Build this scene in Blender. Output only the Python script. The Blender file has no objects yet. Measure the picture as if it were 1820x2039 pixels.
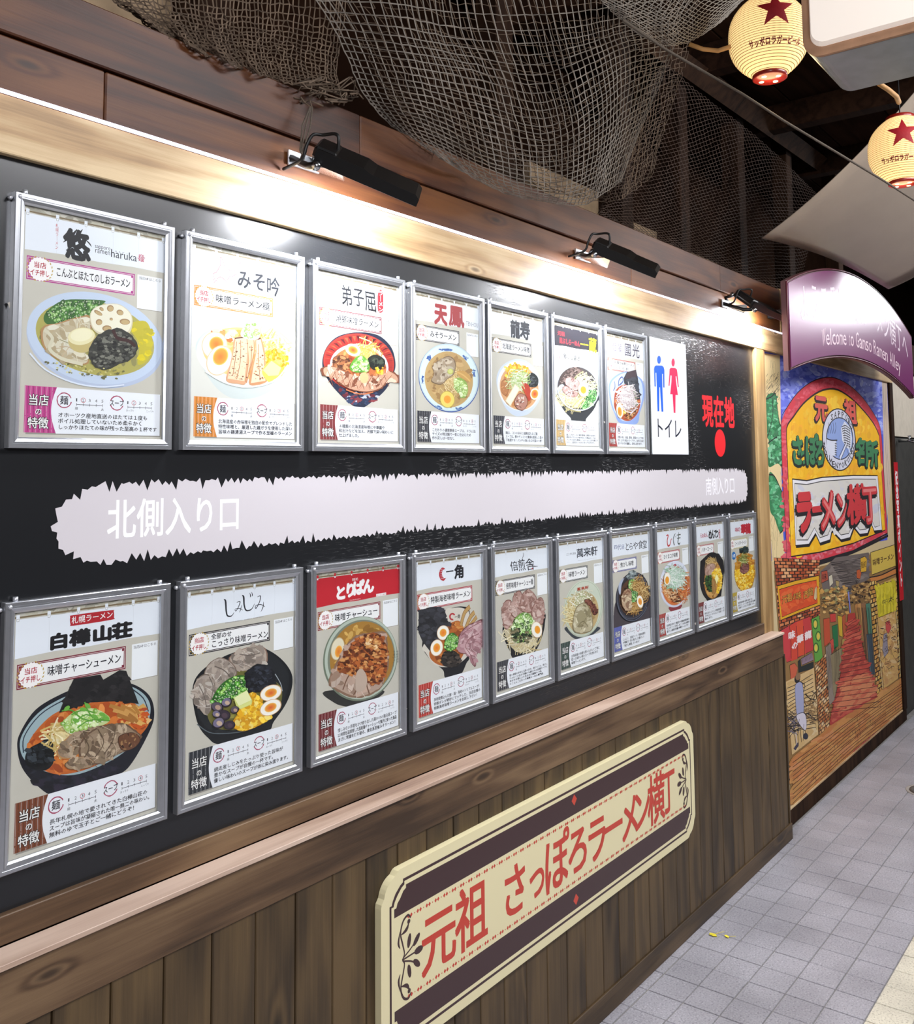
import bpy, math, random
from mathutils import Vector, Matrix
from mathutils.geometry import tessellate_polygon

S = bpy.context.scene
COL = S.collection
rnd = random.Random(7)

# ------------------------------------------------------------------ camera
IMG_W, IMG_H = 1820, 2039
CAM = Vector((-.83146, -1.65179, 1.79766))
YAW, PITCH, ROLL = -.91176, .07927, .00913
FOC, PCX, PCY = 1871.18, 910.0, 780.4
ca, sa, cb, sb, cc, sc_ = (math.cos(YAW), math.sin(YAW), math.cos(PITCH), math.sin(PITCH), math.cos(ROLL), math.sin(ROLL))
ROT = (Matrix(((ca, -sa, 0), (sa, ca, 0), (0, 0, 1))) @ Matrix(((1, 0, 0), (0, cb, -sb), (0, sb, cb))) @ Matrix(((cc, 0, sc_), (0, 1, 0), (-sc_, 0, cc))))
cam = bpy.data.objects.new('camera', bpy.data.cameras.new('camera'))
COL.objects.link(cam)
right, fwd, up = ROT.col[0], ROT.col[1], ROT.col[2]
mw = Matrix.Identity(4)
for i in range(3):
    mw[i][0], mw[i][1], mw[i][2], mw[i][3] = right[i], up[i], -fwd[i], CAM[i]
cam.matrix_world = mw
cam.data.sensor_width = 36.0
cam.data.lens = FOC * 36.0 / IMG_H
cam.data.shift_x = 0.0
cam.data.shift_y = (PCY - IMG_H / 2) / IMG_H
cam.data.clip_start = .02
S.camera = cam

def ray(x, y):
    return ROT @ Vector((x - PCX, FOC, -(y - PCY))) / FOC
def at(x, y, Y):                       # the point of the plane y = Y seen at a spot of the photograph
    d = ray(x, y); return CAM + d * ((Y - CAM.y) / d.y)
def atz(x, y, Z):
    d = ray(x, y); return CAM + d * ((Z - CAM.z) / d.z)
def atd(x, y, D):
    return CAM + ray(x, y) * D

# ------------------------------------------------------------------ world, exposure, lamps
S.view_settings.view_transform = 'Standard'
S.view_settings.look = 'None'
S.view_settings.exposure = 0.2
S.view_settings.gamma = 1.0
S.view_settings.use_curve_mapping = False
w = bpy.data.worlds.new('world'); S.world = w; w.use_nodes = True
w.node_tree.nodes['Background'].inputs[0].default_value = (.7, .62, .6, 1)
w.node_tree.nodes['Background'].inputs[1].default_value = .045

def lamp(name, kind, loc, energy, color=(1, 1, 1), size=None, size_y=None, target=None, rad=None, spread=None, spot=None):
    l = bpy.data.lights.new(name, kind); l.energy = energy; l.color = color
    if kind == 'AREA':
        l.shape = 'RECTANGLE'; l.size = size; l.size_y = size_y or size
        if spread: l.spread = spread
    elif rad is not None:
        l.shadow_soft_size = rad
    o = bpy.data.objects.new(name, l); COL.objects.link(o); o.location = loc
    if target is not None:
        o.rotation_euler = (Vector(target) - Vector(loc)).to_track_quat('-Z', 'Y').to_euler()
    return o
# unseen fill lights added for the alley's ambient light, beside and beyond the camera
lamp('alley_fill', 'AREA', (2.4, -2.5, 3.72), 125, (.97, .97, 1), 3.0, .6, (2.4, -.3, .6))
lamp('alley_fill_far', 'AREA', (6.8, -2.4, 3.72), 60, (.95, .96, 1), 1.8, .5, (6.0, -.3, .3))
lamp('alley_fill_near', 'AREA', (-1.7, -2.9, 2.9), 75, (.98, .97, 1), 1.6, .7, (.9, 0, 1.0))
lamp('sign_glare_light', 'AREA', (8.2, -1.05, 3.30), 14, (.95, .96, 1), .9, .35, (5.0, -.2, 2.5))  # added out of view to lay the glare on the arched sign

YB, YP = .016, .009                    # surface of the black board; plane of the printed sheets

# ------------------------------------------------------------------ helpers
def lin(c):
    if isinstance(c, str):
        c = c.lstrip('#'); c = [int(c[i:i + 2], 16) / 255 for i in (0, 2, 4)]
    return tuple((x / 12.92 if x <= .04045 else ((x + .055) / 1.055) ** 2.4) for x in c[:3])
def tag(o, label=None, cat=None, group=None, kind=None):
    for k, v in (('label', label), ('category', cat), ('group', group), ('kind', kind)):
        if v: o[k] = v
    return o
def empty(name, loc, label=None, cat=None, group=None, rz=0.0):
    o = bpy.data.objects.new(name, None); COL.objects.link(o)
    o.location = loc; o.rotation_euler = (0, 0, rz); o.empty_display_size = .05
    return tag(o, label, cat, group)

class MB:
    def __init__(s): s.v = []; s.f = []; s.sm = []
    def add(s, vs, fs, smooth=False):
        b = len(s.v); s.v += [tuple(v) for v in vs]; s.f += [tuple(i + b for i in f) for f in fs]; s.sm += [smooth] * len(fs)
    def box(s, x0, x1, y0, y1, z0, z1, bev=0.0, M=None):
        if x0 > x1: x0, x1 = x1, x0
        if y0 > y1: y0, y1 = y1, y0
        if z0 > z1: z0, z1 = z1, z0
        if bev <= 0:
            vs = [(x, y, z) for x in (x0, x1) for y in (y0, y1) for z in (z0, z1)]
            fs = [(0, 1, 3, 2), (4, 6, 7, 5), (0, 4, 5, 1), (2, 3, 7, 6), (0, 2, 6, 4), (1, 5, 7, 3)]
        else:
            vs = []; b = bev
            for x, sx in ((x0, 1), (x1, -1)):
                for y, sy in ((y0, 1), (y1, -1)):
                    for z, sz in ((z0, 1), (z1, -1)):
                        vs += [(x, y + sy * b, z + sz * b), (x + sx * b, y, z + sz * b), (x + sx * b, y + sy * b, z)]
            def k(i, j, l, a): return (i * 4 + j * 2 + l) * 3 + a
            fs = []
            for i in (0, 1):
                fs.append((k(i, 0, 0, 0), k(i, 0, 1, 0), k(i, 1, 1, 0), k(i, 1, 0, 0)) if i == 0 else (k(i, 0, 0, 0), k(i, 1, 0, 0), k(i, 1, 1, 0), k(i, 0, 1, 0)))
            for j in (0, 1):
                q = (k(0, j, 0, 1), k(1, j, 0, 1), k(1, j, 1, 1), k(0, j, 1, 1)); fs.append(q if j == 0 else q[::-1])
            for l in (0, 1):
                q = (k(0, 0, l, 2), k(0, 1, l, 2), k(1, 1, l, 2), k(1, 0, l, 2)); fs.append(q if l == 0 else q[::-1])
            for i in (0, 1):
                for j in (0, 1):
                    q = (k(i, j, 0, 0), k(i, j, 0, 1), k(i, j, 1, 1), k(i, j, 1, 0)); fs.append(q if (i + j) % 2 == 0 else q[::-1])
                    q = (k(i, 0, j, 0), k(i, 0, j, 2), k(i, 1, j, 2), k(i, 1, j, 0)); fs.append(q if (i + j) % 2 == 1 else q[::-1])
                    q = (k(0, i, j, 1), k(0, i, j, 2), k(1, i, j, 2), k(1, i, j, 1)); fs.append(q if (i + j) % 2 == 0 else q[::-1])
            for i in (0, 1):
                for j in (0, 1):
                    for l in (0, 1):
                        q = (k(i, j, l, 0), k(i, j, l, 1), k(i, j, l, 2)); fs.append(q if (i + j + l) % 2 == 1 else q[::-1])
        if M is not None: vs = [M @ Vector(v) for v in vs]
        s.add(vs, fs)
        return s
    def tube(s, pts, r, n=8, caps=True, smooth=True, closed=False):
        pts = [Vector(p) for p in pts]; m = len(pts); vs = []
        rr = r if isinstance(r, (list, tuple)) else [r] * m
        prev = None
        for i, p in enumerate(pts):
            if closed: t = pts[(i + 1) % m] - pts[i - 1]
            else: t = pts[min(i + 1, m - 1)] - pts[max(i - 1, 0)]
            if t.length < 1e-9: t = Vector((0, 0, 1))
            t.normalize()
            if prev is None:
                u = t.cross(Vector((0, 0, 1)))
                if u.length < .05: u = t.cross(Vector((0, 1, 0)))
            else: u = prev - t * prev.dot(t)
            if u.length < 1e-6: u = t.orthogonal()
            u.normalize(); prev = u; v = t.cross(u)
            for k in range(n):
                a = 2 * math.pi * k / n
                vs.append(p + (u * math.cos(a) + v * math.sin(a)) * rr[i])
        fs = []
        for i in range(m if closed else m - 1):
            for k in range(n):
                a, b = i * n + k, i * n + (k + 1) % n; j = ((i + 1) % m) * n
                fs.append((a, b, j + (k + 1) % n, j + k))
        if caps and not closed: fs += [tuple(range(n))[::-1], tuple((m - 1) * n + k for k in range(n))]
        s.add(vs, fs, smooth); return s
    def lathe(s, prof, c=(0, 0, 0), n=32, smooth=True, M=None):
        vs = []; m = len(prof)
        for r, z in prof:
            for k in range(n):
                a = 2 * math.pi * k / n; v = Vector((r * math.cos(a), r * math.sin(a), z))
                if M is not None: v = M @ v
                vs.append(v + Vector(c))
        fs = [(i * n + k, i * n + (k + 1) % n, (i + 1) * n + (k + 1) % n, (i + 1) * n + k) for i in range(m - 1) for k in range(n)]
        if prof[0][0] > 1e-5: fs.append(tuple(range(n))[::-1])
        if prof[-1][0] > 1e-5: fs.append(tuple((m - 1) * n + k for k in range(n)))
        s.add(vs, fs, smooth); return s
    def prism(s, pts, y0, y1):         # outline in x-z, thickness along y
        n = len(pts)
        vs = [(x, y0, z) for x, z in pts] + [(x, y1, z) for x, z in pts]
        tr = tessellate_polygon([[Vector((x, z, 0)) for x, z in pts]])
        fs = [tuple(t) for t in tr] + [tuple(i + n for i in t[::-1]) for t in tr]
        fs += [(i, (i + 1) % n, (i + 1) % n + n, i + n) for i in range(n)]
        s.add(vs, fs); return s
    def mesh(s, name, mat):
        me = bpy.data.meshes.new(name); me.from_pydata(s.v, [], s.f)
        me.polygons.foreach_set('use_smooth', s.sm)
        if mat: me.materials.append(mat)
        me.validate(); me.update()
        return me
    def build(s, name, mat, parent=None, loc=(0, 0, 0), fix=True):
        me = s.mesh(name, mat)
        if fix:
            import bmesh
            bm = bmesh.new(); bm.from_mesh(me); bmesh.ops.recalc_face_normals(bm, faces=bm.faces); bm.to_mesh(me); bm.free()
        o = bpy.data.objects.new(name, me); COL.objects.link(o); o.location = loc
        if parent: o.parent = parent
        return o
def inst(name, me, parent=None, loc=(0, 0, 0)):
    o = bpy.data.objects.new(name, me); COL.objects.link(o); o.location = loc
    if parent: o.parent = parent
    return o
def boxobj(name, mat, x0, x1, y0, y1, z0, z1, parent=None, bev=.0015):
    return MB().box(x0, x1, y0, y1, z0, z1, bev).build(name, mat, parent, fix=False)

# ------------------------------------------------------------------ materials
def newmat(name):
    m = bpy.data.materials.new(name); m.use_nodes = True
    return m, m.node_tree.nodes, m.node_tree.links, m.node_tree.nodes['Principled BSDF']
def N(nt, t, **kw):
    n = nt.nodes.new(t)
    for k, v in kw.items():
        if k.startswith('i_'):
            n.inputs[int(k[2:]) if k[2:].isdigit() else k[2:]].default_value = v
        else: setattr(n, k, v)
    return n
def ramp(nt, stops, interp='LINEAR'):
    r = nt.nodes.new('ShaderNodeValToRGB'); cr = r.color_ramp; cr.interpolation = interp
    while len(cr.elements) < len(stops): cr.elements.new(.5)
    for e, (p, c) in zip(cr.elements, stops):
        e.position = p; e.color = (c, c, c, 1) if isinstance(c, (int, float)) else (*lin(c), 1)
    return r
def mat(name, color, rough=.5, metal=0.0, noise=.0, nscale=20., spec=.5, emit=None, estr=0.0, bump=0., bscale=200., coat=0.):
    m, ns, ln, p = newmat(name); nt = m.node_tree
    c = lin(color)
    p.inputs['Base Color'].default_value = (*c, 1); p.inputs['Roughness'].default_value = rough
    p.inputs['Metallic'].default_value = metal; p.inputs['Specular IOR Level'].default_value = spec
    if coat: p.inputs['Coat Weight'].default_value = coat; p.inputs['Coat Roughness'].default_value = .08
    if noise:
        g = N(nt, 'ShaderNodeNewGeometry'); t = N(nt, 'ShaderNodeTexNoise', i_Scale=nscale, i_Detail=5.0)
        ln.new(g.outputs['Position'], t.inputs['Vector'])
        r = ramp(nt, [(.25, 1 - noise), (.75, 1 + noise * .6)])
        mx = N(nt, 'ShaderNodeMix', data_type='RGBA', blend_type='MULTIPLY'); mx.inputs[0].default_value = 1
        mx.inputs[6].default_value = (*c, 1); ln.new(t.outputs['Fac'], r.inputs[0]); ln.new(r.outputs[0], mx.inputs[7]); ln.new(mx.outputs[2], p.inputs['Base Color'])
    if bump:
        g = N(nt, 'ShaderNodeNewGeometry'); t = N(nt, 'ShaderNodeTexNoise', i_Scale=bscale, i_Detail=3.0)
        b = N(nt, 'ShaderNodeBump', i_Strength=bump, i_Distance=.002)
        ln.new(g.outputs['Position'], t.inputs['Vector']); ln.new(t.outputs['Fac'], b.inputs['Height']); ln.new(b.outputs[0], p.inputs['Normal'])
    if emit:
        p.inputs['Emission Color'].default_value = (*lin(emit), 1); p.inputs['Emission Strength'].default_value = estr
    return m
def wood(name, dark, midc, light, axis='x', knots=True, rough=.55, grain=1.0, vary=.25, kd=1.3, coat=0.):
    m, ns, ln, p = newmat(name); nt = m.node_tree
    g = N(nt, 'ShaderNodeNewGeometry'); oi = N(nt, 'ShaderNodeObjectInfo')
    mul = N(nt, 'ShaderNodeMath', operation='MULTIPLY', i_1=37.0); ln.new(oi.outputs['Random'], mul.inputs[0])
    addv = N(nt, 'ShaderNodeVectorMath', operation='ADD'); ln.new(g.outputs['Position'], addv.inputs[0]); ln.new(mul.outputs[0], addv.inputs[1])
    def mapped(sc):
        mp = N(nt, 'ShaderNodeMapping'); mp.inputs['Scale'].default_value = sc; ln.new(addv.outputs[0], mp.inputs['Vector']); return mp
    lo = lambda a, b: (a, b, b) if axis == 'x' else ((b, b, a) if axis == 'z' else (b, a, b))
    # knots bend the grain round them
    vk = N(nt, 'ShaderNodeTexVoronoi', i_Scale=1.0, voronoi_dimensions='2D')
    sp = N(nt, 'ShaderNodeSeparateXYZ'); cb_ = N(nt, 'ShaderNodeCombineXYZ'); ln.new(mapped((kd, 1, kd * 3.2) if axis == 'x' else (kd * 3.2, 1, kd)).outputs[0], sp.inputs[0])
    ln.new(sp.outputs[0], cb_.inputs[0]); ln.new(sp.outputs[2], cb_.inputs[1]); ln.new(cb_.outputs[0], vk.inputs['Vector'])
    kr = ramp(nt, [(.0, 1.0), (.17, 0.0)]); kr.color_ramp.interpolation = 'EASE'; ln.new(vk.outputs['Distance'], kr.inputs[0])
    n1 = N(nt, 'ShaderNodeTexNoise', i_Scale=1.0, i_Detail=2.0); ln.new(mapped(lo(1.1, 9)).outputs[0], n1.inputs['Vector'])
    sc3 = N(nt, 'ShaderNodeSeparateColor'); ln.new(vk.outputs['Color'], sc3.inputs[0]); gt = N(nt, 'ShaderNodeMath', operation='GREATER_THAN', i_1=.52); ln.new(sc3.outputs[0], gt.inputs[0])
    kg = N(nt, 'ShaderNodeMath', operation='MULTIPLY'); ln.new(kr.outputs[0], kg.inputs[0]); ln.new(gt.outputs[0], kg.inputs[1])
    s1 = N(nt, 'ShaderNodeMath', operation='MULTIPLY', i_1=.3 if knots else 0.0); ln.new(kg.outputs[0], s1.inputs[0])
    s2 = N(nt, 'ShaderNodeMath', operation='ADD'); ln.new(n1.outputs['Fac'], s2.inputs[0]); ln.new(s1.outputs[0], s2.inputs[1])
    wv = N(nt, 'ShaderNodeMath', operation='MULTIPLY', i_1=24.0 * grain); ln.new(s2.outputs[0], wv.inputs[0])
    sn = N(nt, 'ShaderNodeMath', operation='SINE'); ln.new(wv.outputs[0], sn.inputs[0])
    n2 = N(nt, 'ShaderNodeTexNoise', i_Scale=1.0, i_Detail=5.0, i_Roughness=.7); ln.new(mapped(lo(2.6, 95)).outputs[0], n2.inputs['Vector'])
    n3 = N(nt, 'ShaderNodeTexNoise', i_Scale=1.0, i_Detail=4.0); ln.new(mapped(lo(2.2, 5)).outputs[0], n3.inputs['Vector'])
    a1 = N(nt, 'ShaderNodeMath', operation='MULTIPLY_ADD', i_1=.20, i_2=.5); ln.new(sn.outputs[0], a1.inputs[0])
    a2 = N(nt, 'ShaderNodeMath', operation='MULTIPLY_ADD', i_1=.8); ln.new(n2.outputs['Fac'], a2.inputs[0]); ln.new(a1.outputs[0], a2.inputs[2])
    a3 = N(nt, 'ShaderNodeMath', operation='MULTIPLY_ADD', i_1=1.1); ln.new(n3.outputs['Fac'], a3.inputs[0]); ln.new(a2.outputs[0], a3.inputs[2])
    a4 = N(nt, 'ShaderNodeMath', operation='MULTIPLY_ADD', i_1=vary); ln.new(oi.outputs['Random'], a4.inputs[0]); ln.new(a3.outputs[0], a4.inputs[2])
    mr = N(nt, 'ShaderNodeMapRange'); mr.inputs[1].default_value = 1.08; mr.inputs[2].default_value = 1.82 + vary * .6; ln.new(a4.outputs[0], mr.inputs[0])
    cr = ramp(nt, [(.0, dark), (.45, midc), (1.0, light)]); ln.new(mr.outputs[0], cr.inputs[0])
    kc = ramp(nt, [(.0, 1.0), (.03, .9), (.075, 0.0)]); ln.new(vk.outputs['Distance'], kc.inputs[0])
    k2 = N(nt, 'ShaderNodeMath', operation='MULTIPLY'); ln.new(kc.outputs[0], k2.inputs[0]); ln.new(gt.outputs[0], k2.inputs[1])
    km = N(nt, 'ShaderNodeMath', operation='MULTIPLY', i_1=.75 if knots else 0.0); ln.new(k2.outputs[0], km.inputs[0])
    mx = N(nt, 'ShaderNodeMix', data_type='RGBA'); ln.new(km.outputs[0], mx.inputs[0]); ln.new(cr.outputs[0], mx.inputs[6]); mx.inputs[7].default_value = (*[v * .45 for v in lin(dark)], 1)
    ln.new(mx.outputs[2], p.inputs['Base Color'])
    p.inputs['Roughness'].default_value = rough; p.inputs['Specular IOR Level'].default_value = .1 if rough > .65 else .5
    if coat: p.inputs['Coat Weight'].default_value = coat; p.inputs['Coat Roughness'].default_value = .2
    b = N(nt, 'ShaderNodeBump', i_Strength=.35, i_Distance=.0015); ln.new(n2.outputs['Fac'], b.inputs['Height']); ln.new(b.outputs[0], p.inputs['Normal'])
    return m

M = {}
M['pine'] = wood('pine_trim', '#86694a', '#b7966c', '#d6bd94', 'x', rough=.5, vary=.1, kd=2.6)
M['pine_post'] = wood('pine_post', '#86683f', '#a58456', '#bf9e6e', 'z', knots=False, rough=.5, vary=.1)
M['beam'] = wood('stained_beam', '#2a1106', '#4c260f', '#6b401e', 'x', rough=.5, vary=.3, kd=2.0)
M['rail'] = wood('stained_rail', '#3b2a1c', '#5d4631', '#7c6348', 'x', rough=.5, vary=.1, kd=2.4)
M['base'] = wood('stained_base', '#2a1e14', '#46351f', '#5c4830', 'x', rough=.5, vary=.1, kd=1.4)
M['plank'] = wood('stained_plank', '#291e11', '#473722', '#604c30', 'z', rough=.55, vary=.22, kd=1.2)
M['cap'] = wood('cap_board', '#8e7466', '#b39886', '#cdb5a4', 'x', rough=.42, knots=False)
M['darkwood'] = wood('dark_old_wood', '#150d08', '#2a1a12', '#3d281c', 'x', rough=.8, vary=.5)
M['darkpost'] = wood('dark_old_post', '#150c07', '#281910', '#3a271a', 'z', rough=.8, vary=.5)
M['alu'] = mat('brushed_aluminium', '#c3c6cc', .32, .85, noise=.06, nscale=60)
M['alu_light'] = mat('satin_aluminium', '#d4d7de', .36, .7)
M['black_metal'] = mat('black_painted_metal', '#0d0c0d', .38, .2, noise=.3, nscale=30)
M['steel'] = mat('chromed_steel', '#b9bcc0', .22, 1.0)
M['black'] = mat('black_back', '#0b0b0c', .6)
M['led'] = mat('led_panel', '#ffffff', .4, emit='#f4f8ff', estr=150.)
M['strip'] = mat('highlight_glow', '#ffffff', .4, emit='#e4e2ff', estr=1.5)  # emission stands in for the bright highlight on the trim edge
M['cord'] = mat('black_cord', '#101010', .5)
M['tan_cord'] = mat('tan_cord', '#b98a52', .6, noise=.2)
M['rope'] = mat('grey_rope', '#5b5146', .9, noise=.4, nscale=300)
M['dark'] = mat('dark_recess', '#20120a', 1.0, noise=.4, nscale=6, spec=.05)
M['plaster'] = mat('old_plaster', '#9b8468', .85, noise=.35, nscale=12)
M['charcoal'] = mat('charcoal_wall', '#34332f', .7, noise=.3, nscale=14, bump=.4, bscale=60)
M['beige'] = mat('beige_panel', '#c9bfae', .6, noise=.1)
M['net'] = mat('net_twine', '#8a8278', .85, noise=.35, nscale=40)
M['net_brown'] = mat('brown_net_twine', '#6d5c4c', .9, noise=.4, nscale=30)
M['net_dark'] = mat('dark_net_twine', '#4a3a31', .9, noise=.4, nscale=30)

def glass_mat():
    m, ns, ln, p = newmat('poster_pane'); nt = m.node_tree
    tr = N(nt, 'ShaderNodeBsdfTransparent'); gl = N(nt, 'ShaderNodeBsdfGlossy'); gl.inputs['Roughness'].default_value = .045
    fr = N(nt, 'ShaderNodeFresnel', i_IOR=1.42); mx = N(nt, 'ShaderNodeMixShader')
    tr.inputs[0].default_value = (.97, .98, .98, 1)
    gg = N(nt, 'ShaderNodeNewGeometry'); iv = N(nt, 'ShaderNodeMath', operation='SUBTRACT', i_0=1.0); ln.new(gg.outputs['Backfacing'], iv.inputs[1])
    fm = N(nt, 'ShaderNodeMath', operation='MULTIPLY'); ln.new(fr.outputs[0], fm.inputs[0]); ln.new(iv.outputs[0], fm.inputs[1])
    ln.new(fm.outputs[0], mx.inputs[0]); ln.new(tr.outputs[0], mx.inputs[1]); ln.new(gl.outputs[0], mx.inputs[2])
    ln.new(mx.outputs[0], ns['Material Output'].inputs['Surface'])
    return m
M['glass'] = glass_mat()
def print_mat(name, rough, coat=0., spec=.5, emit=0.):
    m, ns, ln, p = newmat(name); nt = m.node_tree
    a = N(nt, 'ShaderNodeVertexColor', layer_name='Col'); ln.new(a.outputs['Color'], p.inputs['Base Color'])
    p.inputs['Roughness'].default_value = rough; p.inputs['Specular IOR Level'].default_value = spec
    if coat: p.inputs['Coat Weight'].default_value = coat; p.inputs['Coat Roughness'].default_value = .12
    return m
M['print'] = print_mat('printed_paper', .55)
M['vinyl'] = print_mat('printed_vinyl', .4)
M['paint'] = print_mat('painted_panel', .6)
def board_mat():
    m, ns, ln, p = newmat('black_glossy_film'); nt = m.node_tree
    p.inputs['Base Color'].default_value = (.010, .011, .013, 1); p.inputs['Roughness'].default_value = .36; p.inputs['Specular IOR Level'].default_value = .2; p.inputs['Coat Weight'].default_value = 1.0; p.inputs['Coat Roughness'].default_value = .25
    g = N(nt, 'ShaderNodeNewGeometry')
    mp = N(nt, 'ShaderNodeMapping'); mp.inputs['Scale'].default_value = (30, 1, 270); ln.new(g.outputs['Position'], mp.inputs['Vector'])
    n1 = N(nt, 'ShaderNodeTexNoise', i_Scale=1.0, i_Detail=4.0, i_Roughness=.6); ln.new(mp.outputs[0], n1.inputs['Vector'])
    r1 = ramp(nt, [(.56, 0.0), (.68, 1.0)]); ln.new(n1.outputs['Fac'], r1.inputs[0])
    n2 = N(nt, 'ShaderNodeTexNoise', i_Scale=1.6, i_Detail=2.0); ln.new(g.outputs['Position'], n2.inputs['Vector'])
    r2 = ramp(nt, [(.5, 0.0), (.58, 1.0)]); ln.new(n2.outputs['Fac'], r2.inputs[0])
    sx = N(nt, 'ShaderNodeSeparateXYZ'); ln.new(g.outputs['Position'], sx.inputs[0])
    mr = N(nt, 'ShaderNodeMapRange', i_1=.55, i_2=1.1); ln.new(sx.outputs[0], mr.inputs[0])
    m0 = N(nt, 'ShaderNodeMath', operation='MULTIPLY'); ln.new(r2.outputs[0], m0.inputs[0]); ln.new(mr.outputs[0], m0.inputs[1])
    mu = N(nt, 'ShaderNodeMath', operation='MULTIPLY'); ln.new(r1.outputs[0], mu.inputs[0]); ln.new(m0.outputs[0], mu.inputs[1])
    b = N(nt, 'ShaderNodeBump', i_Strength=.45, i_Distance=.0009); ln.new(mu.outputs[0], b.inputs['Height']); ln.new(b.outputs[0], p.inputs['Normal']); ln.new(b.outputs[0], p.inputs['Coat Normal'])
    return m
M['board'] = board_mat()

# ------------------------------------------------------------------ the wall, its boards and planks
XA, XE = -2.4, 8.6                     # the wall runs on past both sides of the frame
XW = 3.815                             # end of the dark wainscot
XM0, XM1 = 3.84, 6.35                  # painted panel
wall = boxobj('wall_left', M['dark'], XA, XE, .075, .20, 0, 2.72, None, 0); tag(wall, kind='structure')
back = boxobj('wall_back', M['dark'], XA, 13.0, .95, 1.05, 2.3, 4.1, None, 0); tag(back, kind='structure')
# dark stained beam boards over the display, three courses with butt joints
for x0, x1, z0, z1, yf in ((XA, -1.2, 2.478, 2.588, .006), (-1.2, .176, 2.478, 2.588, .006), (.178, 2.412, 2.478, 2.588, .006), (2.414, 4.10, 2.478, 2.588, .006),
                           (XA, .9, 2.592, 2.712, 0.0), (.902, 3.283, 2.592, 2.712, 0.0), (3.285, 4.09, 2.592, 2.712, 0.0)):
    boxobj('plank', M['beam'], x0, x1, yf, .073, z0, z1, wall, .003)
boxobj('post', M['pine_post'], 4.092, 4.16, .001, .073, 2.478, 2.72, wall, .002)
for x0, x1 in ((4.162, 6.4), (6.402, 8.6)):
    boxobj('plank', M['darkwood'], x0, x1, .012, .073, 2.49, 2.72, wall, .003)
low = boxobj('wall_lower', M['dark'], XA, 3.826, -.004, .073, .0, .868, None, 0); tag(low, kind='structure')
upw = boxobj('wall_upper', M['dark'], XA, 8.6, .0746, .0749, 2.4775, 2.715, None, 0) if False else wall
t = boxobj('trim_1', M['pine'], XA, 6.43, 0.0, .0745, 2.368, 2.476, None, .002); tag(t, kind='structure')
t = boxobj('trim_2', M['pine_post'], 3.70, 3.815, 0.001, .0745, .97, 2.3675, None, .002); tag(t, kind='structure')
t = boxobj('trim_3', M['rail'], XA, 3.70, 0.001, .0745, .985, 1.034, None, .0015); tag(t, kind='structure')
t = boxobj('trim_4', M['cap'], XA, 3.792, -.062, .0005, .974, .984, None, .001); tag(t, kind='structure')
t = boxobj('trim_5', M['rail'], XA, 3.80, -.052, .0003, .868, .9738, None, .001); tag(t, kind='structure')
t = boxobj('baseboard_left', M['base'], XA, 3.8405, -.051, .0003, 0, .074, None, .0015); tag(t, kind='structure')
# the wainscot planks
x = -2.394 + .008; xs = []
x = .083
while x > XA: x -= .1128
while x < 3.80:
    x1 = min(x + .1128, 3.84); xs.append((x, x1)); x += .1128
pl_me = {}
for i, (a, b) in enumerate(xs):
    wd = round(b - a, 3)
    if wd not in pl_me: pl_me[wd] = MB().box(.0018, wd - .0018, 0, .04, 0, .796, .0022).mesh('plank', M['plank'])
    inst('plank', pl_me[wd], low, (a, -.045 + rnd.uniform(-.0008, .0008), .073))
boxobj('end_panel', M['plank'], 3.826, 3.8395, -.0448, .073, .0, .872, low, .001)
# base under the painted panel, frame strips and end post
t = boxobj('baseboard_right', M['darkpost'], 3.84, 6.43,   .006, .0745, 0, .0775, None, .001); tag(t, kind='structure')
t = boxobj('trim_6', M['pine_post'], 3.8165, 3.838, .004, .0745, .0777, 2.3675, None, .001); tag(t, kind='structure')
t = boxobj('trim_7', M['pine'], 3.84, 6.33, .006, .0745, .078, .087, None, .001); tag(t, kind='structure')
t = boxobj('trim_8', M['darkpost'], 6.345, 6.43, .0, .0745, .0777, 2.3675, None, .002); tag(t, kind='structure')
boxobj('panel', M['charcoal'], 6.432, 8.6, .032, .0745, 0, 1.98, wall, .002)
for k in range(5):
    boxobj('panel', M['beige'], 6.434 + k * .43, 6.434 + (k + 1) * .43 - .006, .036, .0745, 1.99, 2.48, wall, .002)

# glowing strip added as the highlight along the upper edge of the pine board
tag(MB().box(XA, 4.16, -.004, .0008, 2.4765, 2.4835, .0006).build('trim_edge_highlight', M['strip'], fix=False), 'thin glowing white line added as the highlight along the top edge of the pine board', 'edge highlight')

# ------------------------------------------------------------------ flat print: coloured outlines laid on one sheet
_gc = {}
_fc = bpy.data.curves.new('lettering_source', 'FONT'); _fo = bpy.data.objects.new('lettering_source', _fc)
def glyph(s, bold=0.0, res=1):
    k = (s, bold, res)
    if k not in _gc:
        _fc.resolution_u = res; _fc.offset = bold; _fc.body = s
        me = _fo.to_mesh()
        _gc[k] = ([(v.co.x, v.co.y) for v in me.vertices], [tuple(p.vertices) for p in me.polygons]); _fo.to_mesh_clear()
    return _gc[k]
def inpoly(x, y, P):
    c = False; n = len(P)
    for i in range(n):
        x1, y1 = P[i]; x2, y2 = P[i - 1]
        if (y1 > y) != (y2 > y) and x < (x2 - x1) * (y - y1) / (y2 - y1) + x1: c = not c
    return c
def smooth_closed(P, n=6):
    out = []; m = len(P)
    for i in range(m):
        p0, p1, p2, p3 = P[i - 1], P[i], P[(i + 1) % m], P[(i + 2) % m]
        for k in range(n):
            t = k / n
            out.append(tuple(.5 * (2 * p1[j] + (p2[j] - p0[j]) * t + (2 * p0[j] - 5 * p1[j] + 4 * p2[j] - p3[j]) * t * t + (3 * p1[j] - p0[j] - 3 * p2[j] + p3[j]) * t ** 3) for j in (0, 1)))
    return out
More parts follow.
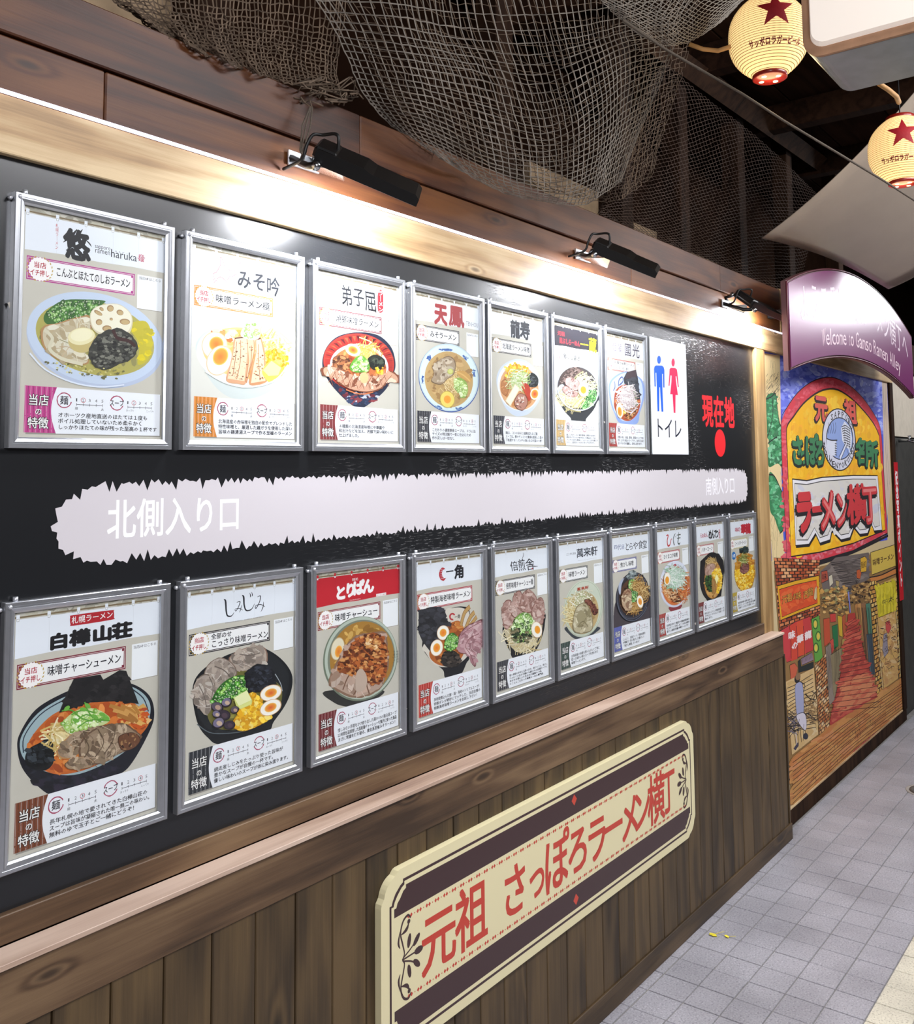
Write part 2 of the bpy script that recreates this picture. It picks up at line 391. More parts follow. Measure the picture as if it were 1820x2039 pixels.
def smooth_open(P, n=6):
    if len(P) < 3: return list(P)
    Q = [P[0]] + list(P) + [P[-1]]; out = []
    for i in range(1, len(Q) - 2):
        p0, p1, p2, p3 = Q[i - 1], Q[i], Q[i + 1], Q[i + 2]
        for k in range(n):
            t = k / n
            out.append(tuple(.5 * (2 * p1[j] + (p2[j] - p0[j]) * t + (2 * p0[j] - 5 * p1[j] + 4 * p2[j] - p3[j]) * t * t + (3 * p1[j] - p0[j] - 3 * p2[j] + p3[j]) * t ** 3) for j in range(len(p1))))
    out.append(P[-1]); return out
def mixc(a, b, t): return tuple(a[i] * (1 - t) + b[i] * t for i in range(3))

import numpy as np
G_ = 720
class Canvas:
    """2-D drawing kept as one mesh. Points are sheet metres (x, z), or spots of a zoomed view turned into sheet metres."""
    def __init__(s, ox, oz, Y, step=8e-6, cell=.009, g0=0.0):
        s.cell, s.g0 = cell, g0; s.grid = np.zeros((G_, G_), dtype=np.int32); s.top = 0
        s.ox, s.oz, s.Y, s.step = ox, oz, Y, step; s.v = []; s.f = []; s.c = []; s.lv = 0; s.z = None; s.r = random.Random(11)
    def view(s, o, sc): s.z = (o[0], o[1], sc); return s
    def P(s, a, b):
        if s.z is None: return (a, b)
        p = at(s.z[0] + a / s.z[2], s.z[1] + b / s.z[2], s.Y); return (p.x - s.ox, p.z - s.oz)
    def raw(s, pts, faces, col, sub=0):
        # painter's order: each shape lies one hair over whatever it overlaps
        xs = [p[0] for p in pts]; zs = [p[1] for p in pts]
        i0, i1, j0, j1 = (min(G_ - 1, max(0, int((v - s.g0) / s.cell) + d)) for v, d in ((min(xs), 0), (max(xs), 1), (min(zs), 0), (max(zs), 1)))
        L = int(s.grid[i0:i1 + 1, j0:j1 + 1].max()) + 1 if i1 >= i0 else 1
        s.grid[i0:i1 + 1, j0:j1 + 1] = L; s.top = max(s.top, L)
        b = len(s.v); y = -L * s.step
        s.v += [(x, y, z) for x, z in pts]
        per = isinstance(col, list)
        for f in faces:
            # keep every face turned to the viewer
            (x0, z0), (x1, z1), (x2, z2) = pts[f[0]], pts[f[1]], pts[f[2]]
            if (x1 - x0) * (z2 - z0) - (z1 - z0) * (x2 - x0) < 0: f = tuple(f)[::-1]
            s.f.append(tuple(i + b for i in f))
            for i in f: s.c.append(col[i] if per else col)
    def poly(s, pts, col, sub=0, keep=False, loc=False):
        q = [p if loc else s.P(*p) for p in pts]; c = lin(col) if isinstance(col, str) else col
        tr = tessellate_polygon([[Vector((x, z, 0)) for x, z in q]])
        s.raw(q, [tuple(t) for t in tr], c, sub)
        if not keep: s.lv += 1
    def rect(s, x0, z0, x1, z1, col, keep=False):          # sheet metres
        s.raw([(x0, z0), (x1, z0), (x1, z1), (x0, z1)], [(0, 1, 2, 3)], lin(col) if isinstance(col, str) else col)
        if not keep: s.lv += 1
    def blob(s, pts, col, n=5, jit=0, keep=False, loc=False):
        q = smooth_closed(pts, n)
        if jit: q = [(x + s.r.uniform(-jit, jit), y + s.r.uniform(-jit, jit)) for x, y in q]
        s.poly(q, col, keep=keep, loc=loc)
    def ell(s, cx, cy, rx, ry, col, rot=0, n=30, col2=None, keep=False, loc=False, jit=0, sub=0):
        c, si = math.cos(math.radians(rot)), math.sin(math.radians(rot)); q = []
        for k in range(n):
            a = 2 * math.pi * k / n; j = 1 + s.r.uniform(-jit, jit)
            x, y = rx * math.cos(a) * j, ry * math.sin(a) * j; q.append((cx + x * c - y * si, cy + x * si + y * c))
        c1 = lin(col) if isinstance(col, str) else col; c2 = lin(col2) if col2 else c1
        q = [(cx, cy)] + q
        if not loc: q = [s.P(*p) for p in q]
        s.raw(q, [(0, k + 1, (k + 1) % n + 1) for k in range(n)], [c1] + [c2] * n, sub)
        if not keep: s.lv += 1
    def ring(s, cx, cy, rx, ry, wd, col, rot=0, n=30, loc=False, a0=0, a1=360, keep=False, jit=0):
        c, si = math.cos(math.radians(rot)), math.sin(math.radians(rot)); q = []
        for k in range(n + 1):
            a = math.radians(a0 + (a1 - a0) * k / n)
            for e in (-.5, .5):
                ww = wd * (1 + s.r.uniform(-jit, jit)); x, y = (rx + e * ww) * math.cos(a), (ry + e * ww) * math.sin(a)
                q.append((cx + x * c - y * si, cy + x * si + y * c))
        if not loc: q = [s.P(*p) for p in q]
        s.raw(q, [(2 * k, 2 * k + 1, 2 * k + 3, 2 * k + 2) for k in range(n)], lin(col) if isinstance(col, str) else col)
        if not keep: s.lv += 1
    def stroke(s, pts, wd, col, taper=0, loc=False, sm=4, keep=False, sub=0):
        """pts may carry their own width as a third number"""
        if len(pts) > 2 and sm: pts = smooth_open([tuple(p) for p in pts], sm)
        q = [(p[0], p[1]) if loc else s.P(p[0], p[1]) for p in pts]; m = len(q); o = []
        # width is given in the same units as the points
        if not loc and s.z: a = s.P(pts[0][0], pts[0][1]); b = s.P(pts[0][0], pts[0][1] + 10); k = abs(b[1] - a[1]) / 10
        else: k = 1
        for i in range(m):
            a, b = q[max(i - 1, 0)], q[min(i + 1, m - 1)]; dx, dz = b[0] - a[0], b[1] - a[1]; L = math.hypot(dx, dz) or 1
            ww = (pts[i][2] if len(pts[i]) > 2 else wd) * k * .5
            if taper: ww *= max(.15, math.sin(math.pi * min(1, (i + .3) / (m - .4))) ** .5) if taper == 1 else 1 - taper * i / m
            o += [(q[i][0] - dz / L * ww, q[i][1] + dx / L * ww), (q[i][0] + dz / L * ww, q[i][1] - dx / L * ww)]
        s.raw(o, [(2 * i, 2 * i + 1, 2 * i + 3, 2 * i + 2) for i in range(m - 1)], lin(col) if isinstance(col, str) else col, sub)
        if not keep: s.lv += 1
    def scat(s, reg, n, pal, size, kind='dot', asp=1.5, subs=10, ang=None, loc=False, curl=.5, var=.12):
        xs = [p[0] for p in reg]; ys = [p[1] for p in reg]; pal = [lin(c) if isinstance(c, str) else c for c in pal]; k = 0; tries = 0
        while k < n and tries < n * 12:
            tries += 1
            x, y = s.r.uniform(min(xs), max(xs)), s.r.uniform(min(ys), max(ys))
            if not inpoly(x, y, reg): continue
            z = size * s.r.uniform(.6, 1.35); a = s.r.uniform(0, 180) if ang is None else ang + s.r.uniform(-25, 25)
            c = s.r.choice(pal); jf = s.r.uniform(1 - var, 1 + var); c = tuple(v * jf for v in c)
            if kind == 'dot': s.ell(x, y, z * asp, z, c, a, n=7, keep=True, sub=k % subs, loc=loc)
            elif kind == 'ring':
                s.ell(x, y, z * asp, z, c, a, n=8, keep=True, sub=k % subs, loc=loc)
                s.ell(x, y, z * asp * .5, z * .5, mixc(c, (.9, 1, .7), .5), a, n=6, keep=True, sub=k % subs + .5, loc=loc)
            elif kind == 'chip':
                q = [(x + z * asp * s.r.uniform(.5, 1.2) * math.cos(math.radians(a + g)), y + z * s.r.uniform(.5, 1.2) * math.sin(math.radians(a + g))) for g in (0, 70, 150, 210, 290)]
                q = [p if loc else s.P(*p) for p in q]; s.raw(q, [(0, 1, 2, 3, 4)], c, k % subs)
            else:                                           # 'strip'
                L = z * asp; ca_, sa_ = math.cos(math.radians(a)), math.sin(math.radians(a)); cu = s.r.uniform(-curl, curl) * L
                P = [(x - ca_ * L, y - sa_ * L), (x - sa_ * cu, y + ca_ * cu), (x + ca_ * L, y + sa_ * L)]
                s.stroke(P, z * .5, c, loc=loc, sm=3, keep=True, sub=k % subs)
            k += 1
        s.lv += subs
    def text(s, t, x0, z0, x1, z1, col, bold=0.0, px=False, shear=0.0, res=1, vert=False, jit=0, keep=False, grow=0.0):
        """fit t into a box: sheet metres, or (px) two opposite corners of the zoomed view: bottom-left, top-right"""
        if px: (x0, z0), (x1, z1) = s.P(x0, z0), s.P(x1, z1)
        c = lin(col) if isinstance(col, str) else col
        if bold > .001:                        # heavy letters: the same outline smeared all round
            h = abs(z1 - z0) / (len(t) if vert else 1); g = bold * (.8 if bold < .04 else .9)
            wz = abs(x1 - x0) / (1 if vert else len(t)); rr = s.r.getstate()
            K_ = 2 if bold < .015 else 4 if bold < .031 else 8
            for k in range(K_):
                a = k * 2 * math.pi / K_ + (math.pi / 4 if K_ == 4 else 0); s.r.setstate(rr)
                s.text(t, x0 + g * wz * math.cos(a), z0 + g * h * math.sin(a), x1 + g * wz * math.cos(a), z1 + g * h * math.sin(a), c, 0, False, shear, res, vert, jit, True, grow)
            bold = 0
        if all(ord(ch) < 128 for ch in t):
            vs, fs = glyph(t, bold, res)
            if not vs: return
            a, b, d, e = min(v[0] for v in vs), max(v[0] for v in vs), min(v[1] for v in vs), max(v[1] for v in vs)
            q = [(x0 + (v[0] - a) / (b - a) * (x1 - x0) + shear * (v[1] - d) / (e - d) * (z1 - z0), z0 + (v[1] - d) / (e - d) * (z1 - z0)) for v in vs]
            s.raw(q, fs, c)
        else:
            adv = [1.0 if ord(ch) >= 128 else .58 for ch in t]; W = sum(adv); n = len(t); p = 0
            for i, ch in enumerate(t):
                if ch in ' \u3000': p += adv[i]; continue
                if vert and ch == 'ー': g = glyph('｜', bold, res)
                else: g = glyph(ch, bold, res)
                vs, fs = g
                dx, dz, dr = (s.r.uniform(-jit, jit) for _ in range(3))
                q = []
                for vx, vy in vs:
                    gx, gy = vx - (0.5 if adv[i] == 1 else .31), vy - .38
                    gx, gy = gx - gy * dr, gy + gx * dr
                    gx *= 1 + grow; gy *= 1 + grow
                    if vert: q.append((x0 + (x1 - x0) * (.5 + gx), z1 - (z1 - z0) * ((i + .5 - gy) / n)))
                    else: q.append((x0 + (x1 - x0) * (p + adv[i] / 2 + gx + dx + shear * gy) / W, z0 + (z1 - z0) * (.5 + gy + dz)))
                s.raw(q, fs, c); p += adv[i]
        if not keep: s.lv += 1
    def build(s, name, mt, parent=None, loc=(0, 0, 0)):
        me = bpy.data.meshes.new(name); me.from_pydata(s.v, [], s.f); me.materials.append(mt)
        ca_ = me.color_attributes.new('Col', 'FLOAT_COLOR', 'CORNER')
        flat = [k for c in s.c for k in (c[0], c[1], c[2], 1.0)]
        ca_.data.foreach_set('color', flat); me.update()
        o = bpy.data.objects.new(name, me); COL.objects.link(o); o.location = loc
        if parent: o.parent = parent
        return o

# ------------------------------------------------------------------ the black display board
board = empty('display_board', (0.9, YB, 1.03), 'large glossy black display board carrying two rows of ramen posters', 'board')
def onboard(o, root, base): o.parent = root; o.location = Vector(o.location) - Vector(base); return o
BB = (.9, YB, 1.03)
o = boxobj('panel', M['board'], XA, 3.77, YB, .0745, 1.02, 2.385, None, 0); onboard(o, board, BB)
cv = Canvas(0, 0, YB - .0004).view((0, 0), 1)
top = []; bot = []; r_ = random.Random(3)
def edge(pts, n, amp):
    out = []
    for i in range(len(pts) - 1):
        (xa, za), (xb, zb) = pts[i], pts[i + 1]; L = math.hypot(xb - xa, zb - za); k = max(1, int(L / .0085)); nx, nz = -(zb - za) / L, (xb - xa) / L
        for j in range(k):
            t = (j + r_.uniform(-.3, .3)) / k; a = amp * ((r_.random() ** 1.8) * 1.3 if j % 2 else -.45 * r_.random())
            out.append((xa + (xb - xa) * t + nx * a, za + (zb - za) * t + nz * a))
    return out
base = [(.095, 1.695), (.105, 1.725), (.135, 1.752), (.20, 1.77), (.6, 1.775), (1.6, 1.777), (3.45, 1.775), (3.545, 1.765), (3.575, 1.735), (3.578, 1.66), (3.55, 1.625), (3.45, 1.617), (1.6, 1.625), (.6, 1.625), (.21, 1.618), (.14, 1.63), (.11, 1.655), (.095, 1.695)]
base = [((x - .028 * .0), z) for x, z in base]
band = edge(base, 1, -.014)
cv.z = None
cv.poly([(x, z) for x, z in band], '#cfcacf')
cv.text('北側入り口', .205, 1.660, .535, 1.742, '#fbfbfd', .022, res=3)
cv.text('南側入り口', 3.085, 1.660, 3.42, 1.742, '#f4f2f8', .02, res=3)
cv.text('現在地', 3.070, 1.958, 3.445, 2.112, '#e8232b', .038, res=3, grow=-.03)
cv.ell(3.262, 1.893, .062, .062, '#e8232b', loc=True, n=40)
o = cv.build('printed_lettering', M['vinyl'], None, (0, YB - .0004, 0)); onboard(o, board, BB); tag(o, 'pale grey ragged alley band with white and red lettering')

# ------------------------------------------------------------------ toilet sign
sg = empty('toilet_sign', (2.75, .0125, 1.835), 'white toilet sign with blue man and red woman figures, right of the upper posters', 'sign')
xa, xb_, za, zb = 2.575, 2.912, 1.839, 2.307
o = boxobj('sheet', mat('white_plate', '#eff4fa', .35), xa, xb_, .0125, YB, za, zb, None, .0006); onboard(o, sg, (2.75, .0125, 1.835))
cv = Canvas(0, 0, .0122).view((1290, 640), 6.741)
blue, pink = '#0a5fe0', '#e8265c'
cv.ell(150, 515, 25, 55, blue)
cv.poly([(82, 640), (90, 605), (110, 590), (190, 592), (212, 612), (222, 650), (224, 888), (208, 888), (203, 705), (192, 705), (196, 890), (208, 1213), (184, 1212), (163, 885), (155, 885), (153, 1207), (130, 1206), (120, 880), (114, 690), (104, 690), (106, 875), (90, 873)], blue)
cv.ell(340, 552, 22, 53, pink)
cv.poly([(292, 640), (310, 622), (368, 626), (390, 645), (397, 690), (416, 880), (404, 884), (384, 735), (374, 738), (378, 800), (404, 990), (372, 986), (370, 1228), (348, 1225), (332, 978), (300, 976), (318, 800), (320, 735), (312, 720), (304, 730), (290, 868), (278, 862), (290, 690)], pink)
cv.text('トイレ', 95, 1575, 455, 1300, '#1c2233', .006, px=True, res=3)
o = cv.build('printed_figures', M['vinyl'], None, (0, .0122, 0)); onboard(o, sg, (2.75, .0125, 1.835))

# ------------------------------------------------------------------ framed ramen posters
FW, FH = .341, .4655
def rail_mesh(L, name):
    """one mitred rail along x, its outer edge at z = 0, seen face at y = 0"""
    prof = [(0, .0158), (0, .0016), (.0014, 0), (.0075, 0), (.0085, .0012), (.0105, .0012), (.0115, 0.0), (.0165, .0014), (.0200, .0042), (.0200, .0090), (.004, .0100), (.004, .0158)]
    mb = MB(); vs = []
    for e in (0, 1):
        for z, y in prof: vs.append((z if e == 0 else L - z, y, z))
    n = len(prof)
    fs = [(i, (i + 1) % n, (i + 1) % n + n, i + n) for i in range(n)] + [tuple(range(n))[::-1], tuple(range(n, 2 * n))]
    mb.add(vs, fs); me = mb.build(name, M['alu']); d = me.data; bpy.data.objects.remove(me); return d
RH, RV = rail_mesh(FW, 'rail'), rail_mesh(FH, 'rail')
PANE = MB().box(.016, FW - .016, .0052, .0064, .016, FH - .016).mesh('glass_pane', M['glass'])
BACKM = MB().box(.005, FW - .005, .0103, .0157, .005, FH - .005).mesh('backing', M['black'])
SCR = MB().lathe([(0.0001, -.003), (.003, -.0025), (.004, 0), (.004, .005)], n=12, M=Matrix(((1, 0, 0), (0, 0, 1), (0, 1, 0)))).mesh('screw', M['alu_light'])
BOSS = MB().lathe([(0.0001, -.004), (.0035, -.0035), (.0045, 0), (.0045, .006)], n=12).mesh('corner_pin', M['alu_light'])

class Food(Canvas):
    def egg(s, cx, cy, rx, ry, rot=0, yolk='#f08a24', edge='#e8c9a4', white='#fbf6ec', yo=(0, 0), ys=.52):
        s.ell(cx, cy, rx, ry, edge, rot); s.ell(cx, cy, rx * .92, ry * .93, white, rot)
        s.ell(cx + yo[0], cy + yo[1], rx * ys * 1.08, ry * ys * 1.06, '#f6c56a', rot); s.ell(cx + yo[0], cy + yo[1], rx * ys * .94, ry * ys * .92, yolk, rot, col2='#f0a23c')
    def meat(s, pts, base='#c39a84', edge='#8d5f48', fat='#e6d0c0', n=26, size=None, mot=None):
        xs = [p[0] for p in pts]; ys = [p[1] for p in pts]; w_ = max(xs) - min(xs); cx, cy = sum(xs) / len(xs), sum(ys) / len(ys)
        s.blob(pts, edge, jit=w_ * .008)
        q = [(cx + (x - cx) * .93, cy + (y - cy) * .94) for x, y in pts]; s.blob(q, base)
        q2 = smooth_closed([(cx + (x - cx) * .82, cy + (y - cy) * .84) for x, y in pts], 3)
        z = size or w_ * .045
        s.scat(q2, n, mot or [fat, base, base, edge, fat], z, 'dot', 2.2, 8)
        s.scat(q2, n // 4, [fat, mixc(lin(base), lin(edge), .5)] , z * .4, 'strip', 5, 8)
    def corn(s, reg, n, z): s.scat(reg, n, ['#f6c62c', '#ffd84a', '#e8ac18', '#f9e07a', '#d99a14'], z, 'dot', 1.25, 14)
    def negi(s, reg, n, z, pal=('#3f8a2c', '#65ad3a', '#a6cf62', '#2e6d22', '#d5e6a0')): s.scat(reg, n, list(pal), z, 'ring', 1.3, 14)
    def noodles(s, reg, n, z, pal=('#ecd07c', '#d9b358', '#f3e0a0', '#c4964a')): s.scat(reg, n, list(pal), z, 'strip', 5, 14, curl=.9)
    def mott(s, reg, n, z, pal, kind='chip', asp=1.4): s.scat(reg, n, list(pal), z, kind, asp, 12)
    def soup(s, cx, cy, rx, ry, rot, c1, c2, pal=None, n=60, z=None):
        s.ell(cx, cy, rx, ry, c1, rot, 44, col2=c2)
        c, si = math.cos(math.radians(rot)), math.sin(math.radians(rot))
        reg = [(cx + .9 * (rx * math.cos(a) * c - ry * math.sin(a) * si), cy + .9 * (rx * math.cos(a) * si + ry * math.sin(a) * c)) for a in [k * .3 for k in range(21)]]
        s.scat(reg, n, pal or [c1, c2], z or rx * .035, 'dot', 1.8, 6)

def template(cv, d):
    """the layout all the posters share"""
    Z = cv.z; cv.z = None; r = random.Random(hash(d['prod']) % 1000 if False else len(d['prod']) * 7 + 1)
    bg = d.get('bg', '#c9c4b8')
    cv.rect(.008, .008, .333, .4575, '#dcdcda')
    pts = [(.0165, .0135)]
    for k in range(24): pts.append((.3235 + r.uniform(-.0012, .0012), .0145 + k * .0186))
    for k in range(24): pts.append((.3245 - k * .0134, .4555 + r.uniform(-.001, .001)))
    for k in range(24): pts.append((.0175 + r.uniform(-.0012, .0012), .4535 - k * .0188))
    cv.poly(pts, bg, loc=True)
    cv.scat([(.02, .02), (.32, .02), (.32, .45), (.02, .45)], 40, [bg, bg], .016, 'chip', 1.5, 4, loc=True, var=.02)
    cv.scat([(.02, .434), (.322, .434), (.322, .451), (.02, .451)], 60, ['#a9a596', '#b8b3a2', '#9c978a'], .006, 'chip', 2, 6, loc=True)
    nc = d.get('noren', '#e9edf5')
    cv.rect(.0185, .4345, .3225, .4375, '#7d6b50')
    cv.poly([(.0245, .364), (.1, .367), (.17, .365), (.25, .3675), (.323, .3665), (.322, .4315), (.0245, .4325)], nc, loc=True)
    for i in range(6):
        x = .0285 + i * .058
        if 0 < i < 5: cv.stroke([(x, .431), (x + .001, .40), (x - .0006, .366)], .0005, tuple(v * .8 for v in lin(nc)), loc=True, keep=True)
        cv.rect(x - .0032, .4285, x + .0032, .4405, nc if nc != '#2c2a33' else '#d8d8dc', keep=True)
    cv.lv += 2
    for i in range(6):
        x = .0285 + i * .058
        cv.rect(x - .0024, .4290, x + .0024, .4338, '#8f8f92', keep=True)
    cv.lv += 1
    for i in range(6):
        x = .0285 + i * .058
        cv.rect(x - .0018, .4296, x + .0018, .4332, '#f2f3f5', keep=True)
    cv.lv += 1
    bc = d.get('ban', '#7d2236'); bx = d.get('bx', .2535)
    if bc != 'none':
        cv.rect(.029, .3095, bx, .3535, bc)
        cv.rect(.031, .3118, bx - .0022, .3512, '#f1e9e4'); cv.rect(.0318, .3126, bx - .003, .3504, bc)
        k = .004; a, b, c_, e = .045, bx - .0045, .3142, .3488
        cv.poly([(a, c_), (b - k, c_), (b - k, c_ + k), (b, c_ + k), (b, e - k), (b - k, e - k), (b - k, e), (a, e)], '#f4f3f3', loc=True)
    # seal with laurel
    sx, sz = .0545, .3315
    for sd in (-1, 1):
        for k in range(9):
            a = math.radians(-68 + k * 17); px_, pz_ = sx + sd * .0245 * math.cos(a), sz + .0235 * math.sin(a)
            cv.ell(px_, pz_, .0026, .0011, '#c3a24a', math.degrees(a) * sd + 70 * sd, n=7, loc=True, keep=True)
    cv.lv += 1
    cv.poly([(sx + (.0218 + (.0009 if k % 2 else -.0009)) * math.cos(k * math.pi / 22), sz + (.0218 + (.0009 if k % 2 else -.0009)) * math.sin(k * math.pi / 22)) for k in range(44)], '#fbf6f4', loc=True)
    cv.text('当店', sx - .0125, sz + .0015, sx + .0125, sz + .0135, '#b3273a', .03); cv.text('イチ押し', sx - .019, sz - .0135, sx + .019, sz - .001, '#b3273a', .03)
    pr = d['prod']
    if isinstance(pr, str): cv.text(pr, d.get('px0', .0855), .3225, d.get('px1', bx - .010), .3425, '#191a24', .02, res=2)
    else:
        cv.text(pr[0], .0855, .3345, d.get('pxa', .14), .3475, '#191a24', .025, res=2); cv.text(pr[1], .0855, d.get('pz', .317), d.get('px1', .243), d.get('pz2', .334), '#191a24', .02, res=2)
    if d.get('card', True):
        cv.rect(.2605, .2835, .3195, .3525, '#a8a296'); cv.rect(.2595, .2850, .3182, .3540, '#f1f3f6')
        cv.text('当店HPはこちら', .2625, .3445, .3155, .3515, '#4a4a52', .01)
    cv.z = Z; d['food'](cv); cv.z = None
    # feature panel
    sc = d.get('str', '#6b2f22'); s2 = tuple(v * .55 for v in lin(sc)); s3 = mixc(lin(sc), (1, 1, 1), .22)
    cv.rect(.0355, .0255, .3195, .1115, '#98938a')
    cv.rect(.032, .0285, .098, .1140, sc)
    for k in range(13):
        x = .0335 + k * .0051
        cv.stroke([(x, .029), (x + .0006, .06), (x - .0004, .09), (x, .1135)], .0016, s2 if k % 2 else s3, loc=True, keep=True)
    cv.lv += 1
    cv.scat([(.033, .03), (.095, .03), (.095, .112), (.033, .112)], 90, ['#000000' if False else sc, sc], .0016, 'dot', .5, 4, loc=True)
    q = [(.0935, .0275)] + [(.0935 - .0105 * math.sin(math.pi * k / 12) , .0275 + .0865 * k / 12) for k in range(1, 12)] + [(.0935, .1140), (.3172, .1125), (.3172, .0278)]
    cv.poly(q, '#eff1f7', loc=True)
    for tx, x0, z0, x1, z1 in (('当店', .0385, .078, .0785, .0995), ('の', .0515, .0605, .0655, .0745), ('特徴', .0385, .0355, .0785, .0575)):
        cv.text(tx, x0, z0, x1, z1, '#141010', .075); cv.text(tx, x0, z0, x1, z1, '#f4f2f0', .022, res=2)
    ringc = '#a8365a'
    for cx, num, t0, nn in ((.1085, d['men'], '麺', 0), (.2185, d['soup'], 'スープ', 1)):
        cv.ring(cx, .0905, .0142, .0138, .0020, ringc, loc=True, jit=.35, a0=20, a1=350)
        if nn == 0: cv.text(t0, cx - .0085, .0815, cx + .0085, .0995, '#26222e', .02)
        else:
            cv.rect(cx - .0152, .0862, cx + .0152, .0950, '#eff1f7'); cv.text(t0, cx - .0160, .0835, cx + .0160, .0975, '#26222e', .02)
        x0 = .1335 if nn == 0 else .2430
        cv.rect(x0, .0833, x0 + .054, .0843, '#33333b', keep=True)
        for k in range(5):
            xk = x0 + k * .0135; cv.rect(xk - .0004, .0810, xk + .0004, .0866, '#33333b', keep=True)
        cv.lv += 1
        for k in range(5):
            xk = x0 + k * .0135; cv.text(str(k + 1), xk - (.0014 if k == 0 else .0022), .0895, xk + (.0010 if k == 0 else .0022), .0955, '#33333b', keep=True)
        cv.ring(x0 + (num - 1) * .0135, .0925, .0046, .0046, .0009, '#c03a4a', loc=True, n=18)
        if nn == 0: cv.text('細', x0 - .003, .0735, x0 + .003, .0795, '#33333b', .01); cv.text('太', x0 + .051, .0735, x0 + .057, .0795, '#33333b', .01)
        else: cv.text('あっさり', x0 - .004, .0745, x0 + .0145, .0795, '#33333b'); cv.text('こってり', x0 + .0415, .0745, x0 + .060, .0795, '#33333b')
    ls = d['lines']; n = len(ls); h = .034 / n
    for i, t in enumerate(ls):
        W = min(.214, sum(1 if ord(c) > 127 else .58 for c in t) * (.0113 if n == 3 else .0104))
        cv.text(t, .0965, .0685 - (i + 1) * h + .0008, .0965 + W, .0685 - i * h - .0006, '#1c1c24', .02)

def poster(i, x0, z0, d):
    root = empty('framed_poster', (x0, 0, z0), d['label'], 'poster', d['group'])
    for me, M4 in ((RH, Matrix.Identity(4)), (RH, Matrix.Translation((FW, 0, FH)) @ Matrix.Rotation(math.pi, 4, 'Y')),
                   (RV, Matrix.Translation((0, 0, FH)) @ Matrix.Rotation(math.pi / 2, 4, 'Y')), (RV, Matrix.Translation((FW, 0, 0)) @ Matrix.Rotation(-math.pi / 2, 4, 'Y'))):
        o = inst('rail', me, root); o.matrix_local = M4
    inst('backing', BACKM, root); inst('glass_pane', PANE, root)
    for px_, pz_ in ((-.0045, FH - .012), (.009, FH - .008)):
        inst('screw', SCR, root, (px_, .008 if px_ < 0 else .0, pz_))
    inst('corner_pin', BOSS, root, (.022, .008, FH + .002)); inst('corner_pin', BOSS, root, (FW - .022, .008, FH + .002))
    cv = Food(x0, z0, YP, 8e-6, .0022, -.01); cv.view(*d['view']); cv.r = random.Random(i + 5)
    template(cv, d)
    if cv.top > 400: print('levels', i, cv.top)
    cv.build('printed_sheet', M['print'], root, (0, YP + .0008, 0))
    return root

def f_t1(c):
    c.ell(690, 1158, 505, 335, '#b9c4dc', 14, 50); c.ell(685, 1140, 497, 325, '#c6d3e8', 14, 50)
    c.soup(690, 1140, 438, 262, 14, '#a8a068', '#b3aa58', ['#9c965c', '#b0a65c', '#938d58', '#bdb058'], 130, 16)
    c.blob([(930, 1050), (1060, 1020), (1105, 1150), (1080, 1290), (1000, 1330), (1010, 1180)], '#c6b832'); c.mott([(950, 1060), (1100, 1080), (1080, 1300), (1010, 1300)], 20, 20, ['#e0cc1a', '#c4b72e'])
    c.blob([(330, 960), (450, 870), (620, 860), (760, 870), (740, 900), (660, 990), (560, 1010), (420, 1050), (330, 1030)], '#3d6a2c')
    c.negi([(335, 960), (450, 875), (740, 872), (650, 990), (430, 1045)], 190, 11, ('#2c5a22', '#4d8a36', '#6ba04c', '#1e4a1a', '#8dbb66'))
    c.meat([(310, 1060), (420, 1030), (560, 990), (650, 980), (665, 1080), (640, 1180), (540, 1230), (640, 1290), (620, 1335), (480, 1320), (350, 1250), (300, 1160)], '#cfc3a8', '#b58a5c', '#dcd4bc', 60, 22, ['#d8d0b8', '#c2b292', '#e2dcc8', '#b8a684'])
    c.stroke([(320, 1080), (380, 1140), (360, 1220), (450, 1290), (600, 1330)], 26, '#d9d2b8'); c.stroke([(430, 1150), (520, 1190), (560, 1240)], 5, '#8f8a60')
    c.ell(597, 1155, 103, 92, '#c9b678', -8); c.ell(590, 1128, 98, 62, '#ebe2b4', -8); c.ell(590, 1118, 80, 46, '#f3ecc8', -8)
    c.blob([(655, 960), (720, 905), (850, 892), (940, 950), (962, 1030), (930, 1110), (840, 1090), (730, 1115), (665, 1060)], '#d9ceb0'); c.blob([(662, 958), (722, 908), (850, 897), (935, 952), (955, 1026), (920, 1095), (840, 1075), (735, 1100), (672, 1055)], '#f0ead4')
    for x, y, a, b, r in ((800, 925, 25, 24, 0), (870, 955, 26, 20, 20), (905, 1022, 38, 22, 5), (718, 1025, 24, 22, 0), (712, 958, 34, 14, 30), (736, 930, 18, 12, 40), (806, 1003, 12, 10, 0), (775, 1070, 34, 22, 0)):
        c.ell(x, y, a, b, '#a4835a', r, 16); c.ell(x + 3, y + 3, a * .8, b * .75, '#c4a878', r, 16)
    c.blob([(640, 1240), (700, 1130), (790, 1080), (880, 1070), (960, 1130), (1000, 1200), (960, 1290), (870, 1330), (760, 1370), (680, 1340)], '#35342e', jit=4)
    c.mott([(650, 1240), (710, 1140), (880, 1085), (985, 1190), (950, 1280), (760, 1355), (690, 1330)], 230, 13, ['#4f4e48', '#23211e', '#6b6a60', '#3a3933', '#7d7c70', '#1a1815'])
    c.stroke([(820, 1080), (850, 1140), (930, 1160), (980, 1200)], 26, '#3c1a18'); c.mott([(300, 1300), (900, 1380), (850, 1450), (450, 1400)], 60, 8, ['#8a8650', '#d8d08c', '#6d6a40'])
    c.stroke([(215, 1250), (330, 1370), (520, 1460), (720, 1495), (900, 1480)], 12, '#dfe6f4')

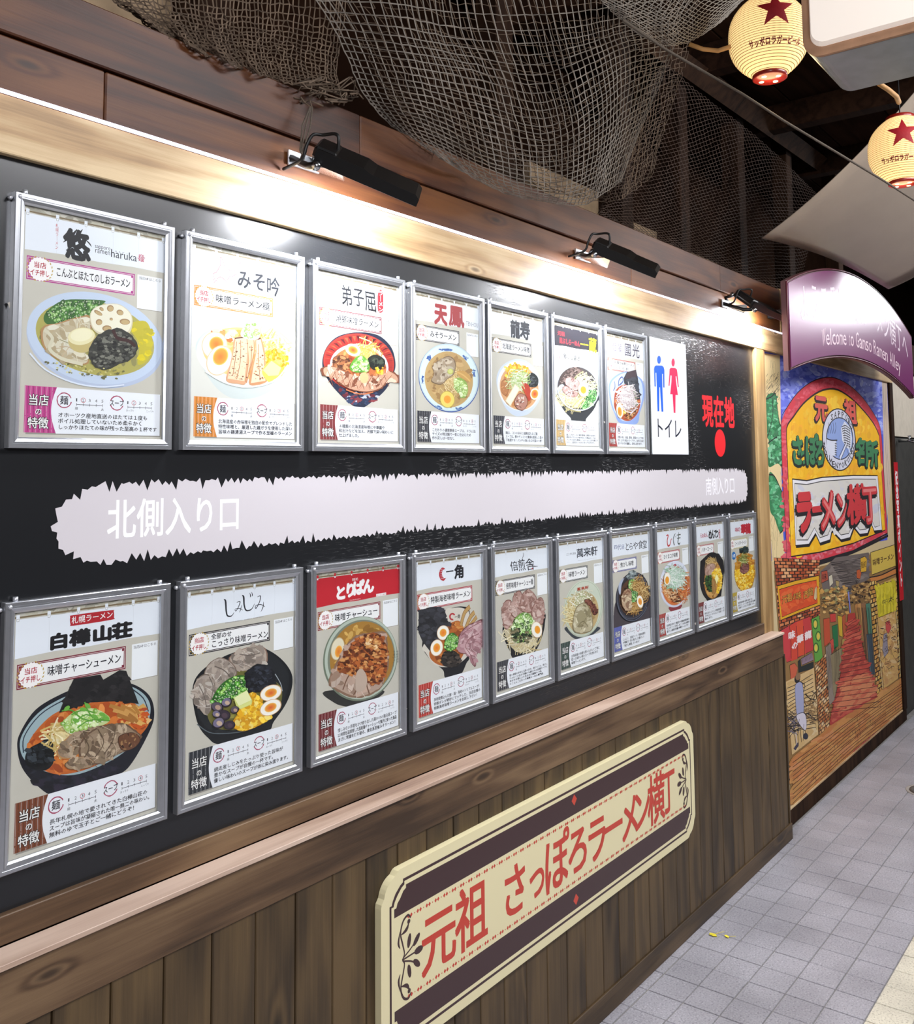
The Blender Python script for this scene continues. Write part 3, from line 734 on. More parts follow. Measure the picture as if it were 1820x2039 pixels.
def f_t2(c):
    c.blob([(155, 960), (240, 850), (420, 800), (640, 810), (800, 880), (875, 1000), (870, 1100), (820, 1230), (700, 1330), (560, 1370), (420, 1360), (300, 1270), (200, 1110)], '#cfd6d4')
    c.blob([(160, 1010), (230, 870), (430, 810), (640, 815), (790, 880), (865, 990), (860, 1110), (760, 1230), (560, 1275), (380, 1240), (230, 1150)], '#f3f1ea')
    c.soup(530, 1020, 325, 195, 10, '#f2b860', '#f7cf86', ['#f6c878', '#eca850', '#f9dca0'], 60, 20)
    c.blob([(650, 880), (760, 900), (850, 1010), (700, 1010)], '#f0a836'); c.noodles([(620, 900), (760, 900), (840, 1000), (720, 1010)], 50, 20, ('#f6dc9a', '#f3c870', '#fbeec0'))
    c.mott([(230, 890), (340, 820), (440, 850), (450, 930), (300, 900)], 30, 24, ['#e9a35e', '#f5dcc0', '#c8743a', '#faf0e4'])
    c.egg(300, 958, 100, 105, 15, '#e8762c', yo=(14, -10)); c.egg(338, 1075, 96, 122, 28, '#ea7c34', yo=(8, -30), ys=.55)
    c.blob([(455, 905), (548, 895), (560, 1000), (545, 1240), (480, 1255), (390, 1230), (420, 1100), (440, 1000)], '#d8a27c'); c.poly([(462, 905), (545, 902), (555, 1000), (530, 1235), (400, 1215), (430, 1090), (450, 990)], '#efcfae')
    c.poly([(548, 900), (606, 905), (612, 1000), (590, 1110), (548, 1250), (535, 1240), (560, 1080)], '#c98a60'); c.poly([(552, 905), (600, 910), (604, 1000), (580, 1110), (545, 1235), (565, 1080)], '#ecc6a2')
    c.blob([(615, 915), (660, 905), (690, 1030), (690, 1150), (700, 1240), (570, 1262), (590, 1120), (615, 1010)], '#d09468'); c.poly([(620, 920), (655, 912), (680, 1030), (684, 1150), (692, 1232), (580, 1250), (600, 1120), (622, 1010)], '#f2d3b2')
    for a in ([(470, 930), (460, 1060), (440, 1190)], [(500, 920), (498, 1080), (470, 1220)], [(640, 950), (640, 1080), (650, 1230)], [(585, 960), (580, 1090), (560, 1180)]): c.stroke(a, 6, '#a8714e')
    c.mott([(460, 920), (600, 920), (560, 1230), (410, 1210)], 60, 6, ['#7d4c34', '#b9825c', '#e2b48c']); c.mott([(630, 930), (680, 1030), (690, 1230), (590, 1240)], 30, 6, ['#8f5a3c', '#c48e66'])
    c.stroke([(455, 905), (548, 897), (612, 912), (655, 905)], 9, '#5b3320')
    c.corn([(700, 1010), (800, 990), (865, 1040), (860, 1130), (820, 1180), (760, 1130), (700, 1090)], 130, 12)
    c.blob([(740, 1075), (815, 1130), (822, 1190), (760, 1220), (720, 1245), (665, 1160)], '#f8de5c'); c.poly([(738, 1078), (812, 1132), (790, 1190), (715, 1195), (672, 1150)], '#fdf0a0')
    c.blob([(500, 880), (530, 810), (590, 780), (640, 830), (640, 905), (570, 915)], '#e4eccf'); c.negi([(505, 870), (540, 800), (600, 785), (640, 840), (635, 890), (560, 905)], 90, 9, ('#a9d76c', '#d6ecae', '#84c04c', '#f3f8e6'))
    c.stroke([(230, 1160), (380, 1245), (560, 1280), (760, 1232), (865, 1110)], 14, '#fbfbf6')

def f_t3(c):
    c.blob([(1130, 1100), (1160, 980), (1250, 890), (1400, 858), (1560, 880), (1660, 970), (1695, 1090), (1680, 1180), (1620, 1300), (1520, 1390), (1440, 1440), (1360, 1420), (1240, 1310), (1160, 1200)], '#1f2740')
    c.mott([(1250, 1290), (1350, 1330), (1600, 1290), (1540, 1380), (1430, 1425), (1340, 1400)], 90, 16, ['#26324f', '#8a3a40', '#39486a', '#b9bfd0', '#6d2430'])
    c.ell(1412, 1090, 275, 222, '#b33a30', 10, 50); c.ell(1412, 1090, 262, 210, '#a82c26', 10, 50)
    for k in range(26):
        a = math.radians(190 + k * 7.2); x, y = 1412 + 262 * math.cos(a), 1090 + 208 * math.sin(a)
        c.poly([(x - 14, y + 2), (x + 14, y + 2), (1412 + 205 * math.cos(a), 1096 + 165 * math.sin(a))], '#5a1c22' if k % 2 else '#cf5a3a', keep=True, sub=k % 2)
    c.lv += 2
    c.ell(1415, 1120, 226, 172, '#c8d2dc', 8, 44); c.soup(1415, 1130, 210, 158, 8, '#b4562e', '#c97844', ['#a54524', '#cd7a48', '#dd9a5c', '#8c3a20'], 110, 12)
    c.noodles([(1420, 960), (1500, 975), (1560, 1040), (1480, 1060), (1420, 1040)], 60, 14); c.ring(1492, 1020, 40, 36, 7, '#e8c466', 20)
    c.meat([(1210, 1060), (1270, 1035), (1335, 1060), (1345, 1120), (1290, 1160), (1225, 1140)], '#8f5334', '#5e3220', '#b87a50', 60, 9, ['#a9683f', '#6d3c24', '#c28a5a', '#4f2a1a'])
    c.egg(1366, 995, 62, 46, 25, '#c8401e', ys=.6)
    c.blob([(1480, 1060), (1540, 1030), (1610, 1070), (1600, 1130), (1530, 1150), (1490, 1110)], '#22261f'); c.mott([(1490, 1060), (1600, 1070), (1590, 1130), (1500, 1120)], 40, 14, ['#31372c', '#141814', '#4a5244'])
    c.blob([(1340, 1140), (1370, 1070), (1430, 1035), (1480, 1080), (1490, 1150), (1400, 1170)], '#5f9c34'); c.negi([(1350, 1140), (1420, 1045), (1480, 1085), (1480, 1155), (1390, 1160)], 90, 10, ('#79b948', '#a8d672', '#4c8a2c', '#cfe8a4'))
    c.corn([(1530, 1130), (1600, 1130), (1590, 1180), (1540, 1180)], 20, 7)
    c.meat([(1120, 1130), (1200, 1120), (1290, 1160), (1380, 1190), (1470, 1195), (1580, 1190), (1660, 1160), (1725, 1200), (1720, 1250), (1640, 1240), (1590, 1290), (1490, 1320), (1380, 1310), (1290, 1275), (1210, 1210), (1130, 1190)], '#c79a80', '#7e4630', '#e3c4ae', 60, 14)
    for k in range(10):
        x = 1170 + k * 48; c.stroke([(x, 1150 + k * 4), (x + 40, 1300 - abs(k - 5) * 6)], 5, '#8d4f34', keep=True); c.stroke([(x + 60, 1165 + k * 3), (x + 5, 1285 - abs(k - 5) * 8)], 5, '#8d4f34', keep=True, sub=1)
    c.lv += 3
    c.ell(1450, 1210, 34, 42, '#d8b684', 0); c.stroke([(1310, 1300), (1420, 1335), (1520, 1320)], 10, '#c87444')

def f_t4(c):
    c.ell(312, 790, 222, 256, '#2d4e9a', -14, 54); c.ell(312, 786, 218, 252, '#bfd3da', -14, 54); c.ell(312, 786, 210, 243, '#d5e4e4', -14, 54)
    for x, y, a, b, r in ((285, 580, 52, 10, 0), (165, 640, 14, 22, 0), (432, 640, 26, 8, 50), (498, 750, 8, 26, 0), (118, 800, 8, 30, 0), (240, 1005, 26, 8, 30), (390, 1015, 26, 7, -20)):
        c.ell(x, y, a, b, '#3f63a8', r, 10, jit=.3); c.mott([(x - a, y - b), (x + a, y - b), (x + a, y + b), (x - a, y + b)], 10, 5, ['#2d4e9a', '#6f90bb', '#b6cfe0'])
    c.soup(312, 800, 178, 208, -12, '#b08c58', '#c3a26a', ['#a88250', '#c2a06c', '#b89460', '#9c784a'], 90, 14)
    c.noodles([(300, 760), (360, 740), (370, 860), (300, 880)], 60, 12, ('#d8bc80', '#c4a264', '#e6d0a0'))
    c.meat([(190, 700), (250, 650), (320, 628), (362, 680), (350, 760), (300, 800), (250, 838), (180, 815), (200, 760)], '#a8937a', '#7a624a', '#c6b6a0', 50, 10)
    c.ell(322, 742, 22, 22, '#b9bf62'); c.ell(322, 740, 16, 16, '#d0d382')
    c.blob([(375, 740), (430, 740), (475, 790), (470, 820), (420, 800), (380, 770)], '#c79a54'); c.stroke([(370, 745), (420, 770), (470, 815)], 12, '#d9ae68')
    c.blob([(350, 800), (400, 790), (445, 830), (450, 900), (420, 940), (385, 900), (355, 860)], '#8fae52'); c.negi([(352, 795), (440, 825), (445, 910), (400, 930), (356, 860)], 110, 8, ('#a6c46a', '#c7dc92', '#7ea044', '#dfe9bc'))
    c.egg(300, 948, 54, 62, -10, '#f09a2a', white='#e8d46a', edge='#cbb04e', ys=.5)

def f_t5(c):
    c.blob([(665, 830), (690, 720), (770, 660), (860, 655), (950, 720), (1000, 850), (985, 950), (920, 1040), (860, 1070), (790, 1065), (720, 990)], '#c9d3e2')
    c.ell(832, 848, 158, 186, '#e6ebf2', -14, 50); c.soup(832, 860, 142, 168, -14, '#c88a58', '#dba878', ['#c27f4a', '#e0b080', '#b5683c'], 60, 12)
    c.corn([(725, 710), (800, 678), (900, 715), (915, 760), (850, 770), (740, 790)], 130, 8)
    c.blob([(890, 775), (930, 750), (972, 790), (965, 850), (910, 855), (888, 820)], '#1f2226'); c.mott([(895, 775), (965, 790), (960, 845), (905, 845)], 50, 9, ['#34383c', '#121416', '#50565c'])
    c.meat([(700, 820), (735, 800), (760, 860), (735, 920), (700, 890)], '#b87a4a', '#7c4626', '#d79c66', 20)
    c.blob([(770, 830), (790, 760), (850, 745), (890, 790), (880, 870), (800, 880)], '#cfd6a4'); c.noodles([(770, 830), (790, 765), (850, 752), (885, 800), (870, 865), (800, 870)], 80, 9, ('#e6e9c8', '#b9cf86', '#f5f4e0', '#98b45e'))
    c.poly([(800, 832), (838, 870), (765, 1000), (728, 960)], '#e8d8b4'); c.poly([(802, 840), (830, 870), (766, 990), (736, 958)], '#f5ecd4')
    c.stroke([(850, 850, 14), (880, 900, 20), (905, 950, 12)], 16, '#c8482c'); c.stroke([(850, 810, 6), (875, 860, 8), (910, 880, 5)], 6, '#d4593a'); c.blob([(870, 830), (905, 850), (920, 930), (900, 960), (880, 900)], '#b83c28')
    c.egg(946, 908, 34, 44, 8, '#d22c2c', ys=.72)
    c.meat([(795, 960), (830, 905), (880, 920), (892, 980), (860, 1030), (810, 1010)], '#b58272', '#6d3a2c', '#e8d8cc', 26)

def f_t6(c):
    c.blob([(130, 1100), (150, 1240), (230, 1380), (320, 1480), (350, 1550), (535, 1555), (560, 1490), (660, 1370), (715, 1260), (735, 1100)], '#3a3c40')
    c.ell(428, 1030, 315, 345, '#d4e0e8', -22, 54); c.ell(425, 1022, 302, 332, '#4a4448', -22, 54)
    c.blob([(150, 960), (170, 830), (280, 730), (390, 698), (480, 730), (600, 840), (680, 980), (690, 1060), (560, 960), (440, 900), (300, 880), (200, 970)], '#4a3c38')
    c.mott([(150, 940), (280, 740), (400, 705), (500, 750), (680, 1000), (560, 950), (300, 890), (170, 970)], 260, 15, ['#6d5650', '#3a2c28', '#85706a', '#54423c', '#9c8a84'])
    c.blob([(130, 1010), (200, 960), (240, 1060), (220, 1180), (150, 1130)], '#b9bfca')
    c.noodles([(180, 1080), (330, 1150), (470, 1140), (440, 1240), (300, 1270), (200, 1200)], 110, 26, ('#e9dfb4', '#d3c48c', '#f6f0d4'))
    c.noodles([(430, 900), (520, 900), (640, 1000), (620, 1060), (560, 950)], 50, 24, ('#dfe2b0', '#b9c484', '#f3f4dc'))
    c.meat([(230, 900), (290, 850), (380, 880), (450, 930), (420, 1060), (340, 1040), (280, 1000), (235, 960)], '#cfa9a4', '#8f6a66', '#e6d0cc', 40)
    c.meat([(185, 1040), (230, 985), (290, 1020), (350, 1060), (425, 1090), (410, 1150), (330, 1160), (240, 1120)], '#c89f98', '#8a625c', '#e6d0cc', 40)
    c.negi([(570, 1060), (690, 1060), (700, 1180), (640, 1290), (500, 1340), (480, 1250), (560, 1180)], 260, 17, ('#3f9a3a', '#6cc05a', '#2a7428', '#b6e2a0', '#1c5520'))
    c.egg(508, 1050, 82, 108, -8, '#f0a020')
    for k in range(5): c.stroke([(300 + k * 40, 1300 + k * 8), (420 + k * 26, 1190 + k * 8), (480 + k * 16, 1160 + k * 12)], 20, ('#e8e0a8', '#d6cc84', '#f2ecc4', '#c9bf72', '#ece4b0')[k])
    c.ring(428, 1030, 308, 338, 14, '#dfe9f0', -22, 50, a0=30, a1=200)

def f_t7(c):
    c.blob([(905, 1000), (950, 880), (1080, 790), (1200, 770), (1380, 860), (1445, 980), (1440, 1200), (1380, 1400), (1330, 1570), (1080, 1560), (1000, 1430), (930, 1240)], '#8fa6dc')
    c.blob([(925, 1010), (970, 900), (1090, 810), (1200, 790), (1360, 870), (1420, 1000), (1415, 1200), (1330, 1440), (1200, 1530), (1080, 1500), (990, 1360), (940, 1180)], '#c3d0f0')
    c.stroke([(975, 1060), (1000, 1000), (990, 920)], 16, '#2c3c8c'); c.stroke([(1050, 990), (1060, 900), (1110, 850), (1120, 920), (1060, 980)], 18, '#2c3c8c'); c.stroke([(1010, 1080), (1060, 1020)], 30, '#20232c')
    c.blob([(985, 1200), (1010, 1060), (1100, 980), (1230, 970), (1340, 1080), (1390, 1220), (1350, 1400), (1250, 1510), (1150, 1520), (1050, 1440), (990, 1320)], '#b5522e')
    c.mott([(1000, 1180), (1100, 1000), (1230, 980), (1370, 1200), (1330, 1400), (1200, 1510), (1060, 1430)], 200, 20, ['#cf6a38', '#9c3c22', '#e08a4c', '#7c2e1c', '#d89a60'])
    c.poly([(1180, 775), (1320, 740), (1350, 870), (1385, 1190), (1340, 1200), (1270, 1040), (1140, 950), (1130, 870)], '#33343c'); c.poly([(1180, 780), (1318, 745), (1330, 860), (1150, 880)], '#4a3a40'); c.mott([(1150, 880), (1340, 880), (1370, 1180), (1280, 1040)], 30, 30, ['#3c3e46', '#2a2b32', '#4a4c55'])
    c.mott([(1180, 1000), (1260, 1010), (1320, 1120), (1340, 1290), (1290, 1280), (1240, 1120)], 80, 18, ['#2f5a34', '#4a7a44', '#20402a', '#8aa048', '#b0a040'])
    c.corn([(1080, 1330), (1140, 1300), (1180, 1400), (1120, 1420)], 24, 14)
    c.mott([(1180, 1340), (1340, 1300), (1320, 1420), (1220, 1500), (1150, 1480)], 160, 13, ['#6d3a22', '#b87a4a', '#8f4f2c', '#d9a870', '#54281a'])
    c.noodles([(1120, 1080), (1180, 1020), (1230, 1080), (1280, 1220), (1210, 1330), (1130, 1240)], 150, 22, ('#e8e0e0', '#cdbfc0', '#f8f4f2', '#b9a4a4'))
    c.egg(1066, 1362, 52, 122, -6, '#e8742a', edge='#dcbf98', yo=(0, 20), ys=.58)

def f_b1(c):
    c.blob([(118, 1180), (140, 1080), (240, 930), (400, 830), (560, 770), (760, 740), (900, 755), (1010, 830), (1045, 940), (1020, 1060), (900, 1280), (800, 1370), (560, 1460), (370, 1510), (250, 1440), (150, 1320)], '#171822')
    c.mott([(160, 1300), (400, 1370), (700, 1330), (900, 1230), (800, 1360), (560, 1450), (370, 1500), (250, 1430)], 60, 26, ['#20222e', '#12121a', '#2a2434'])
    c.blob([(135, 1180), (160, 1080), (260, 950), (420, 850), (600, 790), (780, 755), (900, 775), (990, 840), (1020, 930), (980, 1060), (860, 1200), (700, 1300), (500, 1370), (320, 1350), (180, 1280)], '#9fb4ba')
    c.stroke([(160, 1220), (165, 1110), (270, 965), (430, 865), (600, 802)], 8, '#20283a'); c.stroke([(890, 785), (970, 850), (1005, 940)], 8, '#20283a')
    c.blob([(185, 1200), (230, 1090), (360, 960), (520, 900), (700, 870), (880, 870), (990, 960), (1005, 1030), (900, 1150), (740, 1260), (560, 1340), (380, 1365), (240, 1300)], '#c4652a')
    c.mott([(200, 1190), (360, 980), (700, 890), (980, 960), (990, 1030), (740, 1240), (380, 1350), (250, 1290)], 170, 24, ['#d87a34', '#b5541f', '#e0904a', '#c96828', '#a84a1c'], 'dot', 1.8)
    c.poly([(500, 720), (680, 690), (700, 725), (810, 660), (855, 665), (940, 890), (800, 870), (600, 880), (400, 950)], '#1c1a1c'); c.stroke([(500, 722), (450, 830), (402, 948)], 5, '#34312f'); c.mott([(500, 740), (850, 690), (930, 880), (600, 870), (430, 930)], 50, 22, ['#232022', '#151315', '#2b282a'])
    c.mott([(780, 900), (960, 900), (1000, 960), (990, 1040), (800, 1010)], 90, 22, ['#c9571f', '#e08a3c', '#b04a20', '#d9a85c', '#e8b878'])
    for k in range(7): c.stroke([(740 + k * 26, 900 + (k % 3) * 30), (840 + k * 14, 930 + (k % 3) * 30), (890 + k * 8, 960 + (k % 3) * 26)], 24, ('#b8803c', '#d09a54', '#a87034')[k % 3])
    c.blob([(170, 1260), (200, 1190), (290, 1140), (310, 1100), (370, 1110), (370, 1180), (360, 1290), (300, 1340), (200, 1320)], '#0f1114'); c.mott([(190, 1200), (300, 1150), (360, 1180), (350, 1290), (210, 1310)], 50, 18, ['#1c2024', '#08090b', '#3a4148', '#23282e'])
    c.noodles([(370, 1100), (460, 1060), (520, 1080), (450, 1180), (370, 1160)], 60, 20, ('#e6d29a', '#cdb06a', '#f3e6be'))
    mp = ['#8f7a62', '#a89078', '#776350', '#bca68c', '#6b5744']
    c.meat([(380, 1220), (450, 1120), (560, 1050), (700, 1030), (640, 1120), (540, 1220), (440, 1260)], '#9c836a', '#c08a54', '#c9b49c', 50, 16, mp)
    c.meat([(530, 1230), (560, 1120), (680, 1040), (830, 1020), (920, 1070), (960, 1110), (900, 1180), (780, 1240), (700, 1290), (590, 1290)], '#978068', '#6b5240', '#c4ae96', 90, 18, mp)
    c.meat([(800, 1110), (900, 1080), (950, 1130), (900, 1190), (820, 1200)], '#6d4630', '#3f2618', '#a07850', 20)
    c.meat([(440, 1290), (560, 1240), (640, 1280), (600, 1320), (470, 1330)], '#a68a6c', '#6f5138', '#c9b08c', 30, 12, mp)
    for a in ([(560, 1110), (600, 1180), (570, 1250)], [(660, 1060), (700, 1150), (640, 1250)], [(780, 1050), (760, 1140), (700, 1230)]): c.stroke(a, 7, '#5f4c3a')
    c.blob([(420, 1020), (520, 930), (640, 920), (740, 980), (700, 1030), (560, 1050), (470, 1090)], '#c8d694'); c.negi([(420, 1020), (500, 950), (640, 930), (740, 990), (600, 1040), (470, 1080)], 120, 14, ('#dcebb0', '#a9cf6a', '#f0f4dc', '#82b348'))
    for P in ([(415, 935), (480, 930), (540, 980), (600, 1000)], [(570, 875), (590, 930), (640, 990), (740, 1000)], [(480, 960), (560, 930), (640, 950)], [(500, 1020), (580, 960), (680, 1010)], [(520, 1050), (600, 1000), (720, 990)]): c.stroke(P, 9, '#5d9e38')
    for x, y in ((450, 918), (590, 900), (560, 925), (715, 985), (640, 975), (510, 1000), (690, 960)): c.ell(x, y, 24, 14, '#6fb044', (x * 7) % 90 - 40, 10)

def f_b2(c):
    c.blob([(165, 1000), (230, 860), (420, 740), (640, 680), (740, 700), (850, 780), (915, 880), (915, 990), (870, 1110), (780, 1240), (720, 1320), (390, 1410), (280, 1360), (200, 1240)], '#14161a')
    c.blob([(180, 1000), (250, 880), (430, 760), (640, 700), (760, 730), (850, 810), (895, 900), (880, 1010), (820, 1140), (700, 1250), (520, 1320), (370, 1330), (250, 1260), (195, 1140)], '#1f2226')
    c.stroke([(200, 1260), (290, 1320), (400, 1330), (560, 1310), (700, 1250)], 7, '#5d666c'); c.stroke([(790, 880), (830, 950), (845, 1010)], 6, '#aab2b8')
    c.blob([(280, 1200), (300, 1060), (420, 900), (600, 850), (780, 930), (840, 1000), (820, 1130), (700, 1240), (520, 1300), (350, 1290)], '#6f6a34'); c.mott([(290, 1200), (420, 920), (780, 940), (820, 1120), (520, 1290)], 60, 20, ['#8a8640', '#5a5830', '#a09a4c'])
    mp = ['#b5a699', '#988a80', '#cabfb4', '#7f736a', '#a39488']
    c.meat([(440, 760), (520, 700), (640, 665), (720, 690), (730, 790), (660, 830), (560, 860), (480, 840)], '#b8a89a', '#8a6a5a', '#d3c8bc', 60, 18, mp)
    c.meat([(250, 880), (300, 790), (380, 755), (470, 800), (500, 880), (430, 960), (340, 1010), (270, 990)], '#b5a79c', '#7d6a5e', '#d6ccc2', 60, 18, mp)
    c.meat([(165, 1040), (200, 920), (270, 880), (330, 930), (330, 1060), (290, 1180), (220, 1150)], '#a99c92', '#75655a', '#cfc6bd', 60, 18, mp)
    for a in ([(290, 900), (320, 980), (300, 1090)], [(210, 960), (250, 1040), (270, 1130)], [(330, 820), (400, 850), (450, 900)], [(520, 730), (600, 740), (680, 720)]): c.stroke(a, 7, '#6b5f58')
    c.blob([(305, 1090), (370, 970), (470, 900), (570, 900), (590, 1000), (480, 1060), (370, 1110)], '#2f6a24'); c.negi([(310, 1090), (370, 980), (480, 905), (570, 905), (590, 1000), (480, 1060), (380, 1100)], 300, 11, ('#3f8f2c', '#66b83c', '#2a6a20', '#9ad05a', '#1d4f18'))
    c.blob([(560, 880), (640, 810), (740, 820), (790, 900), (780, 980), (680, 1010), (600, 1030), (570, 960)], '#15161c', jit=9); c.mott([(570, 880), (640, 825), (740, 830), (780, 970), (600, 1010)], 150, 15, ['#24262e', '#0c0d12', '#343844', '#1a1c24'])
    c.blob([(480, 1290), (470, 1230), (560, 1110), (600, 1020), (690, 1090), (700, 1190), (760, 1200), (700, 1250), (560, 1310)], '#d69a18'); c.corn([(475, 1280), (490, 1200), (560, 1110), (610, 1020), (680, 1080), (700, 1190), (750, 1205), (560, 1300)], 300, 15)
    c.egg(752, 1022, 86, 58, -22, '#df5a2c', edge='#e0b584'); c.egg(750, 1132, 88, 56, -28, '#df5a2c', edge='#e0b584')
    c.poly([(472, 1060), (570, 1000), (612, 1080), (605, 1110), (520, 1145), (490, 1120)], '#cfd47a'); c.poly([(474, 1058), (570, 1003), (606, 1075), (510, 1120)], '#eef0b8'); c.poly([(510, 1122), (606, 1077), (604, 1106), (522, 1143)], '#dfe28c')
    for x, y, r, k in ((350, 1130, 48, 0), (420, 1095, 42, 1), (400, 1190, 50, 2), (480, 1150, 34, 0), (360, 1250, 50, 1), (440, 1265, 44, 2), (345, 1185, 34, 1)):
        c.ell(x, y, r, r * .8, '#2a2028', x % 60 - 30, 18); c.ell(x - 3, y - 4, r * .85, r * .66, ('#5d5260', '#78708a', '#3a2f3c')[k], x % 60 - 30, 18); c.ell(x + 4, y + 2, r * .45, r * .38, ('#b99a86', '#c9ae98', '#52404a')[k], 20, 14)

def f_b3(c):
    c.blob([(1165, 1010), (1240, 1100), (1340, 1130), (1400, 1140), (1520, 1090), (1600, 1000)], '#2c2c2a')
    c.ell(1432, 765, 278, 322, '#6f7a68', 14, 54); c.ell(1436, 760, 270, 313, '#b8c2b4', 14, 54); c.ell(1440, 760, 252, 292, '#7d8474', 14, 54)
    c.soup(1445, 760, 240, 280, 14, '#b98a3c', '#a87a34', ['#c99a4a', '#a8762e', '#8f6428', '#d4aa5c'], 130, 16)
    c.egg(1262, 690, 50, 88, 12, '#e07a28', white='#e6dcc0', edge='#c9b48c', yo=(6, 20), ys=.5)
    mp = ['#b59c8c', '#cbb6a8', '#9a7e6c', '#c2a594']
    c.meat([(1190, 950), (1240, 820), (1310, 680), (1400, 590), (1500, 570), (1620, 560), (1640, 680), (1650, 800), (1600, 960), (1560, 1010), (1480, 1050), (1380, 1060), (1260, 1010)], '#b79c8a', '#8a6a56', '#d8c6b8', 110, 22, mp)
    for a in ([(1380, 1040), (1440, 940), (1480, 860)], [(1300, 1000), (1340, 900), (1420, 800)], [(1500, 1030), (1480, 940), (1530, 850)]): c.stroke(a, 12, '#75523e')
    reg = [(1250, 840), (1330, 700), (1420, 600), (1520, 570), (1600, 600), (1640, 740), (1600, 930), (1520, 960), (1440, 900), (1340, 880)]
    c.blob(reg, '#8f4c26', jit=10); c.mott(reg, 420, 15, ['#a85a2c', '#6d3418', '#c47a3e', '#8a4420', '#d89a5c', '#54260f', '#b8642e'])
    c.blob([(1400, 880), (1440, 840), (1480, 900), (1470, 990), (1400, 1010)], '#c2ac9c')
    c.mott([(1470, 610), (1560, 620), (1560, 700), (1480, 690)], 40, 12, ['#e0a868', '#c98a4a', '#f0cfa0'])
    c.text('うまいっ！！', 1675, 830, 1700, 700, '#2a2a2c', .0, px=True, vert=True); c.text('やわらかで', 1702, 800, 1722, 700, '#2a2a2c', .0, px=True, vert=True)

def f_b4(c):
    c.blob([(140, 1010), (200, 1160), (320, 1260), (345, 1330), (470, 1310), (530, 1200), (560, 1120), (560, 760), (500, 700), (380, 720), (300, 780)], '#1a1a1e')
    c.blob([(330, 750), (400, 715), (500, 715), (560, 780), (560, 1060), (520, 1160), (400, 1230), (260, 1220), (170, 1110), (150, 1040)], '#d8d0c4')
    c.blob([(200, 1110), (300, 900), (380, 850), (470, 830), (520, 950), (500, 1130), (400, 1220), (270, 1210)], '#b5642c'); c.mott([(220, 1100), (380, 860), (470, 840), (500, 1100), (300, 1200)], 80, 22, ['#c97838', '#a05222', '#dd9850', '#8c4820'])
    c.ring(405, 790, 22, 26, 14, '#b8323a', 0, 20, a0=70, a1=330); c.text('一角', 425, 815, 475, 765, '#1c1a1c', .03, px=True)
    for P, w_ in (([(480, 870), (510, 760), (560, 700)], 46), ([(520, 900), (560, 800), (600, 750)], 46), ([(490, 960), (560, 870), (620, 790)], 40)): c.stroke(P, w_, '#8f6434'); c.stroke(P, w_ * .72, '#c09a60')
    c.poly([(108, 735), (210, 705), (305, 700), (330, 780), (390, 860), (300, 900), (230, 1010), (210, 1100), (140, 1010), (105, 930)], '#2c2c30'); c.mott([(115, 740), (300, 710), (380, 860), (210, 1080), (110, 920)], 110, 22, ['#34343a', '#232327', '#3e3e45'])
    mp = ['#b98c92', '#c9a2a6', '#a0747a', '#d4b4b6']
    c.meat([(450, 980), (520, 880), (620, 830), (670, 820), (678, 960), (670, 1050), (620, 1130), (610, 1230), (580, 1210), (540, 1130), (470, 1110), (440, 1050)], '#b88c90', '#6d3c40', '#d6bcbc', 90, 17, mp)
    c.stroke([(640, 940), (560, 980), (520, 1050), (560, 1120), (600, 1220)], 6, '#7d4448'); c.stroke([(670, 830), (560, 890), (480, 960)], 6, '#8a5458')
    c.egg(322, 932, 54, 66, 12, '#ef7a24'); c.egg(265, 1065, 55, 74, 12, '#ef7a24')
    c.blob([(310, 1190), (320, 1120), (420, 1090), (480, 1170), (450, 1230), (340, 1230)], '#241f1c'); c.mott([(310, 1190), (330, 1110), (420, 1090), (480, 1180), (440, 1230), (340, 1225)], 120, 15, ['#3a322c', '#15120f', '#544a42', '#2c2622'])
    c.blob([(335, 1060), (345, 980), (400, 930), (450, 970), (450, 1040), (400, 1090), (350, 1090)], '#336a20'); c.negi([(335, 1060), (345, 985), (400, 935), (455, 975), (440, 1050), (380, 1095)], 160, 10, ('#4a9030', '#6fb548', '#2c6420', '#94cc66'))

def f_b5(c):
    c.blob([(850, 880), (860, 980), (910, 1090), (950, 1160), (1090, 1130), (1150, 1080), (1200, 960), (1222, 850), (1200, 740), (900, 760)], '#1c1b20')
    c.blob([(868, 890), (890, 990), (940, 1075), (1020, 1100), (1110, 1060), (1180, 950), (1200, 850), (1150, 760), (950, 760)], '#c9bc9c')
    c.noodles([(890, 920), (1000, 1080), (1100, 1060), (1150, 980), (920, 900)], 90, 16, ('#d9cba0', '#c4b07c', '#ece2c4'))
    mp = ['#b08c82', '#c4a298', '#977066', '#d2b8ae']
    for P in ([(840, 720), (880, 645), (930, 660), (950, 800), (940, 840), (880, 905), (845, 820)], [(930, 700), (945, 600), (1000, 560), (1030, 640), (1000, 760), (960, 800), (925, 770)], [(1000, 680), (1020, 590), (1075, 550), (1130, 590), (1150, 650), (1100, 750), (1010, 740)], [(1100, 740), (1150, 640), (1190, 620), (1215, 680), (1210, 800), (1195, 860), (1120, 830)]):
        c.meat(P, '#b49086', '#7a4a40', '#d6bcb2', 46, 12, mp)
    c.blob([(930, 900), (960, 800), (1040, 750), (1110, 800), (1110, 930), (1050, 1000), (960, 1020), (930, 960)], '#7fa05a'); c.negi([(935, 900), (965, 810), (1040, 760), (1110, 810), (1110, 930), (1040, 1000), (950, 1010)], 220, 13, ('#b9d88c', '#7fb04c', '#4d7a34', '#e2efc8', '#38582a'))
    c.mott([(930, 900), (1000, 880), (1100, 960), (1060, 1030), (940, 1000)], 50, 14, ['#3a4a30', '#25321f', '#6d6a4c', '#8a7f60'])
    c.egg(1146, 905, 48, 72, -8, '#f59a16', yo=(6, 0), ys=.48)

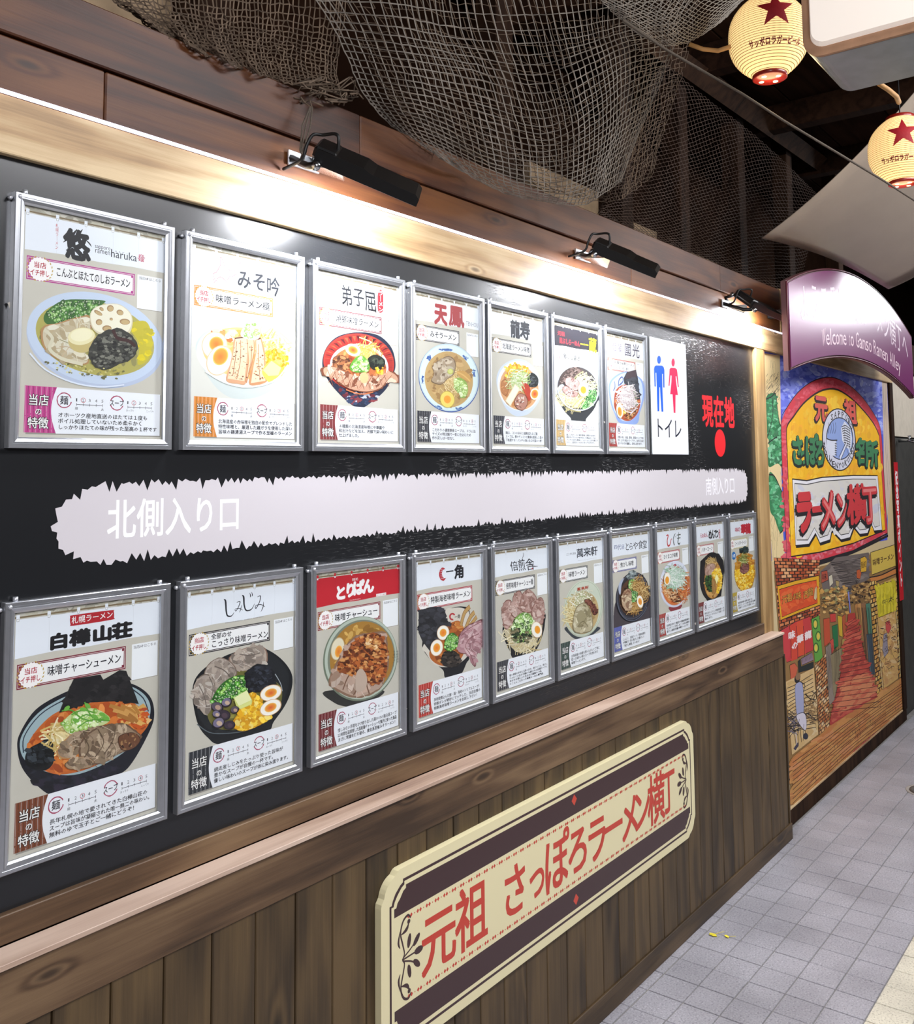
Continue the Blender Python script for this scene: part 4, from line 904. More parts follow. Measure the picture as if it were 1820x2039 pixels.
def f_b6(c):
    c.blob([(1410, 880), (1440, 950), (1500, 990), (1580, 985), (1660, 940), (1700, 880)], '#3c4248')
    c.ell(1562, 718, 172, 255, '#b9c0ac', 8, 54); c.ell(1562, 712, 168, 248, '#cfd6c4', 8, 54); c.ring(1562, 712, 158, 236, 5, '#b4bda8', 8, 50)
    c.soup(1558, 755, 138, 190, 8, '#b8a070', '#c7ad7a', ['#b09464', '#ccb888', '#a88c5c'], 80, 12)
    c.noodles([(1425, 740), (1450, 660), (1500, 620), (1510, 680), (1480, 800), (1440, 860)], 90, 12, ('#ddc88c', '#c2a864', '#ece0b4'))
    c.noodles([(1490, 640), (1530, 590), (1600, 590), (1600, 640), (1540, 690)], 70, 11, ('#e6e2cc', '#cfc9a4', '#f6f4e6', '#a8b074'))
    c.meat([(1570, 640), (1620, 640), (1660, 690), (1690, 750), (1650, 775), (1620, 700), (1580, 680)], '#6d3c30', '#3e1f18', '#8f5a48', 26, 8)
    c.meat([(1465, 860), (1490, 720), (1550, 665), (1600, 690), (1640, 800), (1640, 900), (1590, 930), (1490, 930)], '#bdb292', '#8f8060', '#d6cdb0', 60, 12, ['#c6bb9c', '#a89c7c', '#d8d0b4', '#8f8464'])
    c.blob([(1500, 780), (1550, 740), (1590, 790), (1580, 850), (1520, 850)], '#a39876'); c.stroke([(1520, 860), (1560, 830), (1600, 880)], 7, '#75694a'); c.stroke([(1540, 900), (1560, 850), (1580, 800)], 5, '#6b6046')
    c.text('萬来軒', 1503, 566, 1608, 512, '#c2452c', .02, px=True)

def f_b7(c):
    c.blob([(95, 1500), (130, 1250), (300, 1100), (600, 1100), (690, 1400), (690, 1620), (100, 1660)], '#4a4248')
    c.ell(385, 1185, 258, 385, '#23232b', 8, 54); c.ell(385, 1170, 248, 365, '#3b3b46', 8, 54); c.ring(385, 1170, 235, 350, 5, '#6d6d7a', 8, 50); c.ell(385, 1165, 215, 325, '#2c2a30', 8, 50)
    c.soup(375, 1180, 190, 285, 8, '#4a3226', '#5a3c2a', ['#5d402c', '#38261c', '#6d4c34', '#2a1c16'], 80, 18)
    c.mott([(440, 860), (540, 850), (620, 1000), (600, 1100), (500, 960)], 110, 14, ['#5a5860', '#2a2830', '#75727c', '#1c1a20'])
    c.blob([(175, 1120), (170, 1010), (210, 920), (250, 900), (215, 1000), (200, 1140)], '#b4bcd0')
    c.blob([(290, 880), (330, 800), (400, 770), (450, 830), (450, 900), (370, 920), (320, 910)], '#4a5254'); c.mott([(295, 880), (330, 805), (400, 775), (450, 840), (440, 900), (320, 905)], 110, 16, ['#8a9698', '#2c3436', '#aab4b4', '#5f6a6c'])
    c.blob([(330, 940), (400, 910), (440, 950), (430, 1060), (370, 1090), (320, 1040)], '#6fb45a'); c.negi([(330, 940), (400, 915), (435, 960), (425, 1060), (330, 1040)], 110, 14, ('#8fd070', '#6cb850', '#b9e69c', '#4a9038'))
    c.noodles([(440, 930), (500, 960), (550, 1050), (560, 1200), (480, 1160), (430, 1050)], 120, 20, ('#c49a5a', '#a87a3c', '#dcbc80', '#8f642e')); c.noodles([(370, 1300), (430, 1290), (430, 1400), (380, 1420)], 40, 18, ('#c49a5a', '#a87a3c', '#dcbc80'))
    c.negi([(350, 1100), (440, 1100), (450, 1220), (370, 1260)], 90, 14, ('#4a9038', '#6cb850', '#2f6a28', '#a8cc80'))
    c.meat([(200, 1200), (240, 1090), (310, 1050), (355, 1100), (360, 1260), (350, 1380), (290, 1400), (220, 1330)], '#b99a7c', '#7d5a42', '#dcc8a8', 60, 15, ['#c4a88a', '#a88668', '#dcc6a4', '#94725a'])
    c.stroke([(230, 1180), (290, 1090), (340, 1120)], 16, '#8a5a44'); c.egg(488, 1252, 50, 98, -8, '#e88a3c', yo=(0, 0))
    c.ring(385, 1175, 240, 372, 9, '#6b7284', 8, 40, a0=20, a1=160)

def f_b8(c):
    c.blob([(940, 1340), (1000, 1425), (1080, 1400), (1140, 1300)], '#8f3a42')
    c.ell(1028, 985, 228, 358, '#d3d6e8', 4, 54); c.ell(1028, 975, 222, 345, '#e0e3f2', 4, 54); c.ell(1030, 1000, 202, 318, '#c9c6d4', 4, 50)
    c.soup(1032, 1010, 192, 300, 4, '#cf6a34', '#d97a44', ['#e08a50', '#c25a28', '#e8a060', '#b44c22'], 160, 18)
    c.blob([(960, 740), (1010, 690), (1050, 680), (1050, 760), (990, 800)], '#b84a56'); c.noodles([(940, 900), (870, 1080), (900, 1150), (960, 1000)], 50, 18, ('#e8b070', '#d08a48', '#f0cc9c'))
    c.mott([(950, 1060), (1090, 1000), (1170, 1060), (1150, 1220), (1060, 1290), (950, 1200)], 330, 15, ['#6d3a24', '#9c6038', '#e0b080', '#4f2818', '#c88a54', '#f0d0a4'], 'chip', 1.8)
    c.noodles([(1150, 850), (1190, 900), (1200, 1100), (1150, 1230), (1160, 1000)], 70, 20, ('#d87a40', '#e8a060', '#b85a2c'))
    c.mott([(960, 760), (940, 900), (950, 1010), (1080, 1010), (1130, 960), (1120, 800), (1050, 740), (1000, 730)], 260, 22, ['#e6efe6', '#cfe0d2', '#f6faf4', '#b4ccb8', '#a8d0b0'], 'strip', 4)
    c.egg(905, 905, 50, 100, 2, '#f2a020', yo=(-2, 20), ys=.56)

def f_b9(c):
    c.ell(430, 1205, 215, 440, '#141314', 3, 54); c.poly([(225, 930), (330, 830), (420, 780), (560, 790), (640, 920), (655, 1100), (600, 1560), (350, 1650), (270, 1500), (215, 1200)], '#1a1718'); c.ell(425, 1230, 190, 380, '#262022', 3, 54)
    c.soup(455, 1270, 158, 335, 3, '#b07a38', '#c08a44', ['#c8924c', '#9c682c', '#d4a460'], 120, 20)
    c.text('からくち' if False else 'らぁめん', 385, 910, 490, 850, '#8f7d50', .02, px=True)
    c.blob([(300, 1050), (350, 970), (420, 960), (420, 1100), (330, 1200)], '#7f6248')
    c.noodles([(390, 960), (440, 930), (440, 980), (400, 1000)], 30, 18, ('#d9bc84', '#c09c5c'))
    c.meat([(310, 1080), (360, 990), (470, 970), (500, 1050), (450, 1150), (370, 1190), (310, 1180)], '#b49080', '#8a6250', '#ccae9e', 40, 16, ['#bc9a8a', '#a68070', '#c8aa9a'])
    c.corn([(440, 1140), (480, 1080), (570, 1060), (610, 1200), (600, 1400), (540, 1500), (510, 1480), (560, 1300), (470, 1240)], 260, 15)
    c.mott([(320, 1220), (400, 1180), (420, 1260), (420, 1480), (380, 1480), (330, 1380)], 160, 18, ['#2c4a24', '#4a7434', '#1c3018', '#16221a', '#3a5c2c'])
    c.poly([(425, 1280), (480, 1260), (510, 1480), (440, 1520)], '#a87c44'); c.stroke([(450, 1290), (470, 1400), (470, 1500)], 14, '#c49a5c')
    c.poly([(515, 1160), (555, 1240), (515, 1345), (478, 1240)], '#f0e48c'); c.poly([(515, 1175), (545, 1240), (515, 1320), (488, 1240)], '#f8f2b8')

def f_b10(c):
    c.ell(1025, 1140, 185, 350, '#a8781c', 0, 54, jit=.02); c.ell(1025, 1135, 178, 342, '#c4861e', 0, 54)
    c.mott([(870, 1000), (920, 800), (1120, 790), (1190, 1000), (1100, 960), (950, 960)], 60, 26, ['#c8882c', '#b87420', '#d89a3c'], 'dot', 1.6)
    c.corn([(855, 1250), (860, 1100), (940, 1080), (1000, 1180), (1100, 1100), (1140, 940), (1190, 1000), (1205, 1150), (1160, 1340), (1080, 1440), (1000, 1470), (920, 1400)], 520, 15)
    c.poly([(925, 700), (1085, 665), (1090, 770), (1010, 800), (930, 780)], '#1c2828'); c.mott([(930, 705), (1080, 675), (1085, 765), (935, 775)], 24, 24, ['#22302f', '#141c1c', '#2f4240'])
    c.meat([(940, 1100), (960, 980), (1030, 920), (1090, 970), (1110, 1070), (1060, 1120), (1015, 1165), (960, 1130)], '#7d4a44', '#4f2620', '#a07068', 50, 15, ['#8a5650', '#6a3a34', '#9c6a60'])
    c.mott([(960, 880), (1000, 800), (1060, 830), (1050, 900), (980, 980)], 60, 16, ['#b8bc70', '#8a9444', '#dcdcA0', '#6c7434'], 'strip', 4)
    c.ell(828, 830, 36, 72, '#1f6fb8'); c.text('人気', 805, 870, 852, 790, '#eef4fa', .04, px=True)

# ------------------------------------------------------------------ shop names on the cloths
def logo(*ops):
    def go(c, food=None):
        for o in ops: o(c)
    return go
def T(t, a, b, a2, b2, col='#1a1a20', bold=.02, **k): return lambda c: c.text(t, a, b, a2, b2, col, bold, px=True, res=2, **k)
def B(pts, col='#1a1a22', wd=8): return lambda c: c.stroke(pts, wd, col, sm=6)
def l_t1(c):
    T('札幌ラーメン', 400, 495, 428, 312, '#c0242e', .0, vert=True)(c)
    T('悠', 462, 562, 655, 372, '#17151a', .055, shear=-.12)(c)
    for P in ([(560, 352, 6), (520, 400, 22), (460, 445, 4)], [(600, 352, 4), (575, 385, 16), (545, 410, 3)], [(620, 425, 4), (650, 455, 10), (665, 478, 3)], [(480, 500, 6), (520, 520, 20), (560, 560, 6), (610, 556, 18), (640, 520, 5)]): c.stroke(P, 9, '#17151a', sm=6)
    T('sapporo', 690, 495, 802, 486, '#2a2a34', .0)(c); T('ramen', 692, 520, 800, 514, '#2a2a34', .0)(c); T('haruka', 806, 552, 994, 530, '#2a2a34', .008)(c)
    T('— は る か —', 806, 511, 930, 521, '#55555c', 0)(c); c.ring(1026, 560, 26, 26, 4, '#c0506a', 0, 4); T('麺', 1003, 585, 1048, 535, '#c0405a', .01)(c)
def l_t2(c):
    P = [(348, 278), (362, 300), (380, 345), (410, 375), (440, 385), (452, 350), (458, 380), (452, 405), (470, 408), (435, 430), (415, 428), (400, 455), (396, 475), (370, 445), (345, 430), (320, 445), (330, 465), (312, 458), (295, 475), (290, 455), (305, 440), (288, 425), (290, 405), (315, 395), (330, 370), (345, 340), (345, 300)]
    q = P + [P[0]]; c.stroke([(x, y) for x, y in q], 5, '#d8707c', sm=0)
    T('札幌ラーメン', 485, 362, 740, 350, '#d8707c', .0, shear=-.0)(c)
    # the name runs downhill with the perspective, so each sign has its own box
    T('み', 472, 515, 585, 385, '#20222e', .03)(c); T('そ', 588, 535, 700, 405, '#20222e', .03)(c); T('吟', 698, 575, 805, 440, '#20222e', .03)(c); T('ぎん', 705, 575, 745, 545, '#30323e', 0)(c)
def l_t3(c):
    T('弟', 1275, 650, 1365, 500, '#1c1c22', .02, shear=-.15)(c); T('子', 1365, 655, 1455, 520, '#1c1c22', .02, shear=-.15)(c); T('屈', 1455, 695, 1550, 545, '#1c1c22', .02, shear=-.15)(c)
    c.blob([(1560, 560), (1580, 528), (1600, 560), (1602, 620), (1600, 690), (1580, 708), (1560, 690), (1558, 620)], '#9c2430'); T('ラーメン', 1562, 700, 1600, 540, '#f0eeee', .02, vert=True)(c)
def l_t4(c):
    T('天', 205, 390, 300, 245, '#a83a3e', .06)(c); T('鳳', 312, 405, 425, 262, '#a83a3e', .04)(c); T('TENHOU', 440, 402, 528, 386, '#8a8a92', 0)(c)
def l_t5(c): T('龍', 768, 490, 838, 368, '#20222e', .045)(c); T('寿', 838, 502, 912, 378, '#20222e', .045)(c)
def l_t6(c):
    T('元祖', 118, 212, 232, 158, '#d8303c', .03)(c); T('鮭ぶしらーめん', 150, 335, 465, 300, '#d8303c', .03)(c)
    T('一', 468, 400, 590, 310, '#f0e020', .045)(c); T('蔵', 600, 470, 715, 262, '#f0e020', .035)(c)
def l_t7(c): T('麺', 955, 450, 1025, 330, '#6a5a78', 0)(c); T('屋', 1035, 470, 1105, 345, '#6a5a78', 0)(c); T('國', 1145, 530, 1250, 340, '#4a4050', .02)(c); T('光', 1265, 555, 1375, 355, '#4a4050', .02)(c)
def l_b1(c):
    P = [(476, 300), (500, 288), (750, 255), (770, 262), (772, 305), (755, 320), (500, 360), (478, 352)]; c.blob(P, '#b5202c', n=3)
    for i, ch in enumerate('札幌ラーメン'): T(ch, 484 + i * 47, 350 - i * 7.2, 532 + i * 47, 292 - i * 7.2, '#f4eeee', .02)(c)
    for i, (ch, x, y) in enumerate((('白', 328, 530), ('樺', 470, 505), ('山', 622, 478), ('荘', 755, 458))): T(ch, x, y, x + 142, y - 132, '#141216', .07)(c)
def l_b2(c):
    K = '#1c1e26'
    c.stroke([(402, 318, 4), (415, 330, 16), (420, 400, 14), (430, 440, 12), (460, 442, 8), (480, 415, 3)], 10, K)
    c.stroke([(500, 340, 3), (525, 335, 8), (510, 380, 6), (492, 405, 6), (488, 390, 4), (520, 385, 5), (545, 398, 3)], 6, K); c.stroke([(536, 360, 3), (530, 390, 7), (520, 415, 3)], 5, K)
    c.stroke([(540, 285, 4), (552, 300, 16), (556, 360, 13), (572, 400, 11), (610, 392, 8), (634, 350, 3)], 10, K); c.stroke([(598, 268, 3), (604, 290, 9), (600, 300, 3)], 6, K); c.stroke([(612, 262, 3), (618, 282, 8), (615, 294, 3)], 6, K)
    c.stroke([(655, 298, 3), (680, 292, 8), (670, 340, 7), (645, 385, 7), (642, 365, 5), (680, 355, 6), (712, 372, 4)], 6, K); c.stroke([(702, 335, 3), (698, 375, 8), (682, 410, 3)], 6, K)
    T('HOKKAIDO SHELL RAMEN', 415, 499, 700, 443, '#6a6a74', 0)(c)
def l_b3(c):
    T('麺処', 1370, 180, 1418, 150, '#f4e8e8', .01)(c)
    for ch, x, y in (('と', 1240, 330), ('り', 1315, 310), ('ぱ', 1375, 292), ('ん', 1448, 280)): T(ch, x, y, x + 88, y - 128, '#f8f4f4', .075)(c)
    T('TORIPAN', 1350, 330, 1432, 308, '#f0e0e0', .0)(c); c.poly([(1553, 276), (1628, 264), (1628, 284), (1553, 296)], '#f4ecec'); T('ラーメン横丁', 1556, 293, 1626, 270, '#b5202c', .0)(c)
def l_b4(c):
    c.ell(320, 415, 33, 58, '#b8303a', 0, 30, jit=.05); c.ell(338, 410, 25, 40, '#e9edf5', 0, 24)
    for k in range(6): c.stroke([(300, 375 + k * 16), (330, 380 + k * 14)], 3, '#e9edf5', keep=True)
    c.lv += 1; T('一', 348, 430, 415, 350, '#1a1a20', .04)(c); T('角', 420, 460, 510, 320, '#1a1a20', .045)(c); T('SHRIMP RAMEN ICCAKU', 322, 508, 470, 484, '#6a6a74', 0)(c)
def l_b5(c):
    T('倍', 915, 395, 985, 290, '#1c1c22', .01, shear=-.2)(c); T('煎', 985, 395, 1050, 270, '#1c1c22', .01, shear=-.2)(c); T('舎', 1050, 390, 1130, 265, '#1c1c22', .01, shear=-.2)(c)
    B([(1030, 225, 4), (1032, 250, 7), (1015, 290, 3)])(c); B([(1090, 310, 3), (1120, 342, 8), (1160, 345, 3)])(c); c.ell(1110, 365, 5, 7, '#b8303a')
def l_b6(c):
    T('二代目', 1408, 252, 1498, 218, '#2a3440', 0)(c); T('萬', 1500, 275, 1565, 180, '#1c2430', .02)(c); T('来', 1562, 265, 1628, 170, '#1c2430', .02)(c); T('軒', 1626, 258, 1688, 160, '#1c2430', .02)(c)
    T('BANRAIKEN SECOND STAGE', 1515, 298, 1678, 268, '#6a6a74', 0)(c)
def l_b7(c):
    for ch, x, y, x2, y2, cl in (('四', 98, 458, 150, 380, '#3c4a86'), ('代', 152, 470, 208, 370, '#3c4a86'), ('目', 215, 458, 258, 370, '#3c4a86'), ('と', 268, 485, 335, 335, '#1c1c26'), ('ら', 325, 475, 395, 340, '#1c1c26'), ('や', 390, 465, 470, 325, '#1c1c26'), ('食', 470, 455, 540, 305, '#1c1c26'), ('堂', 535, 450, 605, 300, '#1c1c26')): T(ch, x, y, x2, y2, cl, .01)(c)
def l_b8(c):
    c.stroke([(900, 245, 14), (930, 238, 26), (915, 320, 26), (925, 395, 28), (955, 385, 24), (972, 310, 20), (985, 290, 12)], 22, '#c23a3a')
    c.stroke([(1040, 208, 8), (1020, 250, 20), (1008, 300, 20), (1018, 370, 26), (1028, 385, 20)], 20, '#343a30'); c.stroke([(1040, 250, 8), (1050, 268, 10)], 8, '#343a30')
    c.stroke([(1060, 235, 10), (1120, 225, 18)], 14, '#4a4a34'); c.stroke([(1064, 285, 10), (1118, 275, 16)], 14, '#4a4a34'); c.stroke([(1092, 190, 10), (1088, 280, 20), (1078, 350, 26), (1100, 372, 22), (1112, 345, 14)], 18, '#3a4a44')
def l_b9(c):
    T('らぁめん', 222, 520, 355, 400, '#b8304a', .03)(c); T('め', 372, 545, 432, 350, '#15151c', .05)(c); T('ん', 425, 535, 480, 345, '#15151c', .05)(c); T('て', 475, 530, 520, 340, '#15151c', .04)(c); T('つ', 505, 525, 552, 335, '#15151c', .04)(c)
    T('札幌本店', 558, 520, 584, 345, '#b8304a', .02, vert=True)(c)
def l_b10(c): T('味', 850, 410, 905, 312, '#b8304a', .03)(c); T('の', 900, 405, 950, 300, '#b8304a', .03)(c); T('華', 958, 445, 1042, 250, '#c02434', .06)(c); T('龍', 1042, 440, 1130, 235, '#c02434', .06)(c)

def both(l, f): return lambda c: (l(c), f(c))
V1, V2, V3, V4 = ((0, 360), 3.6417), ((350, 440), 3.872), ((810, 540), 3.714), ((1095, 640), 7.693)
W1, W2, W3, W4, W5 = ((0, 1140), 3.397), ((340, 1110), 3.792), ((810, 1050), 4.439), ((1210, 1035), 7.694), ((1370, 1015), 9.06)
G1, G2 = 'upper row of framed ramen posters', 'lower row of framed ramen posters'
TOP = [
 dict(view=V1, prod='こんぶとほたてのしおラーメン', ban='#b2398c', str='#c4408c', men=2, soup=2, lines=['オホーツク産地直送のほたては１度も', 'ボイル処理していないため柔らかく', 'しっかりほたての味が残った至高の１杯です'], l=l_t1, f=f_t1,
      label='framed ramen poster showing pale soup with a lotus root slice, leftmost of the upper row'),
 dict(view=V2, prod='味噌ラーメン極', ban='#dd8a3c', str='#dd8a34', men=3, soup=3, px1=.24, lines=['北海道産の赤味噌を独自の配合でブレンドした', '特性味噌と、厳選した鶏ガラを使用した深い', '旨味の鶏清湯スープで作る至極のラーメン'], l=l_t2, f=f_t2, bg='#dcdad2', bx=.249,
      label='framed ramen poster with orange stripe, two egg halves and pork slabs in white bowl'),
 dict(view=V3 if False else V2, prod='焼豚味噌ラーメン', ban='#7d2c3c', str='#8f3a3c', men=3, soup=3, lines=['４種類の北海道産味噌に中華醤や', '和出汁などを加え、芳醇で深い味わいに', '仕上げました。'], l=l_t3, f=f_t3, bx=.2545,
      label='framed ramen poster showing red-rimmed bowl with a long grilled pork slice across its front'),
 dict(view=V3, prod='みそラーメン', ban='#35343a', str='#3c3b42', men=3, soup=4, px0=.09, px1=.212, bx=.225, lines=['こだわりの濃厚豚骨スープは、ドラム缶', 'サイズの特注鍋で一気に仕込むため', '作り足しは一切なし'], l=l_t4, f=f_t4,
      label='framed ramen poster with large red two-character name and round blue-patterned bowl, fourth of upper row'),
 dict(view=V3, prod='北海道ラーメン味噌', ban='#3c3a3c', str='#3c3c46', men=4, soup=3, bx=.248, lines=['麺は、コシのある２歳熟成たまご麺', 'スープは、豚のゲンコツと軟鳥を使用し２度の', '下処理する！パンチの効いたコク深い一杯！'], l=l_t5, f=f_t5,
      label='framed ramen poster with bowl of corn, black fungus and a shrimp, fifth of upper row'),
 dict(view=V4, prod='鮭ぶし醤油', ban='none', noren='#2c2a33', str='#d9b478', men=1, soup=1, px1=.196, lines=['鮭ぶしをベースに鶏や豚骨と野菜の旨味を', '絶妙なバランスで炊き出した絶品スープは', 'アッサリながら奥深く、いっしょにコクを感じて', 'いく、上品ならーめんとなっております。'], l=l_t6, f=f_t6, bg='#e2e2de',
      label='framed ramen poster with black cloth header lettered in red and yellow'),
 dict(view=V4, prod=('札幌辛味噌ラーメン', '（ピリ辛・中辛・激辛）'), ban='#a8423c', str='#b0342a', men=3, soup=3, pxa=.244, px1=.205, pz=.316, pz2=.328, bx=.2515, lines=['京都の味、丸鶏、豚骨、野菜からご丁寧に', '作り上げる商品のスープです。自然と旨味と', 'まろやかさが凝縮し、深化し続けます。'], l=l_t7, f=f_t7,
      label='framed ramen poster with blue and white bowl of red soup, beside the toilet sign'),
]
BOT = [
 dict(view=W1, prod='味噌チャーシューメン', ban='#7d2236', str='#7a4024', men=3, soup=4, bx=.246, lines=['長年札幌の地で愛されてきた白樺山荘の', 'スープは旨味が凝縮された唯一無二の味わい。', '無料のゆで玉子とご一緒にどうぞ！'], l=l_b1, f=f_b1,
      label='framed ramen poster with black seaweed sheets in orange soup, leftmost of the lower row'),
 dict(view=W2, prod=('全部のせ', 'こっさり味噌ラーメン'), ban='#1c1c22', str='#2f3238', men=3, soup=3, bx=.248, lines=['網走産しじみをたっぷり使った旨味が', '豊かなスープが自慢の一杯です。', '優しい味わいのスープが体に染み渡ります。'], l=l_b2, f=f_b2,
      label='framed ramen poster showing black bowl with clams, corn, butter and scallions'),
 dict(view=W2, prod='味噌チャーシュー', ban='#8a3038', noren='#c4202e', str='#7a2a2c', men=3, soup=4, bx=.25, lines=['惜しみない手間をかけ絞り出した鶏100%の鶏白湯スープ', '22時間低温調理した国産鶏チャーシューを贅沢に使った逸品', 'まさに常識を打ち破る、進化系至極みそラーメン！'], l=l_b3, f=f_b3,
      label='framed ramen poster with bright red cloth header and white lettering'),
 dict(view=W3, prod='特製海老味噌ラーメン', ban='#a8283a', str='#c23a2c', men=4, soup=3, bx=.276, card=False, px1=.268, lines=['長時間煮込んだ豚・鶏・海老のトリプルスープ！', '特製ダレが絶妙にマッチした、当店自慢の', '特製海老味噌ラーメンをお試し下さい！'], l=l_b4, f=f_b4,
      label='framed ramen poster with pink pork, two egg halves and a black seaweed sheet'),
 dict(view=W3, prod='倍煎味噌チャーシュー麺', ban='#2c3034', str='#3a3a40', men=2, soup=3, bx=.246, lines=['粗い網膜の炒めた玉葱の甘み、焼けのコク、焦がし', 'にんにくの旨みを鶏50％豚50％の白湯スープと', 'あわせる事により生まれた最高の一杯。', 'とことんこだわった味噌らーめん専門店'], l=l_b5, f=f_b5,
      label='framed ramen poster with pork slices fanned behind scallions, fifth of lower row'),
 dict(view=W3, prod='味噌ラーメン', ban='#3a4446', str='#2f443c', men=3, soup=3, px0=.088, px1=.20, bx=.216, lines=['北海道産の味噌を使ったタレと丁寧に', '取った味わい深いスープを合わせた', '味噌ラーメンです。'], l=l_b6, f=f_b6,
      label='framed ramen poster with dark green stripe and one large round pork slice'),
 dict(view=W4, prod='焦がし味噌', ban='#434a90', str='#5660b0', men=3, soup=3, px0=.09, px1=.195, bx=.219, lines=['にんにく、背脂ラード、特製味噌を', '中華鍋で一気に焦がした香ばしい', '「焦がし味噌」らーめん！'], l=l_b7, f=f_b7,
      label='framed ramen poster with blue stripe and dark soup in dark ribbed bowl'),
 dict(view=W4, prod='ひぐまコク味噌', ban='#b03a44', str='#b04038', men=4, soup=4, px1=.215, bx=.234, lines=['香味野菜を炒めた三種盛合わせ豚挽肉特製味噌で', '仕上げにこくと味をしめこくのある味噌が', '香ばしい風味が自慢の味噌ラーメンです'], l=l_b8, f=f_b8,
      label='framed ramen poster with white shredded leek heaped on orange soup'),
 dict(view=W5, prod='バターコーン', ban='#b0404a', str='#7d2a2a', men=3, soup=4, px1=.202, bx=.214, lines=['野菜の旨みたっぷりとした特製濃厚味噌スープを', 'ゴマで仕上げ、まろやかなコクと旨味スープが', '絶妙な一杯です。'], l=l_b9, f=f_b9,
      label='framed ramen poster with a butter diamond on corn in a black bowl'),
 dict(view=W5, prod='コーンバターラーメン', ban='#c4b87c', str='#c4a82c', men=3, soup=2, bx=.238, lines=['自家製熟成味噌の濃厚な旨味と甘み', 'を生かした、スープと合わせ香り豊かな自慢', 'の味噌ラーメンをどうぞご賞味ください。'], l=l_b10, f=f_b10,
      label='framed ramen poster with yellow stripe and bowl covered in corn, rightmost of the lower row'),
]
XT = [0, .36819, .73651, 1.10197, 1.46056, 1.8218, 2.18483]
XBT = [.00267, .36692, .7338, 1.10134, 1.46323, 1.82618, 2.18928, 2.55402, 2.92453, 3.29851]
for i, d in enumerate(TOP):
    d['food'] = both(d['l'], d['f']); d['group'] = G1; poster(i, XT[i], 1.838, d)
for i, d in enumerate(BOT):
    d['food'] = both(d['l'], d['f']); d['group'] = G2; poster(i + 10, XBT[i], 1.838 - .2722 - FH, d)

# ------------------------------------------------------------------ long signboard on the wainscot
def arc(cx, cz, r, a0, a1, n=8): return [(cx + r * math.cos(math.radians(a0 + (a1 - a0) * k / n)), cz + r * math.sin(math.radians(a0 + (a1 - a0) * k / n))) for k in range(n + 1)]
SY = -.0655
sx0, sx1, sz0, sz1 = .901, 2.702, .376, .812
def notched(x0, z0, x1, z1, r, k=.012, n=8):
    """plate outline with bracket corners: a quarter bulge between two small steps"""
    out = []
    for cx, cz, s1, s2 in ((x1, z1, 1, 1), (x0, z1, -1, 1), (x0, z0, -1, -1), (x1, z0, 1, -1)):
        a = [(cx, cz - s2 * (r + k)), (cx - s1 * k * .2, cz - s2 * (r))] + [(cx - s1 * r + s1 * (r - k) * math.cos(t), cz - s2 * r + s2 * (r - k) * math.sin(t)) for t in [math.pi / 2 * i / n for i in range(1, n)]] + [(cx - s1 * r, cz - s2 * k * .2), (cx - s1 * (r + k), cz)]
        out += a if s1 * s2 > 0 else a[::-1]
    return out
sb = empty('long_signboard', ((sx0 + sx1) / 2, -.0455, sz0), 'long cream and brown signboard with red lettering on the plank wainscot', 'signboard')
o = MB().prism(notched(sx0, sz0, sx1, sz1, .062, .01), SY, -.0458).build('plate', mat('cream_plate', '#e2d8ae', .45)); o.parent = sb; o.location = -Vector(sb.location)
cv = Canvas(0, 0, SY); cv.z = None; br = '#3c2428'; cr_ = '#e2d8ae'; rd = '#c23c2e'
def concave(x0, z0, x1, z1, r, n=6):
    out = []
    for cx, cz, s1, s2 in ((x1, z1, 1, 1), (x0, z1, -1, 1), (x0, z0, -1, -1), (x1, z0, 1, -1)):
        a = [(cx, cz - s2 * r), (cx - s1 * .008, cz - s2 * r), (cx - s1 * .012, cz - s2 * (r - .010)), (cx - s1 * .022, cz - s2 * .026), (cx - s1 * (r - .010), cz - s2 * .012), (cx - s1 * r, cz - s2 * .008), (cx - s1 * r, cz)]
        out += a if s1 * s2 > 0 else a[::-1]
    return out
cv.poly(concave(sx0 + .030, sz0 + .026, sx1 - .030, sz1 - .026, .050), br)
cv.poly(concave(sx0 + .037, sz0 + .033, sx1 - .037, sz1 - .033, .048), cr_)
cv.poly(concave(sx0 + .047, sz0 + .043, sx1 - .047, sz1 - .043, .044), br)
cv.rect(sx0 + .047, .487, sx1 - .047, .704, cr_)
for zz in (.690, .502):
    k = 0; x = sx0 + .10
    while x < sx1 - .09:
        if k % 3 < 2: cv.poly([(x, zz - .0055), (x + .0050, zz), (x, zz + .0055), (x - .0050, zz)], rd, keep=True, loc=True)
        else: cv.ell(x, zz, .0018, .0018, rd, n=6, loc=True, keep=True)
        x += .0105 if k % 3 == 0 else .0125; k += 1
for zz in (.748, .447): cv.poly([(1.80, zz - .017), (1.816, zz), (1.80, zz + .017), (1.784, zz)], '#c84432', loc=True)
